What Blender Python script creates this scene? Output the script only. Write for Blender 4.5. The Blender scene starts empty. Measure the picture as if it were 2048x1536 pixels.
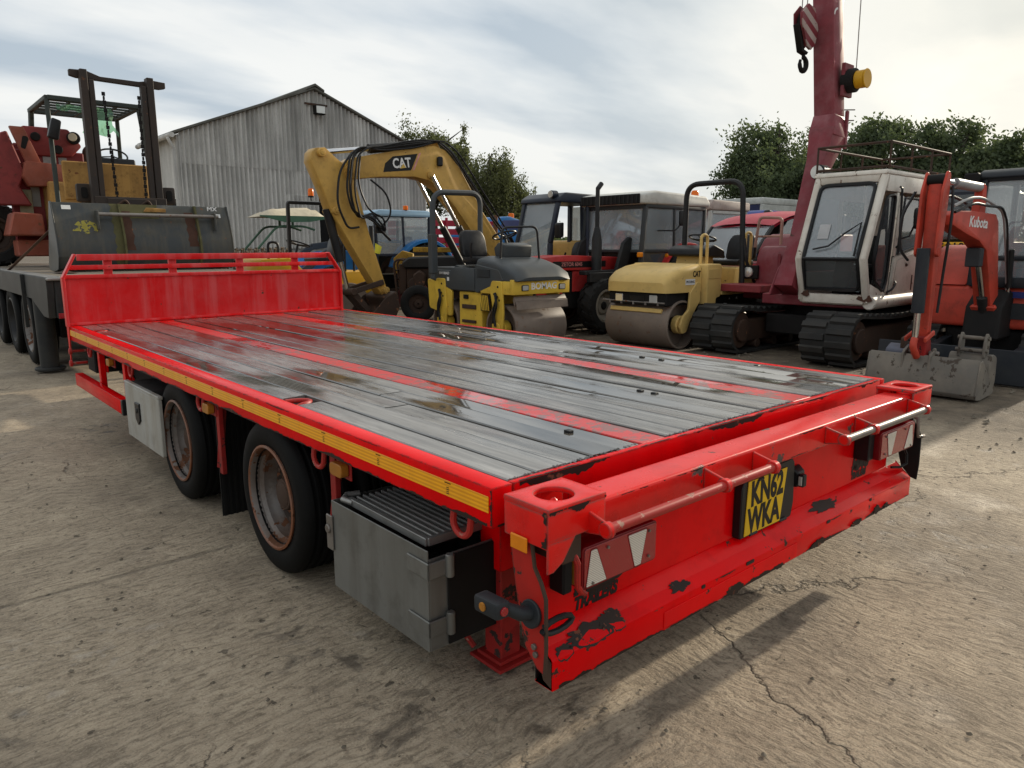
import bpy, bmesh, math, random
import numpy as np
from mathutils import Vector as V, Matrix, noise as mnoise
SC = bpy.context.scene
COL = SC.collection
R = math.radians
PI = math.pi
# ------------------------------------------------------------------ camera
cam_d = bpy.data.cameras.new('camera')
cam = bpy.data.objects.new('camera', cam_d)
COL.objects.link(cam)
cam_d.sensor_width = 36.0
cam_d.lens = 36.0 * 1458.776 / 2048.0
cam_d.clip_start = 0.05
cam_d.clip_end = 4000
yaw, pitch, roll = 0.718, 0.187, -0.002
fw = V((math.sin(yaw)*math.cos(pitch), math.cos(yaw)*math.cos(pitch), -math.sin(pitch)))
rt = V((math.cos(yaw), -math.sin(yaw), 0))
up = rt.cross(fw)
rt2 = rt*math.cos(roll) + up*math.sin(roll)
up2 = -rt*math.sin(roll) + up*math.cos(roll)
m = Matrix((rt2, up2, -fw)).transposed().to_4x4()
m.translation = V((-1.191, -1.447, 1.448))
cam.matrix_world = m
SC.camera = cam
# ------------------------------------------------------------------ sun and sky
SUN_AZ, SUN_EL = R(89.0), R(19.0)            # azimuth from +Y towards +X
sd = V((math.sin(SUN_AZ)*math.cos(SUN_EL), math.cos(SUN_AZ)*math.cos(SUN_EL), math.sin(SUN_EL)))
sl = bpy.data.lights.new('sun', 'SUN')
sl.energy = 3.0
sl.angle = R(1.1)
sl.color = (1.0, 0.88, 0.70)
so = bpy.data.objects.new('sun', sl)
so.rotation_euler = (-sd).to_track_quat('-Z', 'Y').to_euler()
so.location = (30, 2, 12)
COL.objects.link(so)
W = bpy.data.worlds.new('World')
SC.world = W
W.use_nodes = True
nt = W.node_tree
nt.nodes.clear()
def N(nt, typ, **kw):
    n = nt.nodes.new(typ)
    for k, v in kw.items():
        if k.startswith('i_'):
            n.inputs[k[2:].replace('_', ' ')].default_value = v
        else:
            setattr(n, k, v)
    return n
def L(nt, a, b): nt.links.new(a, b)
def math_n(nt, op, a, b=None, c=None, clamp=False):
    n = nt.nodes.new('ShaderNodeMath'); n.operation = op; n.use_clamp = clamp
    for i, q in enumerate((a, b, c)):
        if q is None: continue
        if isinstance(q, (int, float)): n.inputs[i].default_value = q
        else: nt.links.new(q, n.inputs[i])
    return n.outputs[0]
def ramp(nt, fac, stops, interp='LINEAR'):
    n = nt.nodes.new('ShaderNodeValToRGB'); n.color_ramp.interpolation = interp
    e = n.color_ramp.elements
    while len(e) < len(stops): e.new(0.5)
    for q, (pos, c) in zip(e, stops):
        q.position = pos
        q.color = (c, c, c, 1) if isinstance(c, (int, float)) else (*c, 1)
    nt.links.new(fac, n.inputs[0])
    return n.outputs[0]
def mixc(nt, fac, a, b, mode='MIX'):
    n = nt.nodes.new('ShaderNodeMix'); n.data_type = 'RGBA'; n.blend_type = mode
    for sock, q in ((n.inputs[0], fac), (n.inputs[6], a), (n.inputs[7], b)):
        if isinstance(q, (int, float)): sock.default_value = q
        elif isinstance(q, tuple): sock.default_value = (*q, 1)
        else: nt.links.new(q, sock)
    return n.outputs[2]
tc = N(nt, 'ShaderNodeTexCoord')
sky = N(nt, 'ShaderNodeTexSky', sky_type='NISHITA', sun_disc=False)
sky.sun_elevation = SUN_EL
sky.sun_rotation = SUN_AZ
sky.air_density = 1.0; sky.dust_density = 2.0; sky.ozone_density = 1.0
sep = N(nt, 'ShaderNodeSeparateXYZ'); L(nt, tc.outputs['Generated'], sep.inputs[0])
den = math_n(nt, 'ADD', math_n(nt, 'MAXIMUM', sep.outputs[2], 0.0), 0.16)
cx = math_n(nt, 'DIVIDE', sep.outputs[0], den); cy = math_n(nt, 'DIVIDE', sep.outputs[1], den)
comb = N(nt, 'ShaderNodeCombineXYZ'); L(nt, cx, comb.inputs[0]); L(nt, cy, comb.inputs[1])
mp = N(nt, 'ShaderNodeMapping'); L(nt, comb.outputs[0], mp.inputs[0])
mp.inputs['Rotation'].default_value = (0, 0, R(-38)); mp.inputs['Scale'].default_value = (0.55, 1.25, 1); mp.inputs['Location'].default_value = (3.1, 1.7, 0)
cl = N(nt, 'ShaderNodeTexNoise'); cl.inputs['Scale'].default_value = 0.8; cl.inputs['Detail'].default_value = 9; cl.inputs['Roughness'].default_value = 0.55; cl.inputs['Distortion'].default_value = 0.5
L(nt, mp.outputs[0], cl.inputs['Vector'])
mp2 = N(nt, 'ShaderNodeMapping'); L(nt, comb.outputs[0], mp2.inputs[0]); mp2.inputs['Rotation'].default_value = (0, 0, R(-30)); mp2.inputs['Scale'].default_value = (0.5, 1.0, 1); mp2.inputs['Location'].default_value = (20.3, 8.4, 0)
cl2 = N(nt, 'ShaderNodeTexNoise'); cl2.inputs['Scale'].default_value = 1.3; cl2.inputs['Detail'].default_value = 8
L(nt, mp2.outputs[0], cl2.inputs['Vector'])
cover = ramp(nt, cl.outputs['Fac'], [(0.30, 0.86), (0.50, 0.97), (0.7, 1.0)])
tone = ramp(nt, cl2.outputs['Fac'], [(0.36, (3.5, 4.15, 4.8)), (0.47, (5.4, 5.8, 6.1)), (0.57, (7.0, 7.1, 7.0))])
sdn = N(nt, 'ShaderNodeVectorMath', operation='DOT_PRODUCT'); L(nt, tc.outputs['Generated'], sdn.inputs[0]); sdn.inputs[1].default_value = sd
glow = math_n(nt, 'POWER', math_n(nt, 'MAXIMUM', sdn.outputs['Value'], 0.0), 7.0)
tone2 = mixc(nt, math_n(nt, 'MULTIPLY', glow, 0.8), tone, (6.9, 6.7, 5.7))
hz = math_n(nt, 'POWER', math_n(nt, 'SUBTRACT', 1.0, math_n(nt, 'MAXIMUM', sep.outputs[2], 0.0), clamp=True), 9.0)
tone2 = mixc(nt, math_n(nt, 'MULTIPLY', hz, 0.55), tone2, (6.6, 6.55, 6.1))
skyc = mixc(nt, cover, mixc(nt, 1.0, sky.outputs[0], (1.0, 1.0, 1.0), 'MULTIPLY'), tone2)
bg = N(nt, 'ShaderNodeBackground'); bg.inputs['Strength'].default_value = 0.1
L(nt, skyc, bg.inputs[0])
wo = N(nt, 'ShaderNodeOutputWorld'); L(nt, bg.outputs[0], wo.inputs[0])
SC.view_settings.view_transform = 'Standard'
SC.view_settings.look = 'None'
SC.view_settings.exposure = 0.42
SC.view_settings.gamma = 1.0
SC.view_settings.use_curve_mapping = False
SC.cycles.use_denoising = True
SC.cycles.max_bounces = 6
SC.cycles.transparent_max_bounces = 16
SC.cycles.caustics_reflective = False
SC.cycles.caustics_refractive = False
# ------------------------------------------------------------------ mesh builder
class B:
    def __init__(s): s.v = []; s.f = []
    def add(s, vs, fs):
        o = len(s.v); s.v += [tuple(q) for q in vs]; s.f += [tuple(i+o for i in f) for f in fs]; return s
    def box(s, x0, x1, y0, y1, z0, z1):
        return s.add([(x0,y0,z0),(x1,y0,z0),(x1,y1,z0),(x0,y1,z0),(x0,y0,z1),(x1,y0,z1),(x1,y1,z1),(x0,y1,z1)],
                     [(0,3,2,1),(4,5,6,7),(0,1,5,4),(1,2,6,5),(2,3,7,6),(3,0,4,7)])
    def beam(s, p0, p1, w, h, up=(0,0,1), w1=None, h1=None):
        p0, p1 = V(p0), V(p1); d = (p1-p0).normalized(); u = V(up)
        sd_ = d.cross(u)
        if sd_.length < 1e-4: sd_ = d.cross(V((1,0,0)))
        sd_.normalize(); u = sd_.cross(d)
        w1 = w if w1 is None else w1; h1 = h if h1 is None else h1
        vs = [p + sd_*a*ww/2 + u*b*hh/2 for p, ww, hh in ((p0,w,h),(p1,w1,h1)) for a, b in ((-1,-1),(1,-1),(1,1),(-1,1))]
        return s.add(vs, [(0,3,2,1),(4,5,6,7),(0,1,5,4),(1,2,6,5),(2,3,7,6),(3,0,4,7)])
    def cyl(s, p0, p1, r, r1=None, n=14, caps=True):
        p0, p1 = V(p0), V(p1); r1 = r if r1 is None else r1
        d = (p1-p0).normalized(); a = d.orthogonal().normalized(); b = d.cross(a)
        vs = []
        for p, q in ((p0, r), (p1, r1)):
            for i in range(n):
                t = 2*PI*i/n; vs.append(p + a*q*math.cos(t) + b*q*math.sin(t))
        fs = [(i, (i+1)%n, n+(i+1)%n, n+i) for i in range(n)]
        if caps: fs += [tuple(range(n-1,-1,-1)), tuple(range(n, 2*n))]
        return s.add(vs, fs)
    def tube(s, pts, r, n=8, closed=False, caps=True):
        pts = [V(q) for q in pts]; m_ = len(pts); rs = r if isinstance(r, (list, tuple)) else [r]*m_
        rings = []; pa = None
        for i, q in enumerate(pts):
            if closed: t = (pts[(i+1)%m_]-pts[i-1])
            else: t = pts[min(i+1,m_-1)]-pts[max(i-1,0)]
            t.normalize()
            if pa is None: a = t.orthogonal().normalized()
            else:
                a = pa - t*pa.dot(t)
                a = a.normalized() if a.length > 1e-5 else t.orthogonal().normalized()
            pa = a; b = t.cross(a)
            rings.append([q + a*rs[i]*math.cos(2*PI*k/n) + b*rs[i]*math.sin(2*PI*k/n) for k in range(n)])
        vs = [q for g in rings for q in g]; fs = []
        for i in range(m_ if closed else m_-1):
            j = (i+1) % m_
            fs += [(i*n+k, i*n+(k+1)%n, j*n+(k+1)%n, j*n+k) for k in range(n)]
        if caps and not closed: fs += [tuple(range(n-1,-1,-1)), tuple((m_-1)*n+k for k in range(n))]
        return s.add(vs, fs)
    def prism(s, poly, ax, a0, a1, poly2=None):
        n = len(poly); poly2 = poly2 or poly
        def w(p, a): return {'x':(a,p[0],p[1]),'y':(p[0],a,p[1]),'z':(p[0],p[1],a)}[ax]
        vs = [w(p, a0) for p in poly] + [w(p, a1) for p in poly2]
        return s.add(vs, [(i,(i+1)%n,n+(i+1)%n,n+i) for i in range(n)] + [tuple(range(n-1,-1,-1)), tuple(range(n,2*n))])
    def lathe(s, prof, c, ax='x', n=32, closed=True):
        # prof: (radius, offset along axis); closed loops back into a solid ring
        vs = []; k = len(prof)
        for i in range(n):
            t = 2*PI*i/n; ct, st = math.cos(t), math.sin(t)
            for r, a in prof:
                q = {'x':(a, r*ct, r*st), 'y':(r*ct, a, r*st), 'z':(r*ct, r*st, a)}[ax]
                vs.append((c[0]+q[0], c[1]+q[1], c[2]+q[2]))
        fs = []
        for i in range(n):
            j = (i+1) % n
            for e in range(k if closed else k-1):
                f = (e+1) % k
                fs.append((i*k+e, i*k+f, j*k+f, j*k+e))
        return s.add(vs, fs)
    def sheet(s, grid):
        h = len(grid); w = len(grid[0]); vs = [q for r_ in grid for q in r_]
        return s.add(vs, [(i*w+j, i*w+j+1, (i+1)*w+j+1, (i+1)*w+j) for i in range(h-1) for j in range(w-1)])
    def xf(s, M):
        s.v = [tuple(M @ V(q)) for q in s.v]; return s
def arc(cx_, cy_, r, a0, a1, n=8):
    return [(cx_+r*math.cos(R(a0+(a1-a0)*i/n)), cy_+r*math.sin(R(a0+(a1-a0)*i/n))) for i in range(n+1)]
def rpoly(pts, r, n=4):
    """round the corners of a 2D polygon"""
    out = []; m_ = len(pts); rr = r if isinstance(r, (list, tuple)) else [r]*m_
    for i in range(m_):
        p = V(pts[i]); a = V(pts[i-1]) - p; b = V(pts[(i+1)%m_]) - p
        q = min(rr[i], a.length*.45, b.length*.45)
        if q <= 1e-4: out.append(tuple(p)); continue
        p0 = p + a.normalized()*q; p1 = p + b.normalized()*q
        for k in range(n+1):
            t = k/n; out.append(tuple(p0*(1-t)**2 + p*2*t*(1-t) + p1*t*t))
    return out
def mesh_of(b, name, bevel=0.0, seg=1, smooth=True, ang=35, off=None):
    me = bpy.data.meshes.new(name)
    bm = bmesh.new()
    vs = [bm.verts.new(q) for q in b.v]
    for f in b.f:
        try: bm.faces.new([vs[i] for i in f])
        except ValueError: pass
    bmesh.ops.recalc_face_normals(bm, faces=bm.faces)
    if bevel > 0:
        ed = [e for e in bm.edges if len(e.link_faces) == 2 and e.calc_face_angle(0) > R(38)]
        bmesh.ops.bevel(bm, geom=ed, offset=bevel, segments=seg, profile=0.5, affect='EDGES', clamp_overlap=True)
    if off is not None: bmesh.ops.translate(bm, vec=-V(off), verts=bm.verts)
    bm.to_mesh(me); bm.free()
    if smooth:
        me.polygons.foreach_set('use_smooth', [True]*len(me.polygons))
        me.set_sharp_from_angle(angle=R(ang))
    return me
def obj(name, me, mat=None, parent=None):
    o = bpy.data.objects.new(name, me); COL.objects.link(o)
    if mat: me.materials.append(mat)
    if parent is not None: o.parent = parent
    return o
def tag(o, label=None, cat=None, group=None, kind=None):
    if label: o['label'] = label
    if cat: o['category'] = cat
    if group: o['group'] = group
    if kind: o['kind'] = kind
    return o
def thing(name, label, cat, loc=(0,0,0), rz=0.0, group=None):
    o = bpy.data.objects.new(name, None); COL.objects.link(o)
    o.empty_display_size = 0.2
    o.location = loc; o.rotation_euler = (0, 0, rz)
    return tag(o, label, cat, group)
def acc(o):
    """world offset of a part chain (translations only)"""
    t = V((0,0,0))
    while o is not None: t += o.location; o = o.parent
    return t
def part(name, b, mat, parent, bevel=0.004, seg=1, smooth=True, ang=35, world=None, label=None):
    """world=True: the builder's coordinates are world ones, the parent is unrotated"""
    world = parent.get('_w', 0) if world is None else world
    off = acc(parent) if world else None
    o = obj(name, mesh_of(b, name, bevel, seg, smooth, ang, off), mat, parent)
    if label: o['label'] = label
    return o
def wthing(*a, **k):
    o = thing(*a, **k); o['_w'] = 1; return o
def sub(name, b, mat, parent, **k):
    """sub-part: parent is a part of a world thing"""
    return part(name, b, mat, parent, world=bool(parent.parent.get('_w', 0)), **k)
def copy_tree(o, parent=None):
    c = o.copy(); COL.objects.link(c); c.parent = parent
    for ch in list(o.children): copy_tree(ch, c)
    return c
def text_mesh(s, size, depth=0.001, align='CENTER', xs=1.0, shear=0.0, bold=0.0):
    cu = bpy.data.curves.new('lettering', 'FONT'); cu.body = s; cu.size = size; cu.extrude = depth
    cu.align_x = align; cu.align_y = 'CENTER'; cu.shear = shear; cu.offset = bold; cu.resolution_u = 3
    o = bpy.data.objects.new('lettering', cu); COL.objects.link(o)
    dg = bpy.context.evaluated_depsgraph_get()
    me = bpy.data.meshes.new_from_object(o.evaluated_get(dg))
    bpy.data.objects.remove(o); bpy.data.curves.remove(cu)
    if xs != 1.0:
        for q in me.vertices: q.co.x *= xs
    return me
def lettering(name, s, size, mat, parent, loc, right, upv=(0,0,1), **k):
    """flat letters with their baseline along `right`, placed at loc (world coords for world things)"""
    me = text_mesh(s, size, **k)
    r_ = V(right).normalized(); u_ = V(upv).normalized(); n_ = r_.cross(u_).normalized(); u_ = n_.cross(r_)
    M = Matrix((r_, u_, n_)).transposed().to_4x4()
    w = parent.get('_w', 0) or (parent.parent is not None and parent.parent.get('_w', 0))
    M.translation = V(loc) - (acc(parent) if w else V((0,0,0)))
    me.transform(M)
    return obj(name, me, mat, parent)
# ------------------------------------------------------------------ materials
def new_mat(name):
    mt = bpy.data.materials.new(name); mt.use_nodes = True
    t = mt.node_tree; t.nodes.clear()
    out = N(t, 'ShaderNodeOutputMaterial'); bs = N(t, 'ShaderNodeBsdfPrincipled')
    L(t, bs.outputs[0], out.inputs[0])
    return mt, t, bs, out
def coords(t, scale=(1,1,1), rnd=True, loc=(0,0,0), rot=(0,0,0), kind='Object'):
    tc_ = N(t, 'ShaderNodeTexCoord'); mp_ = N(t, 'ShaderNodeMapping')
    L(t, tc_.outputs[kind], mp_.inputs[0]); mp_.inputs['Scale'].default_value = scale
    mp_.inputs['Location'].default_value = loc; mp_.inputs['Rotation'].default_value = rot
    if rnd:
        oi = N(t, 'ShaderNodeObjectInfo'); va = N(t, 'ShaderNodeVectorMath', operation='ADD')
        sc_ = math_n(t, 'MULTIPLY', oi.outputs['Random'], 37.0)
        L(t, mp_.outputs[0], va.inputs[0]); L(t, sc_, va.inputs[1])
        return va.outputs[0]
    return mp_.outputs[0]
def noise(t, vec, scale, detail=5, rough=0.55, dist=0.0, col=False):
    n = N(t, 'ShaderNodeTexNoise'); n.inputs['Scale'].default_value = scale; n.inputs['Detail'].default_value = detail
    n.inputs['Roughness'].default_value = rough; n.inputs['Distortion'].default_value = dist
    L(t, vec, n.inputs['Vector'])
    return n.outputs['Color' if col else 'Fac']
def bump(t, h, bs, strength=0.3, dist=0.01, prev=None):
    n = N(t, 'ShaderNodeBump'); n.inputs['Strength'].default_value = strength; n.inputs['Distance'].default_value = dist
    L(t, h, n.inputs['Height'])
    if prev is not None: L(t, prev, n.inputs['Normal'])
    if bs is not None: L(t, n.outputs[0], bs.inputs['Normal'])
    return n.outputs[0]
MATS = {}
def paint(name, col, rough=0.42, dirt=0.35, dirtcol=(0.10,0.085,0.065), chip=0.0, chipcol=(0.05,0.028,0.016), edge=0.0, streak=0.0, fade=0.0,
          spec=0.22, metal=0.0, coat=0.0, cscale=9.0, wet=0.0):
    """weathered paint: fading, vertical streaks, dirt patches, rusty chips (more of them along worn edges)"""
    if name in MATS: return MATS[name]
    mt, t, bs, out = new_mat(name)
    c = coords(t)
    n1 = noise(t, c, 2.2, 7, 0.6)
    n2 = noise(t, c, cscale, 8, 0.62)
    base = mixc(t, ramp(t, noise(t, c, 1.1, 4), [(0.35, 0.0), (0.7, 1.0)]), tuple(col), tuple(q*0.82 for q in col))
    if fade > 0:
        fc = tuple(min(1, q*0.75+0.16) for q in col)
        base = mixc(t, math_n(t, 'MULTIPLY', ramp(t, noise(t, c, 3.1, 8, 0.65), [(0.45, 0.0), (0.62, 1.0)]), fade), base, fc)
    if streak > 0:
        cs = coords(t, (9, 9, 0.55))
        base = mixc(t, math_n(t, 'MULTIPLY', ramp(t, noise(t, cs, 1.0, 6, 0.6), [(0.46, 0.0), (0.66, 1.0)]), streak), base, dirtcol)
    d = math_n(t, 'MULTIPLY', ramp(t, n1, [(0.42, 0.0), (0.72, 1.0)]), dirt)
    base = mixc(t, d, base, dirtcol)
    gr = math_n(t, 'MULTIPLY', ramp(t, noise(t, c, 7.5, 8, 0.7), [(0.52, 0.0), (0.68, 1.0)]), min(0.6, dirt*0.9))
    base = mixc(t, gr, base, tuple(q*0.55 for q in dirtcol))
    rg = math_n(t, 'ADD', math_n(t, 'MULTIPLY', n1, 0.28), rough - 0.13)
    h = math_n(t, 'MULTIPLY', n2, 0.25)
    if chip > 0 or edge > 0:
        thr = 0.70 - chip*0.17
        v = n2
        if edge > 0:
            bv = N(t, 'ShaderNodeBevel', samples=4); bv.inputs['Radius'].default_value = 0.012
            ge = N(t, 'ShaderNodeNewGeometry')
            dp = N(t, 'ShaderNodeVectorMath', operation='DOT_PRODUCT'); L(t, bv.outputs[0], dp.inputs[0]); L(t, ge.outputs['Normal'], dp.inputs[1])
            em = math_n(t, 'MULTIPLY', math_n(t, 'SUBTRACT', 1.0, dp.outputs['Value']), 3.6, clamp=True)
            v = math_n(t, 'ADD', n2, math_n(t, 'MULTIPLY', em, edge*0.42))
        cm = ramp(t, v, [(thr, 0.0), (thr+0.012, 1.0)])
        rust = mixc(t, noise(t, c, 30, 4), chipcol, tuple(min(1, q*2.2+0.01) for q in chipcol))
        base = mixc(t, cm, base, rust)
        rg = math_n(t, 'ADD', rg, math_n(t, 'MULTIPLY', cm, 0.35), clamp=True)
        h = math_n(t, 'SUBTRACT', h, math_n(t, 'MULTIPLY', cm, 0.5))
    L(t, base, bs.inputs['Base Color']); L(t, rg, bs.inputs['Roughness'])
    bs.inputs['Metallic'].default_value = metal; bs.inputs['Specular IOR Level'].default_value = spec
    if coat: bs.inputs['Coat Weight'].default_value = coat; bs.inputs['Coat Roughness'].default_value = 0.08
    bump(t, h, bs, 0.35, 0.004)
    MATS[name] = mt
    return mt
def glass(name, tint=(0.75,0.82,0.82), dirt=0.12, refl=1.0, dirtcol=(0.34,0.33,0.30)):
    if name in MATS: return MATS[name]
    mt, t, bs, out = new_mat(name)
    t.nodes.remove(bs)
    tr = N(t, 'ShaderNodeBsdfTransparent'); tr.inputs[0].default_value = (*tint, 1)
    gl = N(t, 'ShaderNodeBsdfGlossy'); gl.inputs['Roughness'].default_value = 0.03
    df = N(t, 'ShaderNodeBsdfDiffuse'); df.inputs[0].default_value = (*dirtcol, 1)  # film colour; on cab glass it also paints the sky's reflection
    fr = N(t, 'ShaderNodeFresnel'); fr.inputs[0].default_value = 1.5
    m1 = N(t, 'ShaderNodeMixShader'); L(t, math_n(t, 'MULTIPLY', fr.outputs[0], refl, clamp=True), m1.inputs[0]); L(t, tr.outputs[0], m1.inputs[1]); L(t, gl.outputs[0], m1.inputs[2])
    c = coords(t)
    m2 = N(t, 'ShaderNodeMixShader')
    L(t, math_n(t, 'MULTIPLY', ramp(t, noise(t, c, 1.3, 3, 0.5), [(0.3, 0.55), (0.7, 1.1)]), dirt), m2.inputs[0])
    L(t, m1.outputs[0], m2.inputs[1]); L(t, df.outputs[0], m2.inputs[2])
    L(t, m2.outputs[0], out.inputs[0])
    MATS[name] = mt
    return mt
def simple(name, col, rough=0.6, metal=0.0, var=0.3, scale=6.0, bmp=0.2, emit=None, spec=0.25):
    if name in MATS: return MATS[name]
    mt, t, bs, out = new_mat(name)
    c = coords(t); n1 = noise(t, c, scale, 6, 0.6)
    base = mixc(t, ramp(t, n1, [(0.3, 0.0), (0.7, 1.0)]), tuple(q*(1-var) for q in col), tuple(min(1, q*(1+var)) for q in col))
    L(t, base, bs.inputs['Base Color'])
    L(t, math_n(t, 'ADD', math_n(t, 'MULTIPLY', n1, 0.2), rough-0.1), bs.inputs['Roughness'])
    bs.inputs['Metallic'].default_value = metal; bs.inputs['Specular IOR Level'].default_value = spec
    if bmp: bump(t, noise(t, c, scale*6, 5), bs, bmp, 0.003)
    MATS[name] = mt
    return mt
RED = paint('trailer_red', (0.82,0.002,0.004), 0.20, 0.25, (0.46,0.003,0.004), 0.10, (0.020,0.012,0.009), edge=1.0, fade=0.02, spec=0.09, streak=0.2, cscale=17)
REDB = paint('bumper_red', (0.82,0.002,0.004), 0.20, 0.30, (0.44,0.003,0.004), 0.34, (0.030,0.014,0.010), fade=0.02, spec=0.09, cscale=22)
REDHB = paint('headboard_red', (0.72,0.010,0.012), 0.32, 0.12, (0.68,0.16,0.16), 0.10, streak=0.5, fade=0.15, spec=0.15)
REDROD = paint('worn_red', (0.45,0.03,0.025), 0.38, 0.25, (0.12,0.03,0.02), 0.5, (0.22,0.12,0.09), cscale=24)
REDCAST = paint('casting_red', (0.76,0.010,0.007), 0.26, 0.3, (0.36,0.006,0.006), 0.34, (0.05,0.04,0.034), edge=1.0, fade=0.08, spec=0.25, cscale=8)
PLATERED = paint('rusty_end_plate', (0.46,0.02,0.015), 0.4, 0.25, (0.08,0.02,0.015), 0.62, (0.022,0.013,0.009), edge=1.0, cscale=7)
RUSTRED = paint('rubbed_red', (0.35,0.02,0.018), 0.5, 0.5, (0.04,0.02,0.015), 0.55, (0.02,0.012,0.01), cscale=12)
FLAKE = paint('bare_flaked_steel', (0.018,0.012,0.010), 0.55, 0.6, (0.05,0.025,0.016), 0.5, (0.10,0.035,0.02), cscale=20)
UNDER = simple('underside_black', (0.009,0.008,0.0075), 0.75, 0, 0.4)
BLACKPL = simple('black_plastic', (0.012,0.012,0.013), 0.38, 0, 0.25, 8, 0.05)
RUBBER = simple('tyre_rubber', (0.005,0.005,0.005), 0.66, 0, 0.35, 5, 0.25, spec=0.12)
RUBBERDUST = paint('dusty_rubber', (0.014,0.014,0.014), 0.75, 0.5, (0.038,0.035,0.030), cscale=14)
RIM = paint('rim_silver', (0.19,0.18,0.17), 0.40, 0.9, (0.10,0.055,0.035), 0.95, (0.070,0.028,0.013), metal=0.3, cscale=7)
GALV = paint('galvanised', (0.20,0.202,0.19), 0.42, 0.4, (0.11,0.102,0.085), 0.0, streak=0.45, metal=0.45, fade=0.10)
ALU = paint('aluminium_dirty', (0.34,0.34,0.33), 0.40, 0.35, (0.14,0.13,0.10), 0.0, streak=0.25, metal=0.6)
BOXDOOR = paint('box_door_white', (0.38,0.38,0.355), 0.40, 0.35, (0.23,0.19,0.13), 0.0, streak=0.55)
CHROME = simple('chrome', (0.62,0.62,0.63), 0.16, 1.0, 0.1, 4, 0)
STEEL = paint('bare_steel', (0.24,0.22,0.20), 0.42, 0.4, (0.10,0.06,0.04), 0.3, (0.12,0.05,0.02), metal=0.6)
AMBER = simple('amber_lens', (0.72,0.22,0.01), 0.2, 0, 0.12, 10, 0.05)
AMBERDIRTY = paint('grimy_amber', (0.40,0.16,0.02), 0.35, 0.6, (0.16,0.08,0.03))
LAMPGLASS = simple('lamp_clear', (0.55,0.55,0.52), 0.12, 0.3, 0.12)
WHITEP = simple('print_white', (0.72,0.72,0.70), 0.5, 0, 0.1, 8, 0)
BLACKP = simple('print_black', (0.01,0.01,0.01), 0.5, 0, 0.1, 8, 0)
GREYP = simple('print_grey', (0.40,0.40,0.40), 0.5, 0, 0.1, 8, 0)
STICKER = simple('paper_sticker', (0.70,0.70,0.68), 0.6, 0, 0.06, 8, 0)
GLASS = glass('cab_glass', (0.96,0.98,0.98), 0.30, 1.8, (0.60,0.66,0.70))  # pale blue film: dust, plus sky reflection painted into the panes
GLASSDK = glass('tinted_glass', (0.62,0.68,0.70), 0.18, 1.3, (0.34,0.36,0.37))
CYLBLK = paint('cylinder_black', (0.016,0.016,0.018), 0.45, 0.5, (0.06,0.055,0.045))
HOSE = simple('hose_black', (0.011,0.011,0.012), 0.45, 0, 0.3, 8, 0)
SEATBLK = simple('seat_vinyl', (0.014,0.014,0.015), 0.36, 0, 0.3, 10, 0.1)
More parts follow.
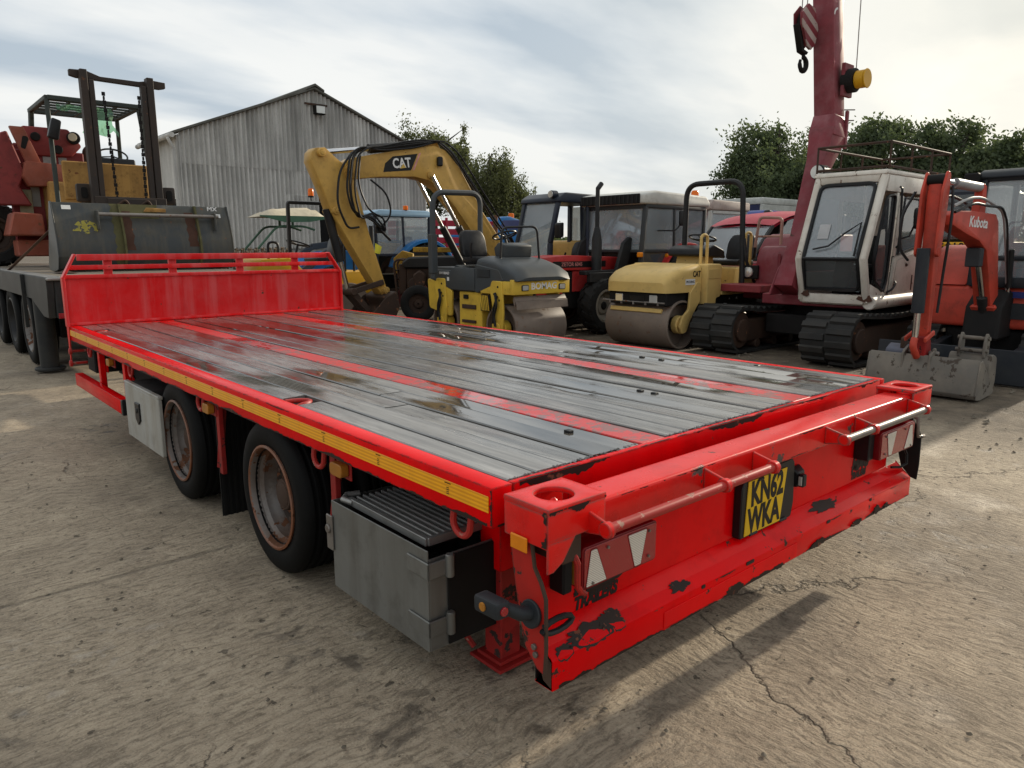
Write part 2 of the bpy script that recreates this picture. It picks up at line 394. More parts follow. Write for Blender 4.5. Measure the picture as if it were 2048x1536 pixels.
def plank_mat():
    mt, t, bs, out = new_mat('wet_planks')
    oi = N(t, 'ShaderNodeObjectInfo')
    c = coords(t, (1,1,1)); cg = coords(t, (24, 1.3, 24)); cf = coords(t, (85, 7.0, 85))
    g1 = noise(t, cg, 1.0, 7, 0.65, 0.6); g2 = noise(t, cf, 1.0, 5, 0.6)
    base = mixc(t, ramp(t, g1, [(0.34, 0.0), (0.66, 1.0)]), (0.060,0.055,0.050), (0.345,0.335,0.315))
    base = mixc(t, ramp(t, g2, [(0.36, 0.75), (0.5, 0.0)]), base, (0.045,0.040,0.035))
    base = mixc(t, math_n(t, 'MULTIPLY', oi.outputs['Random'], 0.45), base, (0.27,0.265,0.255))
    # red-brown tint mixed in by noise patches
    base = mixc(t, math_n(t, 'MULTIPLY', ramp(t, noise(t, c, 2.3, 7), [(0.56, 0.0), (0.72, 1.0)]), 0.22), base, (0.13,0.03,0.02))
    wc = coords(t, (2.6, 0.75, 1), rnd=False, loc=(0.4,0.3,0))
    wet = noise(t, wc, 1.0, 5, 0.5, 0.3)
    pud = ramp(t, math_n(t, 'ADD', wet, math_n(t, 'MULTIPLY', math_n(t, 'SUBTRACT', oi.outputs['Random'], 0.5), 0.10)), [(0.50, 0.0), (0.60, 1.0)])
    dry = ramp(t, noise(t, c, 1.6, 5), [(0.40, 1.0), (0.62, 0.0)])
    spy = N(t, 'ShaderNodeSeparateXYZ'); tcy = N(t, 'ShaderNodeTexCoord'); L(t, tcy.outputs['Object'], spy.inputs[0])
    dryn = math_n(t, 'ADD', math_n(t, 'MULTIPLY_ADD', spy.outputs[1], -0.17, 0.30), math_n(t, 'MULTIPLY', math_n(t, 'SUBTRACT', noise(t, coords(t, (1.4,0.8,1), rnd=False), 1.5, 5), 0.5), 1.6))
    dryn = math_n(t, 'ADD', dryn, math_n(t, 'MULTIPLY', math_n(t, 'SUBTRACT', oi.outputs['Random'], 0.5), 0.35), clamp=True)
    base = mixc(t, math_n(t, 'MULTIPLY', math_n(t, 'SUBTRACT', 1.0, dryn), 0.5), base, (0.030,0.026,0.022))
    rg = math_n(t, 'ADD', 0.09, math_n(t, 'MULTIPLY', g2, 0.20))
    rg = math_n(t, 'ADD', rg, math_n(t, 'MULTIPLY', dryn, 0.20))
    mx = N(t, 'ShaderNodeMix'); L(t, pud, mx.inputs[0]); L(t, rg, mx.inputs[2]); mx.inputs[3].default_value = 0.035
    L(t, mx.outputs[0], bs.inputs['Roughness'])
    base = mixc(t, math_n(t, 'MULTIPLY', pud, 0.75), base, (0.030,0.022,0.012))
    L(t, base, bs.inputs['Base Color'])
    bs.inputs['Specular IOR Level'].default_value = 1.0; bs.inputs['IOR'].default_value = 1.65
    h = math_n(t, 'MULTIPLY', math_n(t, 'ADD', g1, math_n(t, 'MULTIPLY', g2, 0.6)), math_n(t, 'SUBTRACT', 1.0, math_n(t, 'MULTIPLY', pud, 0.97)))
    bump(t, h, bs, 0.35, 0.0022)
    return mt
PLANK = plank_mat()
def strip_mat():
    mt, t, bs, out = new_mat('wet_red_steel')
    c = coords(t, (3.0, 0.7, 1)); cc = coords(t)
    wet = noise(t, c, 1.2, 6, 0.55, 0.4)
    pud = ramp(t, wet, [(0.50, 0.0), (0.54, 1.0)])
    sp = ramp(t, math_n(t, 'ADD', math_n(t, 'MULTIPLY', noise(t, cc, 22, 7, 0.65), 0.6), math_n(t, 'MULTIPLY', noise(t, coords(t, (2.5, 0.8, 1)), 2.2, 4), 0.4)), [(0.515, 0.0), (0.55, 1.0)])
    base = mixc(t, noise(t, cc, 4, 6), (0.60,0.012,0.010), (0.48,0.02,0.018))
    base = mixc(t, math_n(t, 'MULTIPLY', sp, 0.8), base, (0.16,0.10,0.09))
    L(t, base, bs.inputs['Base Color'])
    mx = N(t, 'ShaderNodeMix'); L(t, pud, mx.inputs[0]); mx.inputs[2].default_value = 0.32; mx.inputs[3].default_value = 0.05
    L(t, mx.outputs[0], bs.inputs['Roughness'])
    h = math_n(t, 'MULTIPLY', noise(t, cc, 40, 5), math_n(t, 'SUBTRACT', 1.0, math_n(t, 'MULTIPLY', pud, 0.95)))
    bump(t, h, bs, 0.3, 0.003)
    return mt
STRIP = strip_mat()
def reflector_mat():
    mt, t, bs, out = new_mat('reflective_yellow')
    tc_ = N(t, 'ShaderNodeTexCoord'); sp = N(t, 'ShaderNodeSeparateXYZ'); L(t, tc_.outputs['Object'], sp.inputs[0])
    band = math_n(t, 'FRACT', math_n(t, 'MULTIPLY', math_n(t, 'ADD', sp.outputs[2], 5.0), 1/0.0118))
    bnd = ramp(t, band, [(0.45, 0.0), (0.55, 1.0)])
    c = coords(t)
    base = mixc(t, bnd, (0.95,0.43,0.006), (0.74,0.29,0.004))
    base = mixc(t, math_n(t, 'MULTIPLY', ramp(t, noise(t, c, 8, 6), [(0.5, 0.0), (0.75, 1.0)]), 0.2), base, (0.4,0.15,0.01))
    L(t, base, bs.inputs['Base Color']); bs.inputs['Roughness'].default_value = 0.28
    return mt
REFL = reflector_mat()
def lens_mat(name, col, lines=260.0, axis=2):
    mt, t, bs, out = new_mat(name)
    tc_ = N(t, 'ShaderNodeTexCoord'); sp = N(t, 'ShaderNodeSeparateXYZ'); L(t, tc_.outputs['Object'], sp.inputs[0])
    w = math_n(t, 'SINE', math_n(t, 'MULTIPLY', sp.outputs[axis], lines*2*PI))
    f = ramp(t, math_n(t, 'ADD', math_n(t, 'MULTIPLY', w, 0.5), 0.5), [(0.15, 0.0), (0.5, 1.0)])
    L(t, mixc(t, f, tuple(q*0.5 for q in col), tuple(col)), bs.inputs['Base Color'])
    bs.inputs['Roughness'].default_value = 0.14; bs.inputs['Coat Weight'].default_value = 0.6; bs.inputs['Coat Roughness'].default_value = 0.05
    bump(t, w, bs, 0.25, 0.001)
    return mt
LENSRED = lens_mat('lens_red', (0.36,0.004,0.010))
LENSWHITE = lens_mat('lens_white', (0.70,0.66,0.58), 190.0)
LENSBOX = simple('lens_housing_red', (0.15,0.003,0.006), 0.15, 0, 0.15, 8, 0)
PLATEYEL = paint('plate_yellow', (0.78,0.50,0.01), 0.30, 0.25, (0.42,0.25,0.03))
# machine paints
CATY = paint('digger_yellow', (0.60,0.36,0.085), 0.40, 0.35, (0.26,0.16,0.06), 0.10, (0.06,0.04,0.02), streak=0.15)
ROLY = paint('roller_yellow', (0.64,0.44,0.15), 0.40, 0.25, (0.36,0.25,0.10), 0.06, (0.10,0.06,0.03))
BOMY = paint('compactor_yellow', (0.70,0.47,0.06), 0.40, 0.3, (0.32,0.20,0.05), 0.10, (0.04,0.03,0.02), cscale=14)
BOMG = paint('compactor_grey', (0.055,0.063,0.068), 0.42, 0.4, (0.085,0.080,0.068), 0.0)
DRUM = paint('drum_steel', (0.17,0.135,0.11), 0.58, 0.7, (0.26,0.20,0.155), 0.45, (0.10,0.065,0.045), spec=0.3)
TRACR = paint('tractor_red', (0.52,0.030,0.028), 0.38, 0.3, (0.13,0.035,0.03), 0.05, (0.03,0.02,0.015), fade=0.15)
FRAMEBLK = paint('frame_black', (0.017,0.018,0.019), 0.45, 0.4, (0.055,0.05,0.045))
CABGREY = paint('cab_frame_grey', (0.035,0.038,0.040), 0.5, 0.35, (0.08,0.075,0.065))
ROOFWHT = paint('tractor_roof', (0.58,0.58,0.54), 0.55, 0.4, (0.36,0.34,0.29))
NAVY = paint('cab_navy', (0.020,0.026,0.042), 0.40, 0.35, (0.07,0.07,0.07))
MAROON = paint('crane_maroon', (0.21,0.030,0.040), 0.48, 0.35, (0.10,0.035,0.035), 0.16, (0.04,0.022,0.016), fade=0.2)
MAROONB = paint('boom_maroon', (0.24,0.050,0.062), 0.52, 0.3, (0.10,0.04,0.04), 0.10, (0.05,0.02,0.02), fade=0.3)
CREAM = paint('cab_cream', (0.72,0.68,0.60), 0.46, 0.28, (0.42,0.35,0.26), 0.30, (0.07,0.032,0.015), edge=1.0, streak=0.22, cscale=8)
KUBR = paint('mini_digger_red', (0.56,0.065,0.038), 0.44, 0.4, (0.14,0.05,0.035), 0.08, (0.05,0.03,0.02))
KUBK = paint('mini_cab_black', (0.020,0.024,0.030), 0.42, 0.4, (0.07,0.07,0.068))
BUCKET = paint('scuffed_bucket', (0.15,0.137,0.118), 0.60, 0.8, (0.29,0.25,0.20), 0.62, (0.05,0.04,0.032), metal=0.2)
TRACKRUB = paint('track_rubber', (0.026,0.026,0.025), 0.72, 0.5, (0.072,0.066,0.057), cscale=11)
TELER = paint('telehandler_orange', (0.30,0.078,0.046), 0.55, 0.4, (0.16,0.06,0.04), 0.25, (0.10,0.045,0.025), fade=0.2)
TELED = paint('telehandler_red', (0.24,0.040,0.038), 0.6, 0.5, (0.13,0.04,0.04), 0.2)
MAST = paint('mast_brown', (0.038,0.030,0.026), 0.55, 0.5, (0.075,0.05,0.036), 0.25, (0.07,0.035,0.02))
GUARD = paint('guard_green_grey', (0.040,0.048,0.042), 0.55, 0.4, (0.075,0.08,0.06), 0.1)
FORKY = paint('forklift_yellow', (0.46,0.26,0.075), 0.62, 0.7, (0.17,0.085,0.03), 0.35, (0.11,0.045,0.018), streak=0.35)
MXBLK = paint('bucket_grey_black', (0.052,0.058,0.060), 0.38, 0.6, (0.115,0.10,0.07), 0.15, (0.11,0.05,0.025), streak=0.5)
RUSTPAT = paint('rust_patch', (0.085,0.038,0.024), 0.7, 0.5, (0.045,0.028,0.02), 0.3, (0.16,0.06,0.03))
MOSS = paint('mossy_weld', (0.11,0.10,0.045), 0.8, 0.6, (0.07,0.075,0.03), 0.3, (0.12,0.06,0.03))
YELLOWSPRAY = paint('yellow_spray', (0.36,0.31,0.06), 0.7, 0.3, (0.2,0.17,0.05), 1.05, (0.045,0.046,0.046), cscale=16)
DARKTR = paint('dark_trailer_grey', (0.022,0.024,0.025), 0.48, 0.5, (0.07,0.066,0.056))
DRYWOOD = paint('dry_planks', (0.19,0.165,0.135), 0.75, 0.5, (0.30,0.25,0.19), cscale=20)
OLDYEL = paint('rusty_yellow', (0.40,0.24,0.03), 0.6, 0.6, (0.14,0.07,0.025), 0.55, (0.10,0.045,0.02))
RUSTDK = paint('dark_rust', (0.050,0.032,0.024), 0.7, 0.6, (0.10,0.055,0.035), 0.3, (0.14,0.06,0.03))
OLDRED = paint('old_red', (0.17,0.035,0.032), 0.6, 0.5, (0.07,0.035,0.03), 0.3)
BLUET = paint('tractor_blue', (0.02,0.16,0.42), 0.35, 0.2, (0.08,0.12,0.16))
PALEBLUE = paint('tractor_pale_roof', (0.30,0.46,0.60), 0.4, 0.2, (0.3,0.36,0.40))
LORRYB = paint('curtain_navy', (0.020,0.026,0.085), 0.5, 0.3, (0.06,0.065,0.10))
LORRYW = paint('lorry_white', (0.52,0.53,0.50), 0.55, 0.4, (0.30,0.31,0.27))
CARRED = paint('van_red', (0.46,0.018,0.040), 0.45, 0.2, (0.2,0.02,0.04))
GREENFR = paint('green_frame', (0.07,0.15,0.095), 0.5, 0.3, (0.06,0.09,0.06))
CANVAS = simple('canvas_tan', (0.50,0.44,0.33), 0.8, 0, 0.2, 5, 0.4)
GREENPL = glass('green_plastic', (0.45,0.80,0.52), 0.5, 0.4, (0.30,0.55,0.36))
BEACON = simple('beacon_orange', (0.80,0.16,0.01), 0.18, 0, 0.1, 10, 0)
JCBY = paint('backhoe_yellow', (0.62,0.33,0.015), 0.4, 0.2, (0.3,0.18,0.03))
# ------------------------------------------------------------------ ground
def ground_mat():
    mt, t, bs, out = new_mat('yard_concrete')
    tc_ = N(t, 'ShaderNodeTexCoord'); c = tc_.outputs['Object']
    sp = N(t, 'ShaderNodeSeparateXYZ'); L(t, c, sp.inputs[0])
    def mapped(scale, loc=(0,0,0), rot=0.0):
        mp_ = N(t, 'ShaderNodeMapping'); L(t, c, mp_.inputs[0]); mp_.inputs['Scale'].default_value = scale
        mp_.inputs['Location'].default_value = loc; mp_.inputs['Rotation'].default_value = (0,0,rot); return mp_.outputs[0]
    big = noise(t, c, 0.55, 6, 0.6); mid = noise(t, c, 3.2, 8, 0.62); fine = noise(t, c, 34, 8, 0.65); grit = noise(t, c, 130, 4, 0.6)
    # tamped ridges: across the yard on one pour, along it on the other
    warp = noise(t, c, 1.6, 4, col=True)
    def ridges(sx, sy):
        va = N(t, 'ShaderNodeVectorMath', operation='MULTIPLY_ADD'); L(t, warp, va.inputs[0]); va.inputs[1].default_value = (0.25,0.25,0); L(t, c, va.inputs[2])
        mp_ = N(t, 'ShaderNodeMapping'); L(t, va.outputs[0], mp_.inputs[0]); mp_.inputs['Scale'].default_value = (sx, sy, 1)
        return noise(t, mp_.outputs[0], 1.0, 6, 0.62, 0.35)
    ra = ridges(10.0, 60.0); rb = ridges(52.0, 13.0)
    side = math_n(t, 'MULTIPLY_ADD', math_n(t, 'ADD', sp.outputs[0], math_n(t, 'MULTIPLY', sp.outputs[1], -0.25)), 3.0, -1.2, clamp=True)
    mxr = N(t, 'ShaderNodeMix'); L(t, side, mxr.inputs[0]); L(t, ra, mxr.inputs[2]); L(t, rb, mxr.inputs[3]); rid = mxr.outputs[0]
    base = mixc(t, ramp(t, mid, [(0.28, 0.0), (0.72, 1.0)]), (0.268,0.225,0.170), (0.478,0.410,0.314))
    base = mixc(t, ramp(t, rid, [(0.38, 0.66), (0.50, 0.0)]), base, (0.165,0.138,0.104))
    base = mixc(t, ramp(t, fine, [(0.34, 0.8), (0.46, 0.0)]), base, (0.145,0.120,0.088))
    base = mixc(t, ramp(t, grit, [(0.34, 0.7), (0.45, 0.0)]), base, (0.16,0.135,0.10))
    base = mixc(t, math_n(t, 'MULTIPLY', ramp(t, grit, [(0.58, 0.0), (0.70, 1.0)]), 0.6), base, (0.60,0.54,0.43))
    pit = ramp(t, noise(t, mapped((1,1,1), (3,7,0)), 17, 5, 0.55), [(0.665, 0.0), (0.69, 1.0)])
    base = mixc(t, math_n(t, 'MULTIPLY', pit, 0.8), base, (0.05,0.042,0.032))
    base = mixc(t, math_n(t, 'MULTIPLY', ramp(t, fine, [(0.60, 0.0), (0.75, 1.0)]), 0.5), base, (0.50,0.46,0.37))
    base = mixc(t, math_n(t, 'MULTIPLY', ramp(t, big, [(0.47, 0.0), (0.62, 1.0)]), 0.55), base, (0.135,0.112,0.088))
    tx = math_n(t, 'ABSOLUTE', math_n(t, 'ADD', math_n(t, 'ADD', sp.outputs[0], 0.42), math_n(t, 'MULTIPLY', sp.outputs[1], 0.03)))
    tb = math_n(t, 'MULTIPLY', ramp(t, tx, [(0.14, 1.0), (0.19, 0.0)]), ramp(t, noise(t, c, 1.1, 5), [(0.42, 0.0), (0.6, 1.0)]))
    tw_ = math_n(t, 'SINE', math_n(t, 'ADD', math_n(t, 'MULTIPLY', sp.outputs[1], 78.0), math_n(t, 'MULTIPLY', tx, 60.0)))
    base = mixc(t, math_n(t, 'MULTIPLY', math_n(t, 'MULTIPLY', tb, ramp(t, tw_, [(0.3, 0.0), (0.7, 1.0)])), 0.35), base, (0.50,0.44,0.35))
    base = mixc(t, math_n(t, 'MULTIPLY', ramp(t, rid, [(0.52, 0.0), (0.66, 1.0)]), 0.36), base, (0.50,0.44,0.35))
    # oil spots and damp blotches, gathered in patches
    om = ramp(t, noise(t, mapped((1,1,1), (4.2,1.1,0)), 0.75, 3), [(0.52, 0.0), (0.66, 1.0)])
    ob = ramp(t, noise(t, mapped((1,1,1), (1.3,8.1,0)), 5.5, 8, 0.66, 0.5), [(0.54, 0.0), (0.64, 1.0)])
    dxm = math_n(t, 'ABSOLUTE', math_n(t, 'SUBTRACT', sp.outputs[0], 0.15)); dym = math_n(t, 'ABSOLUTE', math_n(t, 'SUBTRACT', sp.outputs[1], 0.45))
    drip = math_n(t, 'MULTIPLY', ramp(t, dxm, [(0.35, 1.0), (0.75, 0.0)]), ramp(t, dym, [(0.5, 1.0), (1.0, 0.0)]))
    oil = math_n(t, 'MULTIPLY', math_n(t, 'MAXIMUM', om, drip), ob)
    base = mixc(t, math_n(t, 'MULTIPLY', oil, 0.72), base, (0.055,0.045,0.036))
    # pale scuffs
    pm = math_n(t, 'MULTIPLY', ramp(t, noise(t, mapped((1,1,1), (9,3,0)), 0.6, 3), [(0.52, 0.0), (0.64, 1.0)]), ramp(t, noise(t, mapped((1,1,1), (5,5,0)), 12, 7, 0.7), [(0.55, 0.0), (0.64, 1.0)]))
    base = mixc(t, math_n(t, 'MULTIPLY', pm, 0.30), base, (0.50,0.48,0.45))
    # cracks
    wv = N(t, 'ShaderNodeVectorMath', operation='MULTIPLY_ADD'); L(t, noise(t, c, 2.4, 6, 0.6, col=True), wv.inputs[0]); wv.inputs[1].default_value = (0.5,0.5,0); L(t, c, wv.inputs[2])
    vo = N(t, 'ShaderNodeTexVoronoi', feature='DISTANCE_TO_EDGE'); vo.inputs['Scale'].default_value = 0.62; L(t, wv.outputs[0], vo.inputs['Vector'])
    ck = ramp(t, vo.outputs['Distance'], [(0.0, 1.0), (0.0045, 0.0)])
    ck = math_n(t, 'MULTIPLY', ck, ramp(t, math_n(t, 'ADD', noise(t, c, 0.9, 3), math_n(t, 'MULTIPLY', side, 0.08)), [(0.50, 0.0), (0.60, 1.0)]))
    # slab joints
    ja = math_n(t, 'ABSOLUTE', math_n(t, 'SUBTRACT', math_n(t, 'ADD', sp.outputs[1], math_n(t, 'MULTIPLY', math_n(t, 'SUBTRACT', mid, 0.5), 0.03)), 2.02))
    jm = math_n(t, 'MULTIPLY', ramp(t, ja, [(0.006, 1.0), (0.02, 0.0)]), ramp(t, sp.outputs[0], [(0.0, 1.0), (0.01, 0.0)]))
    ck = math_n(t, 'MAXIMUM', ck, math_n(t, 'MULTIPLY', jm, 0.7))
    base = mixc(t, math_n(t, 'MULTIPLY', ck, 0.62), base, (0.030,0.026,0.020))
    # soil and mud beyond the concrete
    mud = ramp(t, math_n(t, 'ADD', math_n(t, 'MULTIPLY', sp.outputs[0], 0.1), math_n(t, 'MULTIPLY', mid, 0.16)), [(0.52, 0.0), (0.66, 1.0)])
    mudc = mixc(t, ramp(t, noise(t, c, 5, 8, 0.65), [(0.35, 0.0), (0.7, 1.0)]), (0.055,0.045,0.034), (0.165,0.135,0.10))
    base = mixc(t, math_n(t, 'MULTIPLY', mud, 0.9), base, mudc)
    base = mixc(t, 1.0, base, (0.98,0.935,0.875), 'MULTIPLY')
    L(t, base, bs.inputs['Base Color'])
    wetm = ramp(t, noise(t, mapped((1,1,1), (2,2,0)), 1.3, 6, 0.6), [(0.55, 0.0), (0.68, 1.0)])
    rg = math_n(t, 'SUBTRACT', 0.86, math_n(t, 'MULTIPLY', oil, 0.38)); rg = math_n(t, 'SUBTRACT', rg, math_n(t, 'MULTIPLY', wetm, 0.25))
    L(t, rg, bs.inputs['Roughness']); bs.inputs['Specular IOR Level'].default_value = 0.35
    h = math_n(t, 'ADD', math_n(t, 'MULTIPLY', rid, 1.0), math_n(t, 'MULTIPLY', fine, 0.7))
    h = math_n(t, 'ADD', h, math_n(t, 'MULTIPLY', grit, 0.25)); h = math_n(t, 'ADD', h, math_n(t, 'MULTIPLY', mid, 0.8))
    h = math_n(t, 'SUBTRACT', h, math_n(t, 'MULTIPLY', ck, 1.2)); h = math_n(t, 'SUBTRACT', h, math_n(t, 'MULTIPLY', oil, 0.25)); h = math_n(t, 'SUBTRACT', h, math_n(t, 'MULTIPLY', pit, 0.6))
    bump(t, h, bs, 0.85, 0.013)
    return mt
gb = B()
xs = [-1500,-200,-40,-15,-6] + [-4+0.5*i for i in range(36)] + [16,22,30,60,200,1500]
ys = [-1500,-200,-40,-12,-5] + [-3+0.5*i for i in range(40)] + [20,28,40,80,250,2500]
def gh(x, y):
    if not (-5 < x < 15 and -5 < y < 18): return 0.0
    near = min(1.0, max(0.0, (x-4.6)/1.5))
    return -0.006 + 0.012*mnoise.noise(V((x*0.7, y*0.7, 0)))*0.5 - near*0.02*abs(mnoise.noise(V((x*1.3, y*1.3, 3))))
gb.sheet([[(x, y, gh(x, y)) for x in xs] for y in ys])
ground = obj('ground', mesh_of(gb, 'ground', 0, smooth=True, ang=180), ground_mat())
tag(ground, 'stained and cracked concrete yard turning to mud under the machines', None, None, 'structure')
# grit and crumbs of soil lying about
rnd = random.Random(5)
pb = B()
for i in range(1500):
    if i < 700: x, y = rnd.uniform(-2.4, 3.4), rnd.uniform(-1.5, 5.0)
    else: x, y = rnd.uniform(4.5, 9.0), rnd.uniform(-1.5, 8.0)
    if 0.2 < x < 2.4 and 0.3 < y < 5.4 and rnd.random() < 0.6: continue
    r = rnd.choice((0.003,0.004,0.005,0.006,0.009)) * (1 if i < 700 else 2.6)
    q = [(x+r*rnd.uniform(.6,1.3)*math.cos(a), y+r*rnd.uniform(.6,1.3)*math.sin(a), 0.0) for a in (0.2,1.5,2.7,3.9,5.2)]
    top = (x+rnd.uniform(-r,r)*.3, y+rnd.uniform(-r,r)*.3, r*rnd.uniform(.6,1.2)); n = len(q)
    pb.add(q+[top], [(k,(k+1)%n,n) for k in range(n)])
grit_o = obj('gravel', mesh_of(pb, 'gravel', 0, smooth=False), paint('grit', (0.17,0.145,0.11), 0.85, 0.5, (0.05,0.042,0.032)))
tag(grit_o, 'loose grit and crumbs of soil scattered over the yard', None, None, 'stuff')
# ------------------------------------------------------------------ red trailer
H = 0.807
TR = wthing('flatbed_trailer', 'bright red flatbed trailer with wet timber deck filling the foreground', 'trailer', (1.25, 2.7, 0))
# frame
b = B(); b.box(0,0.076,0,5.48,0.69,H)
rl = part('side_rail', b, RED, TR, 0.006, 2)
b = B(); b.box(2.452,2.5,0,5.48,0.69,H); part('side_rail', b, RED, TR, 0.006, 2)
b = B(); b.box(0.078,2.45,0.0,0.028,0.69,H-0.001); part('rear_sill', b, RED, TR, 0.004, 2)
b = B(); b.box(0.078,2.45,5.40,5.478,0.69,H-0.002); part('front_sill', b, RED, TR)
for x0 in (0.62, 1.76):
    b = B(); b.box(x0,x0+0.12,0.06,6.6,0.44,0.71); part('chassis_beam', b, UNDER, TR)
b = B()
for i in range(14): b.box(0.078,2.45,0.25+i*0.39,0.30+i*0.39,0.70,0.765)
cm = part('cross_members', b, UNDER, TR, 0); 
b = B(); b.box(0.078,2.45,0.03,5.39,0.762,0.768); part('deck_underlay', b, UNDER, TR, 0)
# planks
rnd = random.Random(3)
def plank(x0, x1, y0, y1):
    g = 0.0036; zt = H + rnd.uniform(-0.003, 0.0035); n = max(2, int((y1-y0)/0.35)); b = B(); prof = []
    tw = rnd.uniform(-0.0018, 0.0018)
    for i in range(n+1):
        y = y0 + (y1-y0)*i/n; w = 0.0012*math.sin(i*1.7+x0*40); z = zt + 0.0016*math.sin(i*0.9+x0*31)
        e = 0.004
        prof.append([(x0+g+w, y, zt-0.035), (x0+g+w, y, z-e+tw), (x0+g+e+w, y, z+tw), ((x0+x1)/2, y, z-0.0012), (x1-g-e+w, y, z-tw), (x1-g+w, y, z-e-tw), (x1-g+w, y, zt-0.035)])
    b.sheet(prof)
    b.add(prof[0], [tuple(range(7))]); b.add(prof[-1], [tuple(range(7))])
    return part('plank', b, PLANK, TR, 0)
cuts1 = [0.078,0.187,0.307,0.430,0.553,0.668]
cuts2 = [0.800+0.0*i for i in range(1)] + [0.923,1.046,1.170,1.293,1.416,1.540,1.664]
cuts3 = [1.824,1.95,2.075,2.20,2.325,2.450]
joints = {0:[(0.03,1.345),(1.50,4.86),(4.99,5.395)], 2:[(0.03,1.05),(1.055,5.395)], 3:[(0.03,1.29),(1.295,5.395)], 7:[(0.03,2.15),(2.155,5.395)], 9:[(0.03,3.1),(3.105,5.395)], 11:[(0.03,1.62),(1.625,5.395)], 14:[(0.03,2.6),(2.605,5.395)]}
k = 0
for cuts in (cuts1, cuts2, cuts3):
    for x0, x1 in zip(cuts[:-1], cuts[1:]):
        for y0, y1 in joints.get(k, [(0.03,5.395)]): plank(x0, x1, y0+rnd.uniform(0,0.004), y1)
        k += 1
for x0, x1 in ((0.671,0.797),(1.667,1.821)):
    b = B(); b.box(x0,x1,0.029,5.395,0.77,H-0.0025); part('deck_strip', b, STRIP, TR, 0.003, label='wet red steel strip let into the planks')
# recessed lashing rings in the deck
for y in (1.42, 4.925):
    b = B(); b.box(0.077,0.187,y-0.075,y+0.075,0.769,0.775); part('ring_pocket', b, RUSTDK, TR, 0)
    b = B(); b.tube([(0.08,y-0.05,0.792)]+[(0.08+0.085*math.sin(R(a)), y-0.05*math.cos(R(a)), 0.799) for a in range(20,181,20)]+[(0.08,y+0.05,0.792)], 0.010, 8); part('lashing_ring', b, REDROD, TR, 0)
# black blocks stand in for the dark hollows of small deck slots
for x, y in ((1.365,0.52),(1.365,0.60),(2.17,1.10),(2.17,1.24),(0.60,0.30),(2.38,0.62)):
    b = B(); b.box(x-0.012,x+0.012,y-0.014,y+0.014,H-0.02,H+0.0045); part('deck_slot_block', b, BLACKPL, TR, 0.002)
# reflective strip along the side, in lengths
y = 0.012; i = 0
while y < 5.42:
    l = min(0.385, 5.44-y); b = B(); b.box(-0.0035,-0.0005,y,y+l-0.0008,0.7345,0.7815)
    s_ = part('reflective_strip', b, REFL, TR, 0.001)
    if l > 0.3:
        b = B(); yy = y+0.17
        for q in range(5): b.box(-0.0045,-0.0036,yy+0.006*q,yy+0.006*q+0.004,0.7735,0.7765)
        for q in range(4): b.box(-0.0045,-0.0036,yy+0.008,yy+0.020,0.7425+q*0.006,0.7445+q*0.006)
        sub('print_mark', b, BLACKP, s_, bevel=0)
    y += l; i += 1
# hanging lashing hoops
for y in (0.20, 1.12, 2.47, 3.83, 5.02):
    b = B(); w = 0.042
    b.tube([(0.055,y-w,0.70),(0.05,y-w,0.655)]+[(0.048, y-w*math.cos(R(a)), 0.640-0.040*math.sin(R(a))) for a in range(0,181,20)]+[(0.05,y+w,0.655),(0.055,y+w,0.70)], 0.0105, 8)
    part('lashing_ring', b, REDROD, TR, 0)
# amber side lamps on their stays
for y in (0.92, 2.30, 4.3):
    b = B(); b.prism(rpoly([(y-0.045,0.615),(y+0.045,0.615),(y+0.045,0.665),(y-0.045,0.665)],0.018),'x',0.012,0.045)
    s_ = part('side_lamp', b, AMBERDIRTY, TR, 0.003)
    b = B(); b.box(0.046,0.055,y-0.055,y+0.055,0.60,0.695); sub('lamp_bracket', b, RUSTRED, s_)
# wheels
def tyre_prof(w, ro, ri):
    h = w/2
    p = [(ri,-h*0.78),(ri+0.02,-h*0.93),(ri+0.06,-h),(ro-0.05,-h*0.985),(ro-0.018,-h*0.90),(ro-0.004,-h*0.76)]
    for q in (-0.5,-0.17,0.17,0.5): p += [(ro,h*(q-0.10)),(ro-0.010,h*(q-0.05)),(ro-0.010,h*(q+0.05)),(ro,h*(q+0.10))]
    p += [(ro-0.004,h*0.76),(ro-0.018,h*0.90),(ro-0.05,h*0.985),(ro-0.052,h*0.99),(ri+0.06,h),(ri+0.02,h*0.93),(ri,h*0.78)]
    return p
RW, ZW = 0.352, 0.348
RUSTLIP = paint('rim_lip_rust', (0.20,0.075,0.035), 0.6, 0.5, (0.30,0.27,0.25), 0.4, (0.07,0.025,0.012), cscale=14)
RUSTDK2 = paint('wheel_disc_rust', (0.045,0.034,0.028), 0.6, 0.6, (0.06,0.03,0.02), 0.6, (0.12,0.045,0.02), metal=0.2)
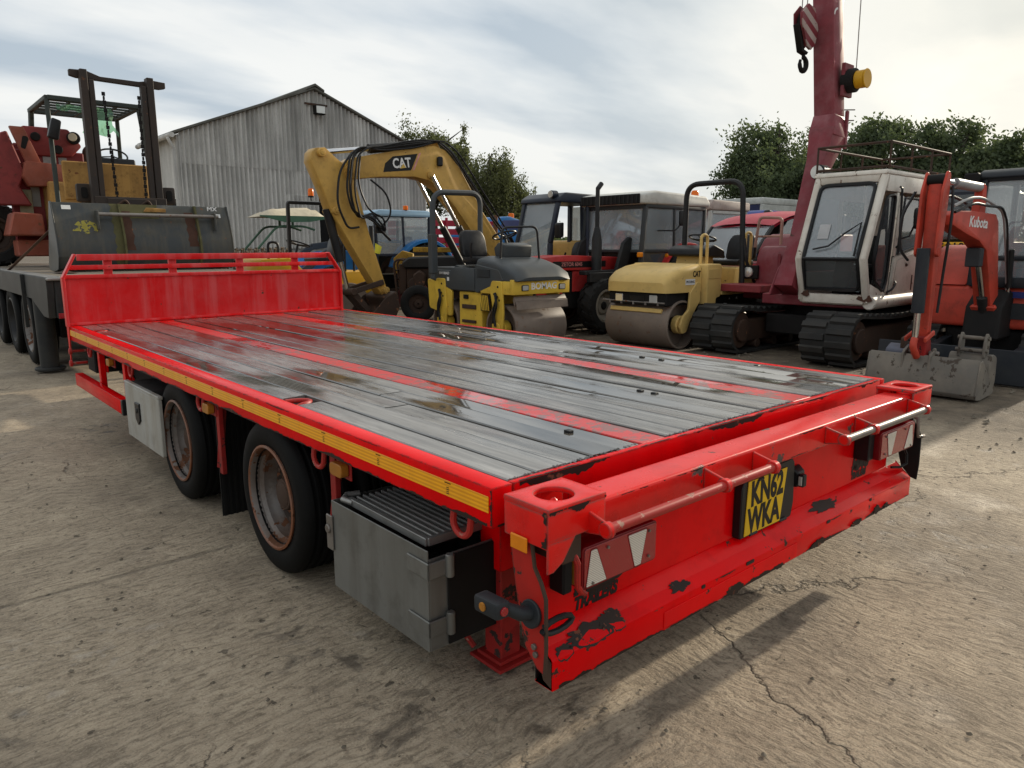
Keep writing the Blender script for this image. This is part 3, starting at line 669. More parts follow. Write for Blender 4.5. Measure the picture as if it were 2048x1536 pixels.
def wheel(y, side):
    xo = 0.035 if side < 0 else 2.465; sg = 1 if side < 0 else -1
    xc = xo + sg*0.115
    b = B(); b.lathe(tyre_prof(0.23, RW, 0.216), (xc, y, ZW), 'x', 56); w = part('wheel', b, RUBBER, TR, 0, ang=40)
    b = B(); s_ = sg
    b.lathe([(0.230,-0.100*s_),(0.236,-0.112*s_),(0.226,-0.116*s_),(0.219,-0.106*s_),(0.215,-0.072*s_),(0.200,-0.056*s_),(0.197,-0.025*s_),(0.184,-0.008*s_),(0.182,0.03*s_),(0.15,0.05*s_),(0.10,0.06*s_),(0.10,0.105*s_),(0.215,0.10*s_),(0.228,0.02*s_)], (xc,y,ZW), 'x', 48)
    r_ = sub('rim', b, RIM, w, bevel=0)
    b = B(); b.lathe([(0.2365,-0.108*s_),(0.238,-0.116*s_),(0.228,-0.1195*s_),(0.223,-0.112*s_)],(xc,y,ZW),'x',56); sub('rusty_lip', b, RUSTLIP, w, bevel=0)
    b = B(); b.lathe([(0.09,-0.002*s_),(0.150,0.008*s_),(0.178,-0.002*s_),(0.181,0.02*s_),(0.09,0.04*s_)],(xc,y,ZW),'x',40); sub('wheel_disc', b, RUSTDK2, w, bevel=0)
    b = B()
    b.cyl((xc-0.055*s_,y,ZW),(xc+0.03*s_,y,ZW),0.070,0.092,24); b.cyl((xc-0.063*s_,y,ZW),(xc-0.055*s_,y,ZW),0.045,0.062,20)
    for q in range(8):
        a = 2*PI*q/8; b.cyl((xc-0.028*s_, y+0.125*math.cos(a), ZW+0.125*math.sin(a)), (xc+0.02*s_, y+0.125*math.cos(a), ZW+0.125*math.sin(a)), 0.014, n=6)
    sub('hub', b, RUSTDK, w, bevel=0.003)
    b = B(); b.lathe(tyre_prof(0.22, RW, 0.22), (xo+sg*0.375, y, ZW), 'x', 40); part('inner_tyre', b, RUBBER, TR, 0, ang=40)
for y in (1.60, 2.895):
    for s_ in (-1, 1): wheel(y, s_)
    b = B(); b.cyl((0.2,y,ZW),(2.3,y,ZW),0.06,n=16); part('axle', b, UNDER, TR, 0)
# mud flaps between and behind the wheels, ribbed
for y, x0, x1 in ((2.30,0.06,0.52),(2.30,1.98,2.44)):
    b = B(); b.box(x0,x1,y-0.004,y+0.004,0.055,0.66)
    n = int((x1-x0)/0.03)
    for q in range(n): b.box(x0+0.008+q*0.03, x0+0.022+q*0.03, y-0.011,y-0.004,0.055,0.655)
    part('mud_flap', b, simple('flap_rubber', (0.007,0.007,0.007), 0.6, 0, 0.3), TR, 0)
for y in (1.02, 2.245):
    b = B(); b.box(0.052,0.075,y-0.02,y+0.02,0.30,0.695); b.beam((0.09,y+0.01,0.66),(0.065,y+0.05,0.32),0.018,0.03); part('mudguard_stay', b, RUSTRED, TR, 0.002)
for y0 in (1.60, 2.895):
    b = B(); b.lathe([(0.385,-0.0),(0.39,-0.0),(0.39,0.48),(0.385,0.48)], (0.04,y0,ZW), 'x', 48)
    b.v = [(x, y, max(z, 0.55)) if z < 0.55 else (x, y, min(z, 0.688)) for x, y, z in b.v]
# rear storage box, galvanised, with ribbed skids lying in it
b = B(); t = 0.006
b.box(0.03,0.03+t,0.36,1.0,0.15,0.50); b.box(0.03+t,0.62,0.36,0.36+t,0.15,0.47); b.box(0.03+t,0.62,1.0-t,1.0,0.15,0.50); b.box(0.614,0.62,0.36+t,1.0-t,0.15,0.50); b.box(0.03+t,0.614,0.36+t,1.0-t,0.15,0.156)
bx = part('storage_box', b, GALV, TR, 0.002, label='dull galvanised storage box hung behind the rear wheel')
b = B(); b.box(0.105,0.615,0.352,0.3595,0.155,0.465); sub('end_door', b, UNDER, bx, bevel=0.002)
b = B(); b.prism(rpoly([(0.355,0.452),(0.358,0.452),(0.452,0.452),(0.452,0.502),(0.358,0.502)],0.003),'x',0.022,0.030)
for z in (0.235, 0.435):
    b = B(); b.box(0.022,0.029,0.345,0.47,z-0.028,z+0.028); b.box(0.022,0.10,0.345,0.352,z-0.028,z+0.028); b.cyl((0.105,0.343,z-0.036),(0.105,0.343,z+0.042),0.015,n=12); sub('hinge', b, GALV, bx, bevel=0.003)
b = B(); b.box(0.020,0.029,0.985,1.03,0.30,0.44); b.cyl((0.012,1.01,0.385),(0.024,1.01,0.385),0.018,n=14); sub('latch', b, STEEL, bx, bevel=0.003)
b = B()
b.tube([(0.07,0.90,0.505),(0.055,0.95,0.51),(0.08,0.97,0.515),(0.13,0.955,0.515)],0.013,8); b.beam((0.075,0.42,0.50),(0.075,0.93,0.505),0.02,0.028); b.beam((0.40,0.42,0.50),(0.40,0.93,0.505),0.02,0.028); b.beam((0.075,0.425,0.50),(0.40,0.425,0.50),0.02,0.028)
for q in range(11): b.beam((0.10+0.0265*q,0.43,0.507),(0.10+0.0265*q,0.92,0.512),0.011,0.018)
sub('loading_skid', b, ALU, bx, bevel=0.002)
# front tool box with white door
b = B(); b.prism([(3.30,0.22),(3.83,0.22),(3.83,0.545),(3.80,0.575),(3.33,0.575),(3.30,0.545)],'x',0.028,0.42); tb = part('tool_box', b, UNDER, TR, 0.004, label='tool box with grubby white door in front of the wheels')
b = B(); b.prism(rpoly([(3.09,0.205),(3.85,0.205),(3.85,0.56),(3.09,0.56)],0.012),'x',0.004,0.027); b.beam((0.018,3.09,0.568),(0.018,3.85,0.568),0.03,0.02); dr = sub('door', b, BOXDOOR, tb, bevel=0.004)
b = B(); b.prism([(3.50,0.47),(3.60,0.47),(3.60,0.36),(3.55,0.325),(3.50,0.36)],'x',-0.006,0.006); b.cyl((-0.012,3.55,0.42),(-0.004,3.55,0.42),0.018,n=12); sub('latch', b, BLACKPL, tb, bevel=0.004)
# side guard and plumbing at the front
b = B(); b.box(-0.006,0.052,3.95,5.38,0.325,0.425); sg_ = part('side_guard', b, RED, TR, 0.004, 2)
b = B(); b.box(-0.008,0.054,3.905,3.949,0.322,0.428); sub('end_cap', b, BLACKPL, sg_)
for y in (4.05, 4.78):
    b = B(); b.box(0.055,0.095,y-0.03,y+0.03,0.33,0.70); b.box(0.096,0.11,y-0.045,y+0.045,0.5,0.56); part('guard_bracket', b, RED, TR, 0.003)
b = B(); b.tube([(0.16,4.42,0.58),(0.15,4.45,0.50),(0.16,4.44,0.42),(0.2,4.5,0.37),(0.3,4.6,0.36)],0.014,8); part('air_hose', b, simple('hose_grey',(0.25,0.25,0.25),0.5), TR, 0)
for y, z in ((5.28,0.62),(5.30,0.52)):
    b = B(); b.cyl((-0.03,y,z),(0.08,y,z),0.011,n=10); b.cyl((-0.05,y,z),(-0.028,y,z),0.026,n=12); part('brake_button', b, REDROD, TR, 0.003)
b = B(); b.box(0.10,0.30,5.15,5.40,0.44,0.68); b.box(0.3,0.5,4.9,5.3,0.40,0.6); part('valve_block', b, UNDER, TR, 0.01)
b = B(); b.beam((0.9,5.45,0.58),(1.25,7.2,0.55),0.10,0.12); b.beam((1.6,5.45,0.58),(1.25,7.2,0.55),0.10,0.12); b.cyl((1.25,7.2,0.55),(1.25,7.32,0.55),0.05); part('drawbar', b, RED, TR)
b = B(); b.cyl((0.45,3.9,0.45),(0.45,5.0,0.45),0.13,n=20); part('air_tank', b, UNDER, TR, 0.01)
# parking leg
b = B(); b.box(0.297,0.405,0.318,0.426,0.36,0.70); lg = part('parking_leg', b, RED, TR, 0.005, 2)
b = B(); b.box(0.306,0.396,0.327,0.417,0.02,0.36); sub('inner_tube', b, RUSTRED, lg, bevel=0.004)
b = B(); b.box(0.268,0.436,0.288,0.458,0.004,0.017); b.box(0.286,0.418,0.308,0.438,0.018,0.032); sub('foot_plate', b, RUSTRED, lg, bevel=0.003)
b = B(); b.tube([(0.30,0.47,0.02),(0.285,0.52,0.07),(0.27,0.535,0.11),(0.285,0.53,0.145),(0.31,0.52,0.15)],0.011,8); sub('locking_pin', b, REDROD, lg, bevel=0)
lg2 = copy_tree(lg, TR); lg2.location.x += 1.8
# rear assembly ------------------------------------------------------
def plate_hole(b, x0, x1, y0, y1, z0, z1, cx_, cy_, r, n=32):
    def sq(a):
        c_, s_ = math.cos(a), math.sin(a)
        tx = ((x1-cx_) if c_ > 0 else (x0-cx_))/c_ if abs(c_) > 1e-6 else 1e9
        ty = ((y1-cy_) if s_ > 0 else (y0-cy_))/s_ if abs(s_) > 1e-6 else 1e9
        k_ = min(abs(tx), abs(ty)); return (cx_+k_*c_, cy_+k_*s_)
    angs = sorted([2*PI*i/n for i in range(n)] + [math.atan2(yy-cy_, xx-cx_) % (2*PI) for xx in (x0,x1) for yy in (y0,y1)])
    m_ = len(angs); vs = []
    for z in (z0, z1):
        for a in angs: vs.append((*sq(a), z))
        for a in angs: vs.append((cx_+r*math.cos(a), cy_+r*math.sin(a), z))
    fs = []
    for i in range(m_):
        j = (i+1) % m_
        fs += [(i,j,m_+j,m_+i), (2*m_+i,3*m_+i,3*m_+j,2*m_+j), (i,2*m_+i,2*m_+j,j), (m_+i,m_+j,3*m_+j,3*m_+i)]
    return b.add(vs, fs)
for x0, x1, s_ in ((-0.004,0.212,-1),(2.272,2.488,1)):
    b = B(); plate_hole(b, x0, x1, -0.222, -0.052, 0.792, 0.808, (x0+x1)/2+0.005*s_, -0.137, 0.054)
    b.box(x0+0.0015,x1-0.0015,-0.2205,-0.212,0.715,0.798); b.box(x0+0.0015,x1-0.0015,-0.062,-0.0535,0.70,0.798)
    xo = x0+0.001 if s_ < 0 else x1-0.011; b.box(xo,xo+0.01,-0.2170,-0.0560,0.70,0.799)
    if s_ < 0: b.prism([(-0.002,0.722),(0.105,0.722),(0.055,0.655),(0.02,0.635),(-0.002,0.635)],'y',-0.2198,-0.213)
    cst = part('corner_casting', b, REDCAST, TR, 0.005, 2)
    b = B(); xm = (x0+x1)/2+0.005*s_; b.lathe([(0.002,0.055),(0.030,0.030),(0.040,0.0),(0.002,0.0)], (xm,-0.137,0.742), 'z', 20, False); b.box(x0+0.012,x1-0.012,-0.21,-0.064,0.730,0.741); sub('locking_cone', b, REDCAST, cst, bevel=0)
b = B(); b.prism(rpoly([(-0.205,0.690),(-0.085,0.690),(-0.085,0.782),(-0.205,0.782)],0.012,3),'x',0.205,2.28); part('rear_beam', b, REDCAST, TR, 0, ang=50)
b = B(); b.box(0.03,2.36,-0.098,-0.088,0.402,0.695); part('rear_panel', b, RED, TR, 0.003)
b = B(); b.prism([(-0.0985,0.412),(-0.0985,0.404),(-0.168,0.352),(-0.172,0.347),(-0.172,0.258),(-0.10,0.258),(-0.10,0.264),(-0.166,0.264),(-0.166,0.345),(-0.162,0.352)],'x',0.066,2.474)
bp = part('bumper', b, REDB, TR, 0.003, 2)
b = B(); b.box(0.072,2.47,-0.1005,-0.0965,0.259,0.40); sub('inner_plate', b, UNDER, bp, bevel=0)
b = B(); b.prism([(-0.167,0.266),(-0.167,0.343),(-0.150,0.352),(-0.133,0.330),(-0.128,0.300),(-0.136,0.278)],'x',0.064,0.070); sub('curled_edge', b, RUSTDK, bp, bevel=0.002)
for x, w in ((1.02,0.05),(1.62,0.03),(0.75,0.02),(2.02,0.02)):
    b = B(); b.prism(rpoly([(x,0.335),(x+w,0.335),(x+w,0.347),(x,0.347)],0.004),'y',-0.1745,-0.1716); sub('slot', b, BLACKPL, bp, bevel=0)
b = B(); b.box(0.55,1.38,-0.1752,-0.1722,0.268,0.322); sub('face_plate', b, REDB, bp, bevel=0.001)
# worn holes of bare dark steel where paint has flaked off the shelf
def flake(pts, ax, a0, a1, par, mat=None):
    b = B(); b.prism(pts, ax, a0, a1); return sub('paint_flake', b, mat or FLAKE, par, bevel=0)
rnd = random.Random(11)
def blob(cx_, cy_, rx, ry, n=64, j=0.35):
    sd_ = rnd.uniform(0, 90); out = []
    for i in range(n):
        a = 2*PI*i/n; q = V((math.cos(a), math.sin(a), 0)); k_ = 1+j*1.5*mnoise.noise(q*1.6+V((sd_,0,0)))+j*0.8*mnoise.noise(q*5+V((0,sd_,0)))+rnd.uniform(-0.07,0.07)
        out.append((cx_+rx*q.x*k_, cy_+ry*q.y*k_))
    return out
def shelf(xm, sm, rx, rs):
    """a flake on the sloping shelf; s runs from panel (0) to lip (1)"""
    p = blob(xm, sm, rx, rs); b = B(); vs = []
    for o_ in (0.0005, 0.0016):
        for x, s_ in p:
            y = -0.0985-0.0695*s_; z = 0.412-0.060*s_; vs.append((x, y-0.6*o_, z+0.8*o_) if s_ < 0.97 else (x, -0.1722-o_, 0.347-(s_-0.97)*0.09))
    n = len(p); b.add(vs, [(i,(i+1)%n,n+(i+1)%n,n+i) for i in range(n)]+[tuple(range(n,2*n))]); sub('paint_flake', b, FLAKE, bp, bevel=0)
for a in ((0.24,0.78,0.09,0.30),(0.33,0.70,0.05,0.34),(0.66,0.75,0.05,0.22),(1.68,0.45,0.10,0.26),(0.12,0.9,0.03,0.2)): shelf(*a)
for x, z, rx, rz in ((0.95,0.272,0.05,0.018),(1.55,0.270,0.06,0.014),(2.10,0.278,0.03,0.016),(1.25,0.266,0.03,0.010),(1.9,0.268,0.05,0.012),(2.2,0.275,0.02,0.012)):
    flake(blob(x, z, rx, rz), 'y', -0.1763, -0.1753 if 0.5 < x < 1.39 else -0.1721, bp)
# end plates
pl = [(-0.05,0.792),(-0.062,0.66),(-0.095,0.52),(-0.125,0.405),(-0.215,0.300),(-0.2215,0.42),(-0.220,0.56),(-0.198,0.60),(-0.165,0.635),(-0.148,0.69),(-0.205,0.75),(-0.205,0.7915)]
pl = [(-0.064,0.700),(-0.075,0.62),(-0.098,0.50),(-0.125,0.400),(-0.172,0.352),(-0.2,0.345),(-0.205,0.42),(-0.203,0.56),(-0.185,0.60),(-0.160,0.635),(-0.148,0.70)]
for x, mt_ in ((0.012, PLATERED), (2.468, UNDER)):
    b = B(); b.prism(pl,'x',x-0.005,x+0.005); ep = part('end_plate', b, mt_, TR, 0.002)
    if x < 1:
        b = B(); b.tube([(x-0.002,-0.149,0.70),(x-0.004,-0.162,0.635),(x-0.004,-0.187,0.60),(x-0.004,-0.205,0.56),(x-0.004,-0.207,0.42),(x-0.004,-0.202,0.345)],0.006,6); sub('flange', b, RUSTDK, ep, bevel=0)
        for z in (0.415,0.395):
            b = B(); b.cyl((x-0.013,-0.165-0.3*(0.415-z),z),(x-0.004,-0.165-0.3*(0.415-z),z),0.009,n=6); sub('bolt', b, STEEL, ep, bevel=0.001)
b = B(); b.box(-0.011,-0.0045,-0.150,-0.086,0.672,0.714); part('side_reflector', b, AMBER, TR, 0.003)
# guard rods over the lamps, on their tabs
def tab(x):
    p = rpoly([(-0.2055,0.705),(-0.2055,0.772),(-0.262,0.758),(-0.302,0.748),(-0.302,0.715),(-0.262,0.715)],[0,0,0.01,0.02,0.02,0.01]); b = B(); b.prism(p,'x',x-0.005,x+0.005); b.cyl((x-0.012,-0.281,0.735),(x+0.012,-0.281,0.735),0.021,n=16); part('rod_tab', b, REDCAST, TR, 0.002)
for xs_ in ((0.150,0.685,0.965),(1.475,1.725,2.25)):
    b = B(); b.cyl((xs_[0]-0.008,-0.281,0.735),(xs_[2]+0.008,-0.281,0.735),0.0145,n=16); part('guard_rod', b, REDROD if xs_[0] < 1 else STEEL, TR, 0.002)
    for x in xs_: tab(x)
# tail lamps
def tail_lamp(x0, x1, y0, flip):
    z0, z1 = 0.520, 0.645; yf = y0-0.078
    b = B(); b.prism(rpoly([(x0,z0),(x1,z0),(x1,z1),(x0,z1)],0.014),'y',y0,yf); tl = part('tail_lamp', b, LENSBOX, TR, 0.004, 2)
    b = B(); b.prism(rpoly([(x0+0.008,z0+0.006),(x1-0.006,z0+0.006),(x1-0.006,z1-0.006),(x0+0.008,z1-0.006)],0.010),'y',yf-0.0006,yf-0.003); sub('red_lens', b, LENSRED, tl, bevel=0.001)
    w = x1-x0
    for a0, a1, a2, a3 in ((0.045,0.30,0.17,0.10),(0.68,0.76,0.84,0.58)):
        q = [(a0,0.07),(a1,0.07),(a2,0.93),(a3,0.93)]
        if flip: q = [(1-p_[0],p_[1]) for p_ in q]
        q = [(x0+w*p_[0], z0+0.12*p_[1]) for p_ in q]
        b = B(); b.prism(rpoly(q,0.004,2),'y',yf-0.0032,yf-0.0052); sub('white_lens', b, LENSWHITE, tl, bevel=0.001)
        m_ = V((sum(p_[0] for p_ in q)/4, sum(p_[1] for p_ in q)/4)); q2 = [tuple(m_+(V(p_)-m_)*1.09) for p_ in q]
        b = B(); b.prism(rpoly(q2,0.004,2),'y',yf-0.0031,yf-0.0040); sub('lens_rim', b, LENSBOX, tl, bevel=0)
    for sx, sz in ((0.12,0.13),(0.31,0.86),(0.87,0.86),(0.87,0.2)):
        sx = 1-sx if flip else sx; b = B(); b.cyl((x0+w*sx,yf-0.0085,z0+0.12*sz),(x0+w*sx,yf-0.0032,z0+0.12*sz),0.0045,n=10); sub('screw', b, STEEL, tl, bevel=0)
    return tl
tl = tail_lamp(0.168,0.492,-0.0995,False)
b = B(); b.box(0.156,0.1675,-0.165,-0.12,0.535,0.635); sub('amber_end', b, AMBERDIRTY, tl, bevel=0.004); b = B(); b.box(0.118,0.1555,-0.158,-0.0995,0.515,0.650); sub('lamp_bracket', b, UNDER, tl, bevel=0.006)
tl = tail_lamp(2.035,2.405,-0.112,True)
b = B(); b.box(1.985,2.034,-0.165,-0.099,0.522,0.640); b.box(2.04,2.40,-0.1115,-0.0985,0.53,0.63); sub('mounting_box', b, BLACKPL, tl, bevel=0.004)
# hook handle beside the lamp and bracket remains
b = B(); b.tube([(0.105,-0.17,0.66),(0.108,-0.205,0.655),(0.112,-0.215,0.63),(0.112,-0.215,0.59),(0.115,-0.213,0.565),(0.13,-0.213,0.545),(0.146,-0.213,0.535)],[0.008,0.009,0.0095,0.0095,0.009,0.008,0.008],8); part('lamp_hook', b, PLATERED, TR, 0)
b = B(); b.tube([(2.445,-0.15,0.66),(2.44,-0.19,0.645),(2.44,-0.195,0.58),(2.45,-0.195,0.56),(2.50,-0.195,0.553)],0.008,8); b.cyl((2.49,-0.195,0.553),(2.515,-0.195,0.553),0.010,n=6); part('lamp_hook', b, STEEL, TR, 0)
b = B(); b.box(0.06,0.13,-0.212,-0.10,0.64,0.72); part('latch_housing', b, RUSTDK, TR, 0.004)
b = B(); b.tube([(2.40,-0.15,0.52),(2.43,-0.16,0.47),(2.41,-0.17,0.43),(2.36,-0.16,0.42),(2.31,-0.14,0.425)],0.006,6); part('cable', b, BLACKPL, TR, 0)
b = B(); b.tube([(0.02,-0.185,0.475)]+[(0.055+0.055*math.cos(R(a)), -0.20, 0.475+0.018*math.sin(R(a))) for a in range(150,-181,-30)],0.0085,8); part('cable', b, BLACKPL, TR, 0)
# number plate with its holder and lamp
b = B(); b.prism(rpoly([(1.035,0.412),(1.395,0.412),(1.41,0.47),(1.40,0.635),(1.38,0.652),(1.06,0.640),(1.035,0.60)],0.012),'y',-0.0985,-0.132)
for x in (1.09, 1.30): b.box(x,x+0.055,-0.140,-0.1322,0.412,0.424)
for x in (1.13, 1.25): b.box(x,x+0.04,-0.140,-0.1322,0.612,0.625)
ph = part('number_plate', b, BLACKPL, TR, 0.004)
b = B(); b.prism([(1.058,0.42),(1.305,0.42),(1.338,0.624),(1.070,0.624)],'y',-0.1321,-0.1358); pf = sub('plate_face', b, PLATEYEL, ph, bevel=0.001)
lettering('registration', 'KN62', 0.128, BLACKP, ph, (1.200,-0.1364,0.570), (1,0,0.02), bold=0.0048, xs=0.72, depth=0.0005)
lettering('registration', 'WKA', 0.128, BLACKP, ph, (1.185,-0.1364,0.470), (1,0,0.02), bold=0.0048, xs=0.72, depth=0.0005)
b = B(); b.prism(rpoly([(1.43,0.515),(1.50,0.515),(1.50,0.60),(1.43,0.60)],0.01),'y',-0.0985,-0.13,rpoly([(1.435,0.52),(1.49,0.52),(1.49,0.58),(1.435,0.58)],0.01)); b.box(1.432,1.46,-0.155,-0.131,0.525,0.575); pll = part('plate_lamp', b, BLACKPL, TR, 0.004)
b = B(); b.box(1.428,1.4318,-0.150,-0.136,0.532,0.568); sub('lens', b, LAMPGLASS, pll, bevel=0.001)
# cut-out maker's lettering in the rear panel
for x, z, s_ in ((0.325,0.492,1.0),(2.065,0.485,0.78)):
    lettering('cut_out_lettering', 'MAC', 0.105*s_, BLACKP, TR, (x,-0.0990,z), (1,0,0), bold=0.004, xs=0.95, shear=0.2, depth=0.0006)
    lettering('cut_out_lettering', 'TRAILERS', 0.052*s_, BLACKP, TR, (x-0.01,-0.0990,z-0.062*s_), (1,0,0), bold=0.003, xs=0.86, shear=0.2, depth=0.0006)
for p_ in (blob(0.34,0.485,0.11,0.035,64,0.5), blob(2.08,0.49,0.075,0.03,64,0.5)):
    b = B(); b.prism(p_,'y',-0.0985,-0.0992); part('worn_patch', b, FLAKE, TR, 0)
# marker lamp on a rubber arm
b = B(); b.tube([(0.006,-0.155,0.508),(-0.03,-0.15,0.515),(-0.062,-0.14,0.535),(-0.085,-0.125,0.55),(-0.11,-0.112,0.552)],[0.021,0.020,0.017,0.016,0.016],12); b.cyl((0.006,-0.155,0.505),(-0.006,-0.155,0.507),0.038,n=18); ma = part('marker_lamp', b, simple('marker_rubber', (0.022,0.026,0.030), 0.5, 0, 0.2), TR, 0.003)
b = B(); b.beam((-0.10,-0.07,0.548),(-0.10,-0.165,0.552),0.045,0.045); sub('lamp_body', b, MATS['marker_rubber'], ma, bevel=0.008, seg=2)
b = B(); b.cyl((-0.10,-0.164,0.551),(-0.10,-0.170,0.551),0.012,n=12); sub('red_lens', b, LENSRED, ma, bevel=0.001)
b = B(); b.cyl((-0.122,-0.11,0.551),(-0.127,-0.11,0.551),0.012,n=12); sub('amber_lens', b, AMBERDIRTY, ma, bevel=0.001)
# unseen tube added under the tail to cast a shadow bar
b = B(); b.box(0.42,2.40,0.02,0.13,0.30,0.38); part('shadow_tube', b, UNDER, TR, 0.005)
# headboard
b = B(); gr = []
xs_ = [0.018+2.46*i/200 for i in range(201)]
def hby(x):
    ph_ = (x % 0.308)/0.308
    return 5.470 + (0.007 if ph_ < 0.12 else 0.0) + 0.0025*math.sin(x*17)
for z in (0.825,1.0,1.20): gr.append([(x, hby(x)+0.004*math.sin(x*5+z*6), z) for x in xs_])
b.sheet(gr); b.sheet([[(x, 5.495, z) for x in (0.018,2.478)] for z in (0.825,1.20)])
hb = part('headboard', b, REDHB, TR, 0, label='dented red headboard panel with pale vertical scuffs')
def hpart(name, *bxs, bev=0.004):
    b = B()
    for q in bxs: b.box(*q)
    return part(name, b, REDHB, TR, bev, 2)
hpart('headboard_rail',(0.0,2.495,5.452,5.505,0.8085,0.832)); hpart('headboard_rail',(0.012,2.485,5.450,5.508,1.192,1.222))
hpart('headboard_rail',(0.045,2.445,5.462,5.498,1.262,1.300)); hpart('headboard_rail',(0.115,2.345,5.462,5.498,1.336,1.388))
for x in (0.345,0.865,1.47,2.02): hpart('headboard_post',(x-0.032,x+0.032,5.499,5.53,1.1,1.385))
b = B()
for s_, x0, x1 in ((1,0.0,0.10),(-1,2.485,2.36)):
    b.beam((x0,5.48,0.80),(x0,5.48,1.205),0.022,0.075,(0,1,0)); b.beam((x0,5.48,1.20),(x1,5.48,1.388),0.018,0.075,(0,1,0))
part('headboard_stile', b, REDHB, TR, 0.003)
b = B(); b.prism([(5.40,0.806),(5.50,0.806),(5.50,0.50),(5.47,0.50)],'x',-0.008,0.0); part('front_gusset', b, RED, TR, 0.002)

# ragged bare edges where the paint has flaked off
def ragged(name, fn, s0, s1, amp, bias, freq, seed, par, step=0.004, mat=None):
    # fn(s, h) gives a point on the face h below the edge; strips are cut wherever the noise falls away
    n = int((s1-s0)/step); run = []; b = B()
    def flush():
        if len(run) > 2:
            g0 = [fn(s_, 0.0) for s_, h_ in run]; g1 = [fn(s_, h_) for s_, h_ in run]; b.sheet([g0, g1])
        run.clear()
    for i in range(n+1):
        s_ = s0+(s1-s0)*i/n
        h_ = amp*(bias+1.3*mnoise.noise(V((s_*freq, seed, 0)))+0.5*mnoise.noise(V((s_*freq*6, seed, 4)))+0.3*mnoise.noise(V((s_*freq*25, seed, 9))))
        if h_ > 0.0012: run.append((s_, h_))
        else: flush()
    flush()
    if b.f: return tag(part(name, b, mat or FLAKE, par, 0, smooth=False), kind='stuff')
ragged('flaked_edge', lambda s_, h_: (s_, -0.0009, 0.8042-h_), 0.10, 2.44, 0.030, 0.10, 2.1, 1.0, TR)
ragged('flaked_edge', lambda s_, h_: (s_, -0.0006+h_, 0.8077), 0.10, 2.44, 0.014, 0.35, 3.0, 3.0, TR)
ragged('flaked_edge', lambda s_, h_: (-0.0009, s_, 0.6935+h_), 0.02, 5.40, 0.012, 0.42, 5.0, 5.0, TR)
ragged('flaked_edge', lambda s_, h_: (-0.0009, s_, 0.8035-h_), 0.02, 5.40, 0.006, -0.05, 4.0, 6.0, TR)
ragged('flaked_edge', lambda s_, h_: (s_, -0.1729 if not 0.55 < s_ < 1.38 else -0.1759, 0.2605+h_), 0.09, 2.46, 0.014, 0.45, 4.0, 7.0, TR)
ragged('flaked_edge', lambda s_, h_: (s_, -0.1728, 0.3435-h_), 0.09, 2.46, 0.010, -0.18, 5.0, 8.0, TR)
ragged('flaked_edge', lambda s_, h_: (s_, -0.2056, 0.777-h_), 0.22, 2.27, 0.008, 0.0, 4.0, 9.0, TR)
ragged('flaked_edge', lambda s_, h_: (s_, -0.2056, 0.698+h_), 0.22, 2.27, 0.006, 0.1, 5.0, 10.0, TR)
ragged('flaked_edge', lambda s_, h_: (0.0-0.0009, -0.0+h_, s_), 0.70, 0.80, 0.016, 0.5, 20.0, 11.0, TR, 0.002)
ragged('flaked_edge', lambda s_, h_: (s_, -0.0009, 0.6925+h_), 0.02, 2.48, 0.012, 0.3, 4.0, 12.0, TR)
ragged('flaked_edge', lambda s_, h_: (-0.0045-0.0006, -0.218+h_, s_), 0.705, 0.80, 0.022, 0.5, 18.0, 13.0, TR, 0.002)
ragged('flaked_edge', lambda s_, h_: (s_, -0.2228, 0.80-h_), 0.0, 0.21, 0.018, 0.3, 14.0, 14.0, TR, 0.002)
ragged('flaked_edge', lambda s_, h_: (2.2715+s_, -0.2228, 0.80-h_), 0.0, 0.21, 0.012, 0.2, 14.0, 15.0, TR, 0.002)
# splintered plank ends along the rear sill
rnd = random.Random(31); b = B()
for i in range(260):
    x = rnd.uniform(0.085, 2.44)
    if 0.665 < x < 0.805 or 1.66 < x < 1.83: continue
    l = rnd.uniform(0.006,0.022); w_ = rnd.uniform(0.0012,0.003); z = H+rnd.uniform(-0.001,0.004)
    b.add([(x-w_,0.034,z-0.003),(x+w_,0.034,z-0.003),(x+rnd.uniform(-0.006,0.006),0.034-l,z+rnd.uniform(-0.004,0.004)),(x,0.034,z+0.002)],[(0,1,2),(1,3,2),(3,0,2)])
tag(part('plank_splinters', b, PLANK, TR, 0, smooth=False), kind='stuff')
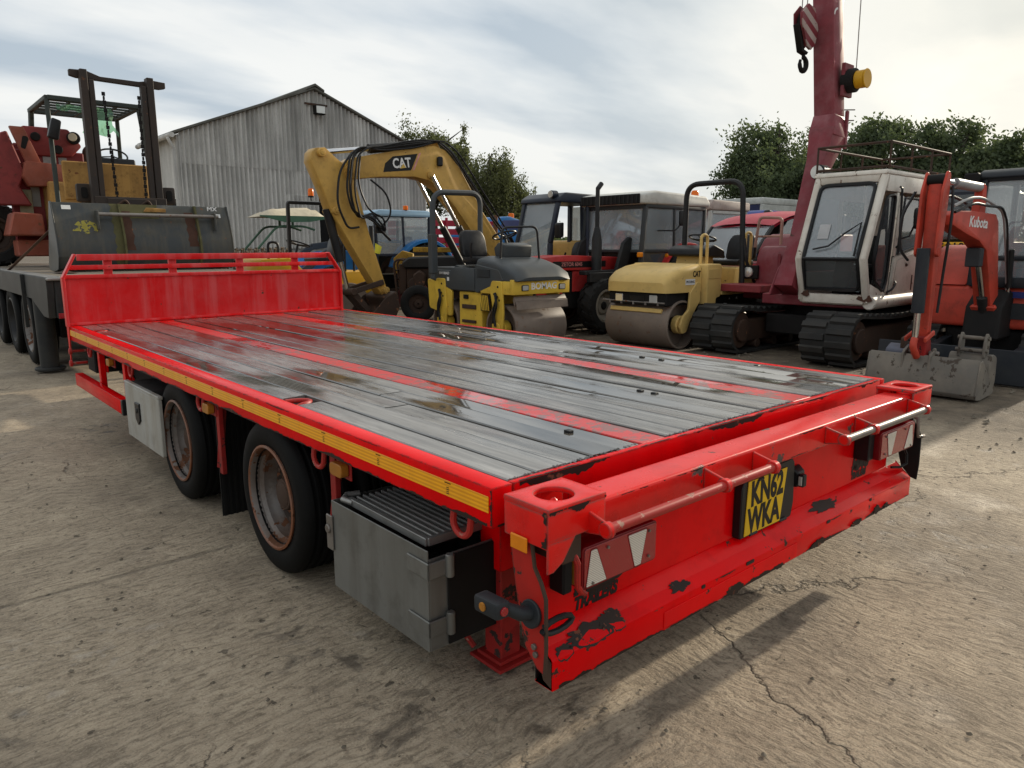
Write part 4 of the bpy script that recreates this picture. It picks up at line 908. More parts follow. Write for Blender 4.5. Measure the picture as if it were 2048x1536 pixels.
# ------------------------------------------------------------------ machines: shared builders
def r3(pts, r, n=5):
    """round the inner corners of a 3D polyline"""
    pts = [V(q) for q in pts]; out = [pts[0]]
    for i in range(1, len(pts)-1):
        p = pts[i]; a = pts[i-1]-p; b_ = pts[i+1]-p; q = min(r, a.length*.45, b_.length*.45)
        p0 = p+a.normalized()*q; p1 = p+b_.normalized()*q
        for k_ in range(n+1):
            t_ = k_/n; out.append(p0*(1-t_)**2 + p*2*t_*(1-t_) + p1*t_*t_)
    return out + [pts[-1]]
def crawler(T, x0, x1, y0, y1, h, lug=0.16, mat=None, drop=0.06):
    """rubber track running along x, with chevron lugs, sprocket, idler and rollers"""
    mat = mat or TRACKRUB
    r = h/2; prof = []
    path = [(x0+r+ r*math.cos(R(a)), r+r*math.sin(R(a))) for a in range(270,89,-15)]
    nst = 6; path += [(x0+r+(x1-x0-2*r)*i/nst, h-drop*math.sin(PI*i/nst)) for i in range(1,nst)]
    path += [(x1-r+ r*math.cos(R(a)), r+r*math.sin(R(a))) for a in range(90,-91,-15)]
    path += [(x1-r-(x1-x0-2*r)*i/nst, 0.0) for i in range(1,nst)]
    n = len(path); th = 0.035
    b = B(); vs = []
    for i, (x, z) in enumerate(path):
        px, pz = path[i-1]; nx, nz = path[(i+1)%n]; tx, tz = nx-px, nz-pz; l = math.hypot(tx,tz); nn = (tz/l, -tx/l)
        if (x-(x0+x1)/2)*nn[0]+(z-r)*nn[1] > 0: nn = (-nn[0], -nn[1])
        xi, zi = x+nn[0]*th, z+nn[1]*th
        vs += [(x,y0,z),(x,y1,z),(xi,y1,zi),(xi,y0,zi)]
    b.add(vs, [(i*4+k_, i*4+(k_+1)%4, ((i+1)%n)*4+(k_+1)%4, ((i+1)%n)*4+k_) for i in range(n) for k_ in range(4)])
    tk = part('track', b, mat, T, 0, ang=30)
    # lugs spaced along the belt: two staggered rows
    tot = [0.0]
    for i in range(n): tot.append(tot[-1]+math.hypot(path[(i+1)%n][0]-path[i][0], path[(i+1)%n][1]-path[i][1]))
    cnt = int(tot[-1]/lug); ym = (y0+y1)/2; meshes = {}
    for row, (ya, yb) in enumerate(((y0-0.004,ym-0.012),(ym+0.012,y1+0.004))):
        hb_ = B(); hb_.prism([(-lug*0.30,0.0),(lug*0.30,0.0),(lug*0.22,0.03),(-lug*0.22,0.03)],'y',-(yb-ya)/2,(yb-ya)/2); me = mesh_of(hb_,'track_lug',0); me.materials.append(mat)
        for k_ in range(cnt):
            s_ = (k_+(0.5 if row else 0))*tot[-1]/cnt; i = 0
            while i < n-1 and tot[i+1] < s_: i += 1
            p = V(path[i]); q = V(path[(i+1)%n]); f = (s_-tot[i])/max(1e-6, tot[i+1]-tot[i]); c_ = p+(q-p)*f; d = (q-p).normalized(); nn = V((-d.y, d.x))
            if (c_-V(((x0+x1)/2, r))).dot(nn) < 0: nn = -nn
            if c_.y < 0.02 and nn.y < -0.9: continue
            o = bpy.data.objects.new('track_lug', me); COL.objects.link(o); o.parent = tk
            M = Matrix(((d.x,0,nn.x),(0,1,0),(d.y,0,nn.y))).to_4x4(); M.translation = V((c_.x,(ya+yb)/2,c_.y)) - acc(T)
            o.matrix_local = M
    b = B(); b.box(x0+r*0.9,x1-r*0.9,y0+0.06,y1-0.06,0.14,h-0.17); part('track_frame', b, RUSTDK if mat is TRACKRUB else mat, T, 0.02)
    for xc in (x0+r, x1-r):
        b = B(); b.cyl((xc,y0+0.05,r),(xc,y1-0.05,r),r-0.065,n=20); b.cyl((xc,y0-0.0,r),(xc,y0+0.06,r),r*0.5,n=16); part('idler', b, RUSTDK, T, 0.01)
    for k_ in range(4):
        xc = x0+r+ (x1-x0-2*r)*(k_+1)/5; b = B(); b.cyl((xc,y0+0.05,0.10),(xc,y1-0.05,0.10),0.065,n=14); part('roller', b, RUSTDK, T, 0.006)
def ag_tyre(T, c, ro, w, ri, mat=None, lugs=18, rimmat=None, ax='y', name='wheel', sgn=-1):
    """agricultural tyre with V lugs; axle along y"""
    mat = mat or RUBBERDUST; h = w/2
    prof = [(ri,-h*.8),(ri+.04,-h),(ro-.10,-h*1.0),(ro-.05,-h*.8),(ro-.035,0),(ro-.05,h*.8),(ro-.10,h),(ri+.04,h),(ri,h*.8)]
    b = B(); b.lathe(prof, c, 'y', 40)
    for k_ in range(lugs*2):
        a = 2*PI*k_/(lugs*2); s_ = 1 if k_ % 2 else -1; da = 0.9*PI/lugs
        vs = []
        for rr in (ro-0.06, ro):
            for (yy, aa, wd) in ((0.0, a, 0.10),(s_*h*0.98, a+da*1.3, 0.13)):
                for e in (-1, 1):
                    an = aa + e*wd*0.42/ro*0.9; r_ = rr - (0.055 if abs(yy) > 0 else 0)
                    vs.append((c[0]+r_*math.cos(an), c[1]+yy, c[2]+r_*math.sin(an)))
        b.add(vs, [(0,1,3,2),(4,6,7,5),(0,4,5,1),(2,3,7,6),(0,2,6,4),(1,5,7,3)])
    wl = part(name, b, mat, T, 0, ang=30)
    b = B(); s_ = sgn
    b.lathe([(ri+.015,s_*h*.82),(ri+.02,s_*h*.92),(ri-.02,s_*h*.9),(ri-.03,s_*h*.3),(ri*.62,s_*h*.15),(ri*.5,s_*h*.35),(0.03,s_*h*.38),(0.03,0),(ri-.02,0)], c, 'y', 32)
    sub('rim', b, rimmat or RUSTDK, wl, bevel=0)
    return wl
def steering_wheel(T, c, r, axis, mat=BLACKPL):
    ax_ = V(axis).normalized(); a = ax_.orthogonal().normalized(); q = ax_.cross(a); b = B()
    b.tube([V(c)+a*r*math.cos(2*PI*i/24)+q*r*math.sin(2*PI*i/24) for i in range(24)], 0.014, 8, closed=True)
    for k_ in range(3): b.cyl(V(c)-ax_*0.02, V(c)+a*r*math.cos(2.1*k_+.5)+q*r*math.sin(2.1*k_+.5), 0.010, n=8)
    b.cyl(V(c)-ax_*0.22, V(c)-ax_*0.01, 0.022, n=10)
    return part('steering_wheel', b, mat, T, 0)
def seat(T, x, y, z, d, w=0.46, mat=None):
    """d: unit (dx,dy) the seat faces"""
    mat = mat or SEATBLK
    s_ = V((-d[1], d[0])); f = V(d)
    def P(a, b_, zz): q = V((x,y))+f*a+s_*b_; return (q.x, q.y, zz)
    b = B(); pr = rpoly([(-.22,0),(.24,0.0),(.26,.09),(.0,.10),(-.22,.08)],0.04)
    b.add([P(a,-w/2,z+h_) for a, h_ in pr]+[P(a,w/2,z+h_) for a, h_ in pr], [(i,(i+1)%len(pr),len(pr)+(i+1)%len(pr),len(pr)+i) for i in range(len(pr))]+[tuple(range(len(pr))), tuple(range(len(pr),2*len(pr)))])
    st = part('seat', b, mat, T, 0.02, 2)
    b = B(); pr = rpoly([(-w/2,.09),(w/2,.09),(w/2*.98,.36),(w/2*.7,.48),(-w/2*.7,.48),(-w/2*.98,.36)],0.06)
    n = len(pr); b.add([P(-.16-.10*(h_/.5),a,z+h_) for a, h_ in pr]+[P(-.26-.10*(h_/.5),a,z+h_) for a, h_ in pr], [(i,(i+1)%n,n+(i+1)%n,n+i) for i in range(n)]+[tuple(range(n)), tuple(range(n,2*n))])
    part('backrest', b, mat, T, 0.02, 2)
    return st
def pane(T, pts, mat=None, th=0.008, name='window'):
    """a flat glass pane from 3D corner points"""
    p = [V(q) for q in pts]; n_ = (p[1]-p[0]).cross(p[2]-p[0]).normalized()*th/2; k_ = len(p); b = B()
    b.add([q-n_ for q in p]+[q+n_ for q in p], [(i,(i+1)%k_,k_+(i+1)%k_,k_+i) for i in range(k_)]+[tuple(range(k_)), tuple(range(k_,2*k_))])
    return part(name, b, mat or GLASS, T, 0, smooth=False)
def ram(T, p0, p1, r, split=0.6, body=None, name='hydraulic_ram'):
    p0, p1 = V(p0), V(p1); m_ = p0+(p1-p0)*split; b = B(); b.cyl(p0, m_, r, n=16)
    o = part(name, b, body or CYLBLK, T, 0.004)
    b = B(); b.cyl(m_, p1, r*0.55, n=14); sub('piston_rod', b, CHROME, o, bevel=0)
    return o
def hose(T, pts, r=0.012, mat=None):
    b = B(); b.tube(r3(pts, 0.25, 6), r, 7); return part('hose', b, mat or HOSE, T, 0)
# ------------------------------------------------------------------ tracked crane with cream cab
T = wthing('tracked_crane', 'maroon tracked crane with a scuffed cream cab and tall boom', 'crane', (9.1, 3.4, 0))
crawler(T, 7.38, 10.3, 2.34, 2.96, 0.62, 0.15)
crawler(T, 7.38, 10.3, 3.92, 4.56, 0.62, 0.15)
b = B(); b.box(8.2,9.9,2.97,3.91,0.25,0.52); b.cyl((9.1,3.4,0.50),(9.1,3.4,0.68),0.62,n=28); part('undercarriage', b, UNDER, T, 0.02)
b = B()
for z in (0.30,0.36,0.42): b.tube([(7.7,3.0,z-0.08),(8.1,3.1,z),(8.9,3.4,z+0.04),(9.6,3.8,z)],0.02,6)
part('hydraulic_pipes', b, UNDER, T, 0)
b = B(); b.prism([(8.15,0.66),(10.9,0.66),(10.9,0.80),(8.15,0.80)],'y',2.50,3.95); b.box(8.75,10.9,3.96,4.62,0.67,0.79); part('upper_deck', b, MAROON, T, 0.012)
b = B(); b.cyl((8.05,2.45,0.745),(11.0,2.45,0.745),0.085,n=18); part('side_tube', b, CREAM, T, 0.01)
# cab shell: frame members round the openings
cf = [(8.06,0.72),(7.87,1.28),(8.28,2.34),(9.72,2.34),(9.72,0.72)]
def fx(z):  # front line of the cab
    return 8.06+(z-0.72)*(7.87-8.06)/0.56 if z < 1.28 else 7.87+(z-1.28)*(8.28-7.87)/1.06
CY0, CY1 = 2.45, 3.36
b = B()
b.box(8.08,9.72,CY0+0.02,CY1-0.02,0.70,0.745); b.prism([(8.24,2.30),(9.74,2.30),(9.74,2.36),(8.26,2.36)],'y',CY0-0.01,CY1+0.01)
part('cab_floor_and_roof', b, CREAM, T, 0.02, 2)
b = B()
for y in (CY0+0.045, CY1-0.045):
    b.tube([(fx(0.72)+0.03,y,0.73),(fx(1.28)+0.03,y,1.28),(fx(2.3)+0.04,y,2.31)],0.052,6)
b.beam((fx(0.8)+0.03,CY0+0.06,0.78),(fx(0.8)+0.03,CY1-0.06,0.78),0.07,0.12); b.beam((fx(2.25)+0.04,CY0+0.06,2.26),(fx(2.25)+0.04,CY1-0.06,2.26),0.06,0.10)
part('front_frame', b, CREAM, T, 0.012, 2)
# door side, with window holes: build as strips
def side_strip(name, poly, y=CY0, th=0.035, mat=CREAM, bev=0.008):
    b = B(); b.prism(poly,'y',y,y+th); return part(name, b, mat, T, bev, 2)
side_strip('side_panel', [(8.02,0.745),(8.62,0.745),(8.62,0.82),(8.05,0.98)])
side_strip('door_panel', [(8.60,0.76),(9.50,0.76),(9.50,1.42),(8.68,1.30)], CY0-0.012)
side_strip('door_pillar', [(8.60,1.31),(8.70,1.31),(8.80,2.06),(8.70,2.06)], CY0-0.010)
side_strip('door_frame', [(9.42,1.42),(9.50,1.42),(9.50,2.06),(9.42,2.06)], CY0-0.010)
side_strip('side_panel', [(8.30,2.10),(9.72,2.10),(9.72,2.30),(8.34,2.30)])
side_strip('rear_pillar', [(9.505,0.745),(9.72,0.745),(9.72,2.099),(9.505,2.099)])
side_strip('quarter_pillar', [(8.50,0.83),(8.56,0.83),(8.68,2.095),(8.60,2.095)])
b = B(); b.box(9.685,9.72,CY0+0.04,CY1-0.04,0.75,2.29); part('rear_panel', b, CREAM, T, 0.006)
side_strip('far_side', [(8.03,0.745),(9.68,0.745),(9.68,1.10),(8.00,1.10)], CY1-0.036)
side_strip('far_side_top', [(8.32,2.05),(9.68,2.05),(9.68,2.29),(8.34,2.29)], CY1-0.036)
side_strip('far_pillar', [(8.95,1.101),(9.05,1.101),(9.05,2.049),(8.95,2.049)], CY1-0.036)
# glazing with rubber surround
def frame_ring(T, pts, w, mat, name, th=0.02):
    """a flat ring of rubber round an opening, pts are 3D, rounded"""
    b = B(); p = r3(list(pts)+[pts[0]], 0.12, 4); b.tube(p[:-1] if (p[0]-p[-1]).length < 1e-6 else p, w, 5, closed=True); return part(name, b, mat, T, 0)
def fp(y, z, o=0.0): return (fx(z)+0.035-o, y, z)
ws = [fp(CY1-0.10,0.90),fp(CY1-0.10,1.28),fp(CY1-0.10,2.20),fp(CY0+0.11,2.20),fp(CY0+0.11,1.28),fp(CY0+0.11,0.90)]
pane(T, [fp(CY1-0.10,1.30),fp(CY1-0.10,2.20),fp(CY0+0.11,2.20),fp(CY0+0.11,1.30)], GLASS, name='windscreen')
pane(T, [fp(CY1-0.10,0.88),fp(CY1-0.10,1.26),fp(CY0+0.11,1.26),fp(CY0+0.11,0.88)], GLASSDK, name='lower_windscreen')
b = B(); pp = r3([ws[0],ws[1],ws[2],ws[3],ws[4],ws[5],ws[0]],0.10,4)
b.tube([V(q)+V((-0.012,0,0)) for q in pp[:-1]],0.026,6,closed=True); b.tube([V(fp(CY1-0.1,1.28))+V((-.012,0,0)),V(fp(CY0+0.11,1.28))+V((-.012,0,0))],0.024,6); part('windscreen_seal', b, BLACKPL, T, 0)
pane(T, [(8.71,CY0+0.01,1.33),(9.43,CY0+0.01,1.44),(9.43,CY0+0.01,2.05),(8.80,CY0+0.01,2.05)], GLASS, name='door_window')
pane(T, [(8.12,CY0+0.015,0.99),(8.50,CY0+0.015,0.84),(8.60,CY0+0.015,2.05),(8.33,CY0+0.015,2.05)], GLASSDK, name='quarter_window')
b = B(); b.tube(r3([(8.14,CY0-0.006,1.02),(8.06,CY0-0.006,1.30),(8.30,CY0-0.006,2.04),(8.56,CY0-0.006,2.07),(8.49,CY0-0.006,1.0),(8.40,CY0-0.006,0.86),(8.14,CY0-0.006,1.02)],0.08)[:-1],0.018,6,closed=True); part('quarter_seal', b, BLACKPL, T, 0)
b = B(); b.tube(r3([(8.73,CY0-0.02,1.34),(9.42,CY0-0.02,1.45),(9.42,CY0-0.02,2.04),(8.81,CY0-0.02,2.04),(8.73,CY0-0.02,1.34)],0.06)[:-1],0.014,6,closed=True); part('door_seal', b, BLACKPL, T, 0)
pane(T, [(8.02,CY1-0.02,1.11),(8.95,CY1-0.02,1.11),(8.95,CY1-0.02,2.05),(8.25,CY1-0.02,2.05)], GLASS, name='far_window')
b = B(); b.tube([fp(CY0+0.35,1.58,0.04),fp(CY0+0.50,1.44,0.05),fp(CY1-0.22,1.40,0.05)],0.011,6); b.tube([fp(CY0+0.16,1.32,0.03),fp(CY0+0.16,1.72,0.05),fp(CY0+0.35,1.58,0.05)],0.012,6); part('wiper', b, BLACKPL, T, 0)
b = B(); b.tube(r3([(8.60,CY0-0.03,2.16),(8.56,CY0-0.07,2.14),(8.62,CY0-0.07,1.45),(8.64,CY0-0.03,1.42)],0.05),0.014,6); part('grab_rail', b, BLACKPL, T, 0)
b = B(); b.tube(r3([(8.50,CY0-0.02,0.86),(8.56,CY0-0.06,0.90),(8.66,CY0-0.06,0.97),(8.72,CY0-0.02,0.99)],0.03),0.014,6); part('grab_rail', b, BLACKPL, T, 0)
b = B(); b.prism(rpoly([(8.72,1.64),(8.88,1.66),(8.86,1.92),(8.70,1.90)],0.06),'y',CY0-0.22,CY0-0.17); o = part('mirror', b, BLACKPL, T, 0.015, 2)
b = B(); b.tube([(8.78,CY0-0.17,1.70),(8.78,CY0-0.12,1.56),(8.70,CY0-0.02,1.52)],0.012,6); sub('mirror_arm', b, BLACKPL, o, bevel=0)
b = B(); b.box(9.25,9.29,CY0-0.018,CY0-0.0125,0.86,1.06); b.cyl((9.02,CY0-0.025,1.20),(9.06,CY0-0.012,1.19),0.02,n=8); part('door_handle', b, RUSTDK, T, 0.004)
lettering('cab_script', '7m  Gy', 0.075, GREYP, T, (9.05,CY0-0.0145,1.22), (1,0,-0.15), shear=0.4)
b = B(); b.prism(rpoly([(8.66,0.80),(9.44,0.80),(9.44,1.36),(8.74,1.26)],0.05),'y',CY0-0.0155,CY0-0.0122); part('door_pressing', b, CREAM, T, 0.003)
# inside
seat(T, 9.15, 2.95, 1.10, (-1,0)); b = B(); b.box(8.9,9.35,2.72,3.18,0.75,1.09); part('seat_base', b, UNDER, T, 0.01)
b = B(); b.beam((8.35,2.95,0.75),(8.42,2.95,1.35),0.20,0.10); b.box(8.3,8.5,2.75,3.15,1.33,1.37); part('control_column', b, UNDER, T, 0.01)
for yy in (2.82, 3.06):
    b = B(); b.tube([(8.40,yy,1.36),(8.45,yy,1.55),(8.42,yy,1.60)],0.012,6); part('lever', b, BLACKPL, T, 0)
b = B(); zc_ = 1.62; b.add([fp(CY1-0.22,zc_-0.09,0.012),fp(CY1-0.36,zc_-0.09,0.012),fp(CY1-0.36,zc_+0.09,0.012),fp(CY1-0.22,zc_+0.09,0.012)],[(0,1,2,3)]); part('window_notice', b, GREYP, T, 0, smooth=False)
b = B(); b.box(8.036,8.046,3.06,3.22,0.755,0.80); part('maker_plate', b, RUSTDK, T, 0.003)
for y_, z_, w_, h_ in ((2.50,0.80,0.10,0.05),(2.85,0.78,0.07,0.035),(3.26,0.84,0.06,0.05)):
    b = B(); b.prism([(y_-w_,z_-h_*0.5),(y_-w_*0.4,z_-h_),(y_+w_*0.3,z_-h_*0.7),(y_+w_,z_-h_*0.2),(y_+w_*0.7,z_+h_*0.6),(y_,z_+h_*0.4),(y_-w_*0.6,z_+h_*0.9)],'x',fx(z_)-0.0105,fx(z_)+0.004); part('rust_patch', b, RUSTPAT, T, 0)
for x_, z_ in ((8.52,0.80),(9.1,0.77),(9.4,0.80)):
    b = B(); b.prism([(x_-0.06,z_-0.03),(x_+0.05,z_-0.035),(x_+0.09,z_+0.01),(x_+0.02,z_+0.05),(x_-0.05,z_+0.03)],'y',CY0-0.0165,CY0-0.006); part('rust_patch', b, RUSTPAT, T, 0)
# roof railing
b = B(); zr = 2.37
def rail(T, pts, r=0.016, m_=None):
    b = B(); b.tube(pts, r, 6); return part('roof_rail', b, m_ or RUSTDK, T, 0)
c4 = [(8.30,CY1),(8.30,CY0),(10.25,CY0),(10.25,CY1)]
for (xa,ya),(xb,yb) in zip(c4, c4[1:]+c4[:1]):
    for z in (2.395, 2.68): rail(T, [(xa,ya,z),(xb,yb,z)])
for (xa,ya),(xb,yb) in zip(c4, c4[1:]+c4[:1]):
    n_ = 3 if abs(xb-xa) > 1 else 1
    for k_ in range(n_): rail(T, [(xa+(xb-xa)*k_/n_,ya+(yb-ya)*k_/n_,2.36),(xa+(xb-xa)*k_/n_,ya+(yb-ya)*k_/n_,2.69)], 0.013)
b = B(); b.cyl((8.42,3.42,2.40),(8.62,3.42,2.40),0.10,n=16); o = part('work_lamp', b, BLACKPL, T, 0.02); b = B(); b.cyl((8.415,3.42,2.40),(8.405,3.42,2.40),0.085,n=16); sub('lamp_glass', b, LAMPGLASS, o, bevel=0)
# superstructure: machinery house beside the boom
b = B(); b.prism([(9.15,0.80),(10.9,0.80),(10.9,1.62),(9.5,1.62),(9.3,1.55),(9.15,1.38)],'y',3.98,4.64); part('engine_house', b, MAROON, T, 0.03, 3)
b = B(); b.prism(rpoly([(8.750,0.80),(9.090,0.80),(9.090,1.44),(8.890,1.44),(8.750,1.30)],[0,0,0,0.1,0.1]),'y',4.00,4.42); part('front_cabinet', b, MAROON, T, 0.01)
b = B(); b.box(8.735,8.749,4.03,4.08,1.12,1.33); part('cabinet_handle', b, MAROON, T, 0.004)
b = B(); b.box(8.150,8.740,3.98,4.66,0.795,0.90); part('front_step', b, paint('step_red',(0.28,0.04,0.045),0.5,0.4,(0.1,0.04,0.04)), T, 0.01)
b = B(); b.box(8.690,8.745,4.36,4.64,0.96,1.16); part('lamp_housing', b, UNDER, T, 0.01)
b = B(); b.cyl((8.690,4.50,1.06),(8.650,4.50,1.06),0.075,n=20); b.cyl((8.650,4.50,1.06),(8.635,4.50,1.06),0.068,0.03,n=20); part('headlamp', b, LAMPGLASS, T, 0.006)
b = B(); b.tube(r3([(8.850,4.64,1.10),(8.670,4.66,1.10),(8.630,4.60,0.90)],0.05),0.012,6); part('lamp_guard', b, MAROON, T, 0)
b = B(); b.tube(r3([(8.850,4.52,1.42),(8.910,4.50,1.86),(8.910,4.14,1.84),(8.910,4.14,1.46)],0.07),0.022,8); b.tube([(8.870,4.51,1.58),(8.910,4.14,1.58)],0.016,6); part('handrail', b, paint('pale_worn_pink',(0.42,0.24,0.19),0.5,0.4,(0.2,0.09,0.06),0.4,(0.06,0.03,0.02)), T, 0)
b = B(); b.cyl((9.400,4.12,1.60),(9.400,4.12,1.84),0.075,n=16); b.cyl((9.400,4.12,1.84),(9.400,4.12,1.87),0.085,n=16); part('air_intake', b, MAROON, T, 0.008)
# boom: lower jib leaning back, upright telescopic section
def boomsec(pts, w, d, mat, name, ys):
    """box section along xz points; w across y, d list of depths"""
    b = B(); vs = []; n = len(pts)
    for i, (x, z) in enumerate(pts):
        a = V(pts[max(i-1,0)]); c_ = V(pts[min(i+1,n-1)]); t_ = (c_-a).normalized(); nn = V((-t_.y, t_.x)); dd = d[i]/2; ww = (w[i] if isinstance(w, list) else w)/2; y = ys[i]
        for e, f in ((-1,-1),(1,-1),(1,1),(-1,1)): vs.append((x+nn.x*e*dd, y+f*ww, z+nn.y*e*dd))
    b.add(vs, [(i*4+k_, i*4+(k_+1)%4, (i+1)*4+(k_+1)%4, (i+1)*4+k_) for i in range(n-1) for k_ in range(4)]+[(3,2,1,0), tuple((n-1)*4+k_ for k_ in range(4))])
    return part(name, b, mat, T, 0.012, 2)
boomsec([(8.02,0.86),(8.35,1.55),(8.82,2.55),(8.98,2.95)],[0.26,0.22,0.26,0.36],[0.34,0.22,0.26,0.40], MAROON, 'boom_foot', [3.50,3.54,3.60,3.59])
boomsec([(8.98,2.90),(9.00,3.18)],[0.37,0.30],[0.41,0.31], MAROONB, 'boom_collar', [3.59,3.60])
boomsec([(9.00,3.181),(9.03,6.4)],0.29,[0.30,0.28], MAROONB, 'boom_section', [3.60,3.90])
b = B(); b.box(9.12,9.17,3.40,3.44,2.75,3.25); part('boom_guide', b, MAROONB, T, 0.006)
b = B(); b.prism([(7.80,0.80),(8.45,0.80),(8.32,1.30),(8.02,1.16)],'y',3.64,3.67); part('boom_bracket', b, MAROON, T, 0.01)

b = B(); b.cyl((9.08,3.46,3.62),(9.08,3.30,3.62),0.155,n=24); o = part('winch', b, UNDER, T, 0.01)
b = B(); b.cyl((9.08,3.299,3.62),(9.08,3.17,3.62),0.115,n=24); b.cyl((9.08,3.169,3.62),(9.08,3.15,3.62),0.125,n=24); sub('winch_cap', b, JCBY, o, bevel=0.008)
b = B(); b.box(8.94,9.20,3.40,3.449,3.42,3.84); sub('winch_bracket', b, MAROON, o, bevel=0.006)
b = B(); b.tube([(9.18,3.36,3.75),(9.19,3.40,6.5)],0.007,5); part('rope', b, STEEL, T, 0)
b = B(); b.prism(arc(8.98,4.46,0.10,95,195,10)+arc(8.98,4.46,0.075,195,95,10),'y',3.578,3.574); part('angle_scale', b, STICKER, T, 0)
for z, x1_ in ((3.26,9.32),(3.12,9.31)):
    b = B(); b.cyl((9.1,3.44,z),(x1_,3.40,z+0.02),0.008,n=6); part('bent_peg', b, RUSTDK, T, 0)
# hook block hanging from two ropes: a thing of its own
HK = wthing('hook_block', 'striped hook block hanging on ropes beside the maroon boom', 'hook block', (8.62, 3.86, 3.85))
def hookplate(y):
    hexp = [(8.48,4.50),(8.62,4.58),(8.80,4.50),(8.80,4.28),(8.70,4.02),(8.60,4.00),(8.46,4.24)]
    return hexp
hx = [(4.02,4.46),(3.86,4.58),(3.68,4.52),(3.62,4.30),(3.74,4.04),(3.86,4.02),(4.00,4.22)]
def clip(poly, a, b_, c_):
    out = []
    for i in range(len(poly)):
        p, q = poly[i], poly[(i+1)%len(poly)]; dp, dq = a*p[0]+b_*p[1]-c_, a*q[0]+b_*q[1]-c_
        if dp >= 0: out.append(p)
        if dp*dq < 0: t_ = dp/(dp-dq); out.append((p[0]+(q[0]-p[0])*t_, p[1]+(q[1]-p[1])*t_))
    return out
ang_ = R(-25)
HZ = [(8.40,4.44),(8.55,4.57),(8.72,4.54),(8.84,4.30),(8.78,4.10),(8.68,4.02),(8.58,4.05),(8.42,4.30)]
for i in range(8):
    c0 = 3.3+i*0.085; nx_, nz_ = 0.42, 0.907
    d0 = 7.05+i*0.10
    pl_ = clip(clip(HZ, nx_, nz_, 7.16+i*0.083), -nx_, -nz_, -(7.16+(i+1)*0.083))
    if len(pl_) >= 3:
        b = B(); b.prism(pl_,'y',3.76,3.775); part('stripe', b, paint('faded_stripe',(0.44,0.36,0.32),0.6,0.5,(0.25,0.12,0.11),0.3,(0.12,0.03,0.03)) if i % 2 else MAROON, HK, 0)
b = B(); b.prism(HZ,'y',3.776,3.80); b.prism(HZ,'y',3.88,3.895); part('cheek_plate', b, MAROON, HK, 0.006)
b = B(); b.cyl((8.62,3.801,4.33),(8.62,3.879,4.33),0.16,n=24); part('sheave', b, UNDER, HK, 0.01)
b = B(); b.prism([(8.38,4.30),(8.44,4.30),(8.58,4.02),(8.70,4.00),(8.66,3.96),(8.52,3.98)],'y',3.801,3.879); part('lower_guard', b, UNDER, HK, 0.006)
b = B(); pts_ = [(8.64,3.84,4.0),(8.64,3.84,3.93)]+[(8.64+0.085*math.sin(R(a)), 3.84-0.0, 3.845+0.085*math.cos(R(a))) for a in range(0,311,20)]
b.tube(pts_,[0.022,0.024]+[0.030]*3+[0.034]*8+[0.028]*3+[0.02]*(len(pts_)-16) if len(pts_) > 16 else 0.03,10); part('hook', b, UNDER, HK, 0)
for dx in (-0.10, 0.03):
    b = B(); b.tube([(8.62+dx,3.84,4.45),(8.66+dx,3.84,6.4)],0.007,5); part('rope', b, STEEL, HK, 0)
# ------------------------------------------------------------------ mini digger
T = wthing('mini_digger', 'orange-red mini digger with black cab beside the cream crane cab', 'digger', (9.0, 1.3, 0))
crawler(T, 8.35, 10.2, 0.56, 0.90, 0.50, 0.13)
crawler(T, 8.35, 10.2, 1.76, 2.10, 0.50, 0.13)
b = B(); b.box(8.6,9.9,0.91,1.75,0.22,0.48); part('undercarriage', b, UNDER, T, 0.02)
b = B(); b.prism([(7.55,0.02),(7.62,0.0),(7.68,0.08),(7.65,0.36),(7.59,0.38),(7.57,0.2)],'y',0.48,2.1); part('dozer_blade', b, KUBK, T, 0.008)
for y in (0.85, 1.70):
    b = B(); b.beam((7.63,y,0.20),(8.8,y,0.34),0.09,0.12); part('blade_arm', b, KUBK, T, 0.008)
b = B(); b.prism([(8.52,0.50),(10.25,0.50),(10.35,0.75),(10.3,1.15),(9.75,1.20),(9.7,0.98),(8.55,0.98)],'y',0.56,2.08); part('lower_body', b, KUBR, T, 0.05, 3)
b = B(); b.prism(rpoly([(8.55,0.985),(9.72,0.985),(9.72,1.45),(9.2,1.45),(8.78,1.22)],[0,0,.05,.2,.25]),'y',1.56,2.08); part('engine_cover', b, KUBR, T, 0.02, 2)
b = B(); b.prism(rpoly([(8.56,1.0),(9.05,1.0),(9.05,1.36),(8.86,1.36),(8.66,1.18)],[0,0,.03,.15,.1]),'y',1.50,1.559); part('side_tank', b, KUBK, T, 0.01)
b = B(); b.box(8.508,8.518,0.58,1.30,0.62,0.80); part('front_panel', b, KUBK, T, 0)
b = B(); b.box(8.500,8.512,1.14,1.25,0.86,0.93); part('sticker', b, STICKER, T, 0)
b = B(); b.box(8.500,8.512,0.85,1.12,0.86,0.93); part('sticker', b, simple('print_blue',(0.02,0.03,0.14),0.5), T, 0)
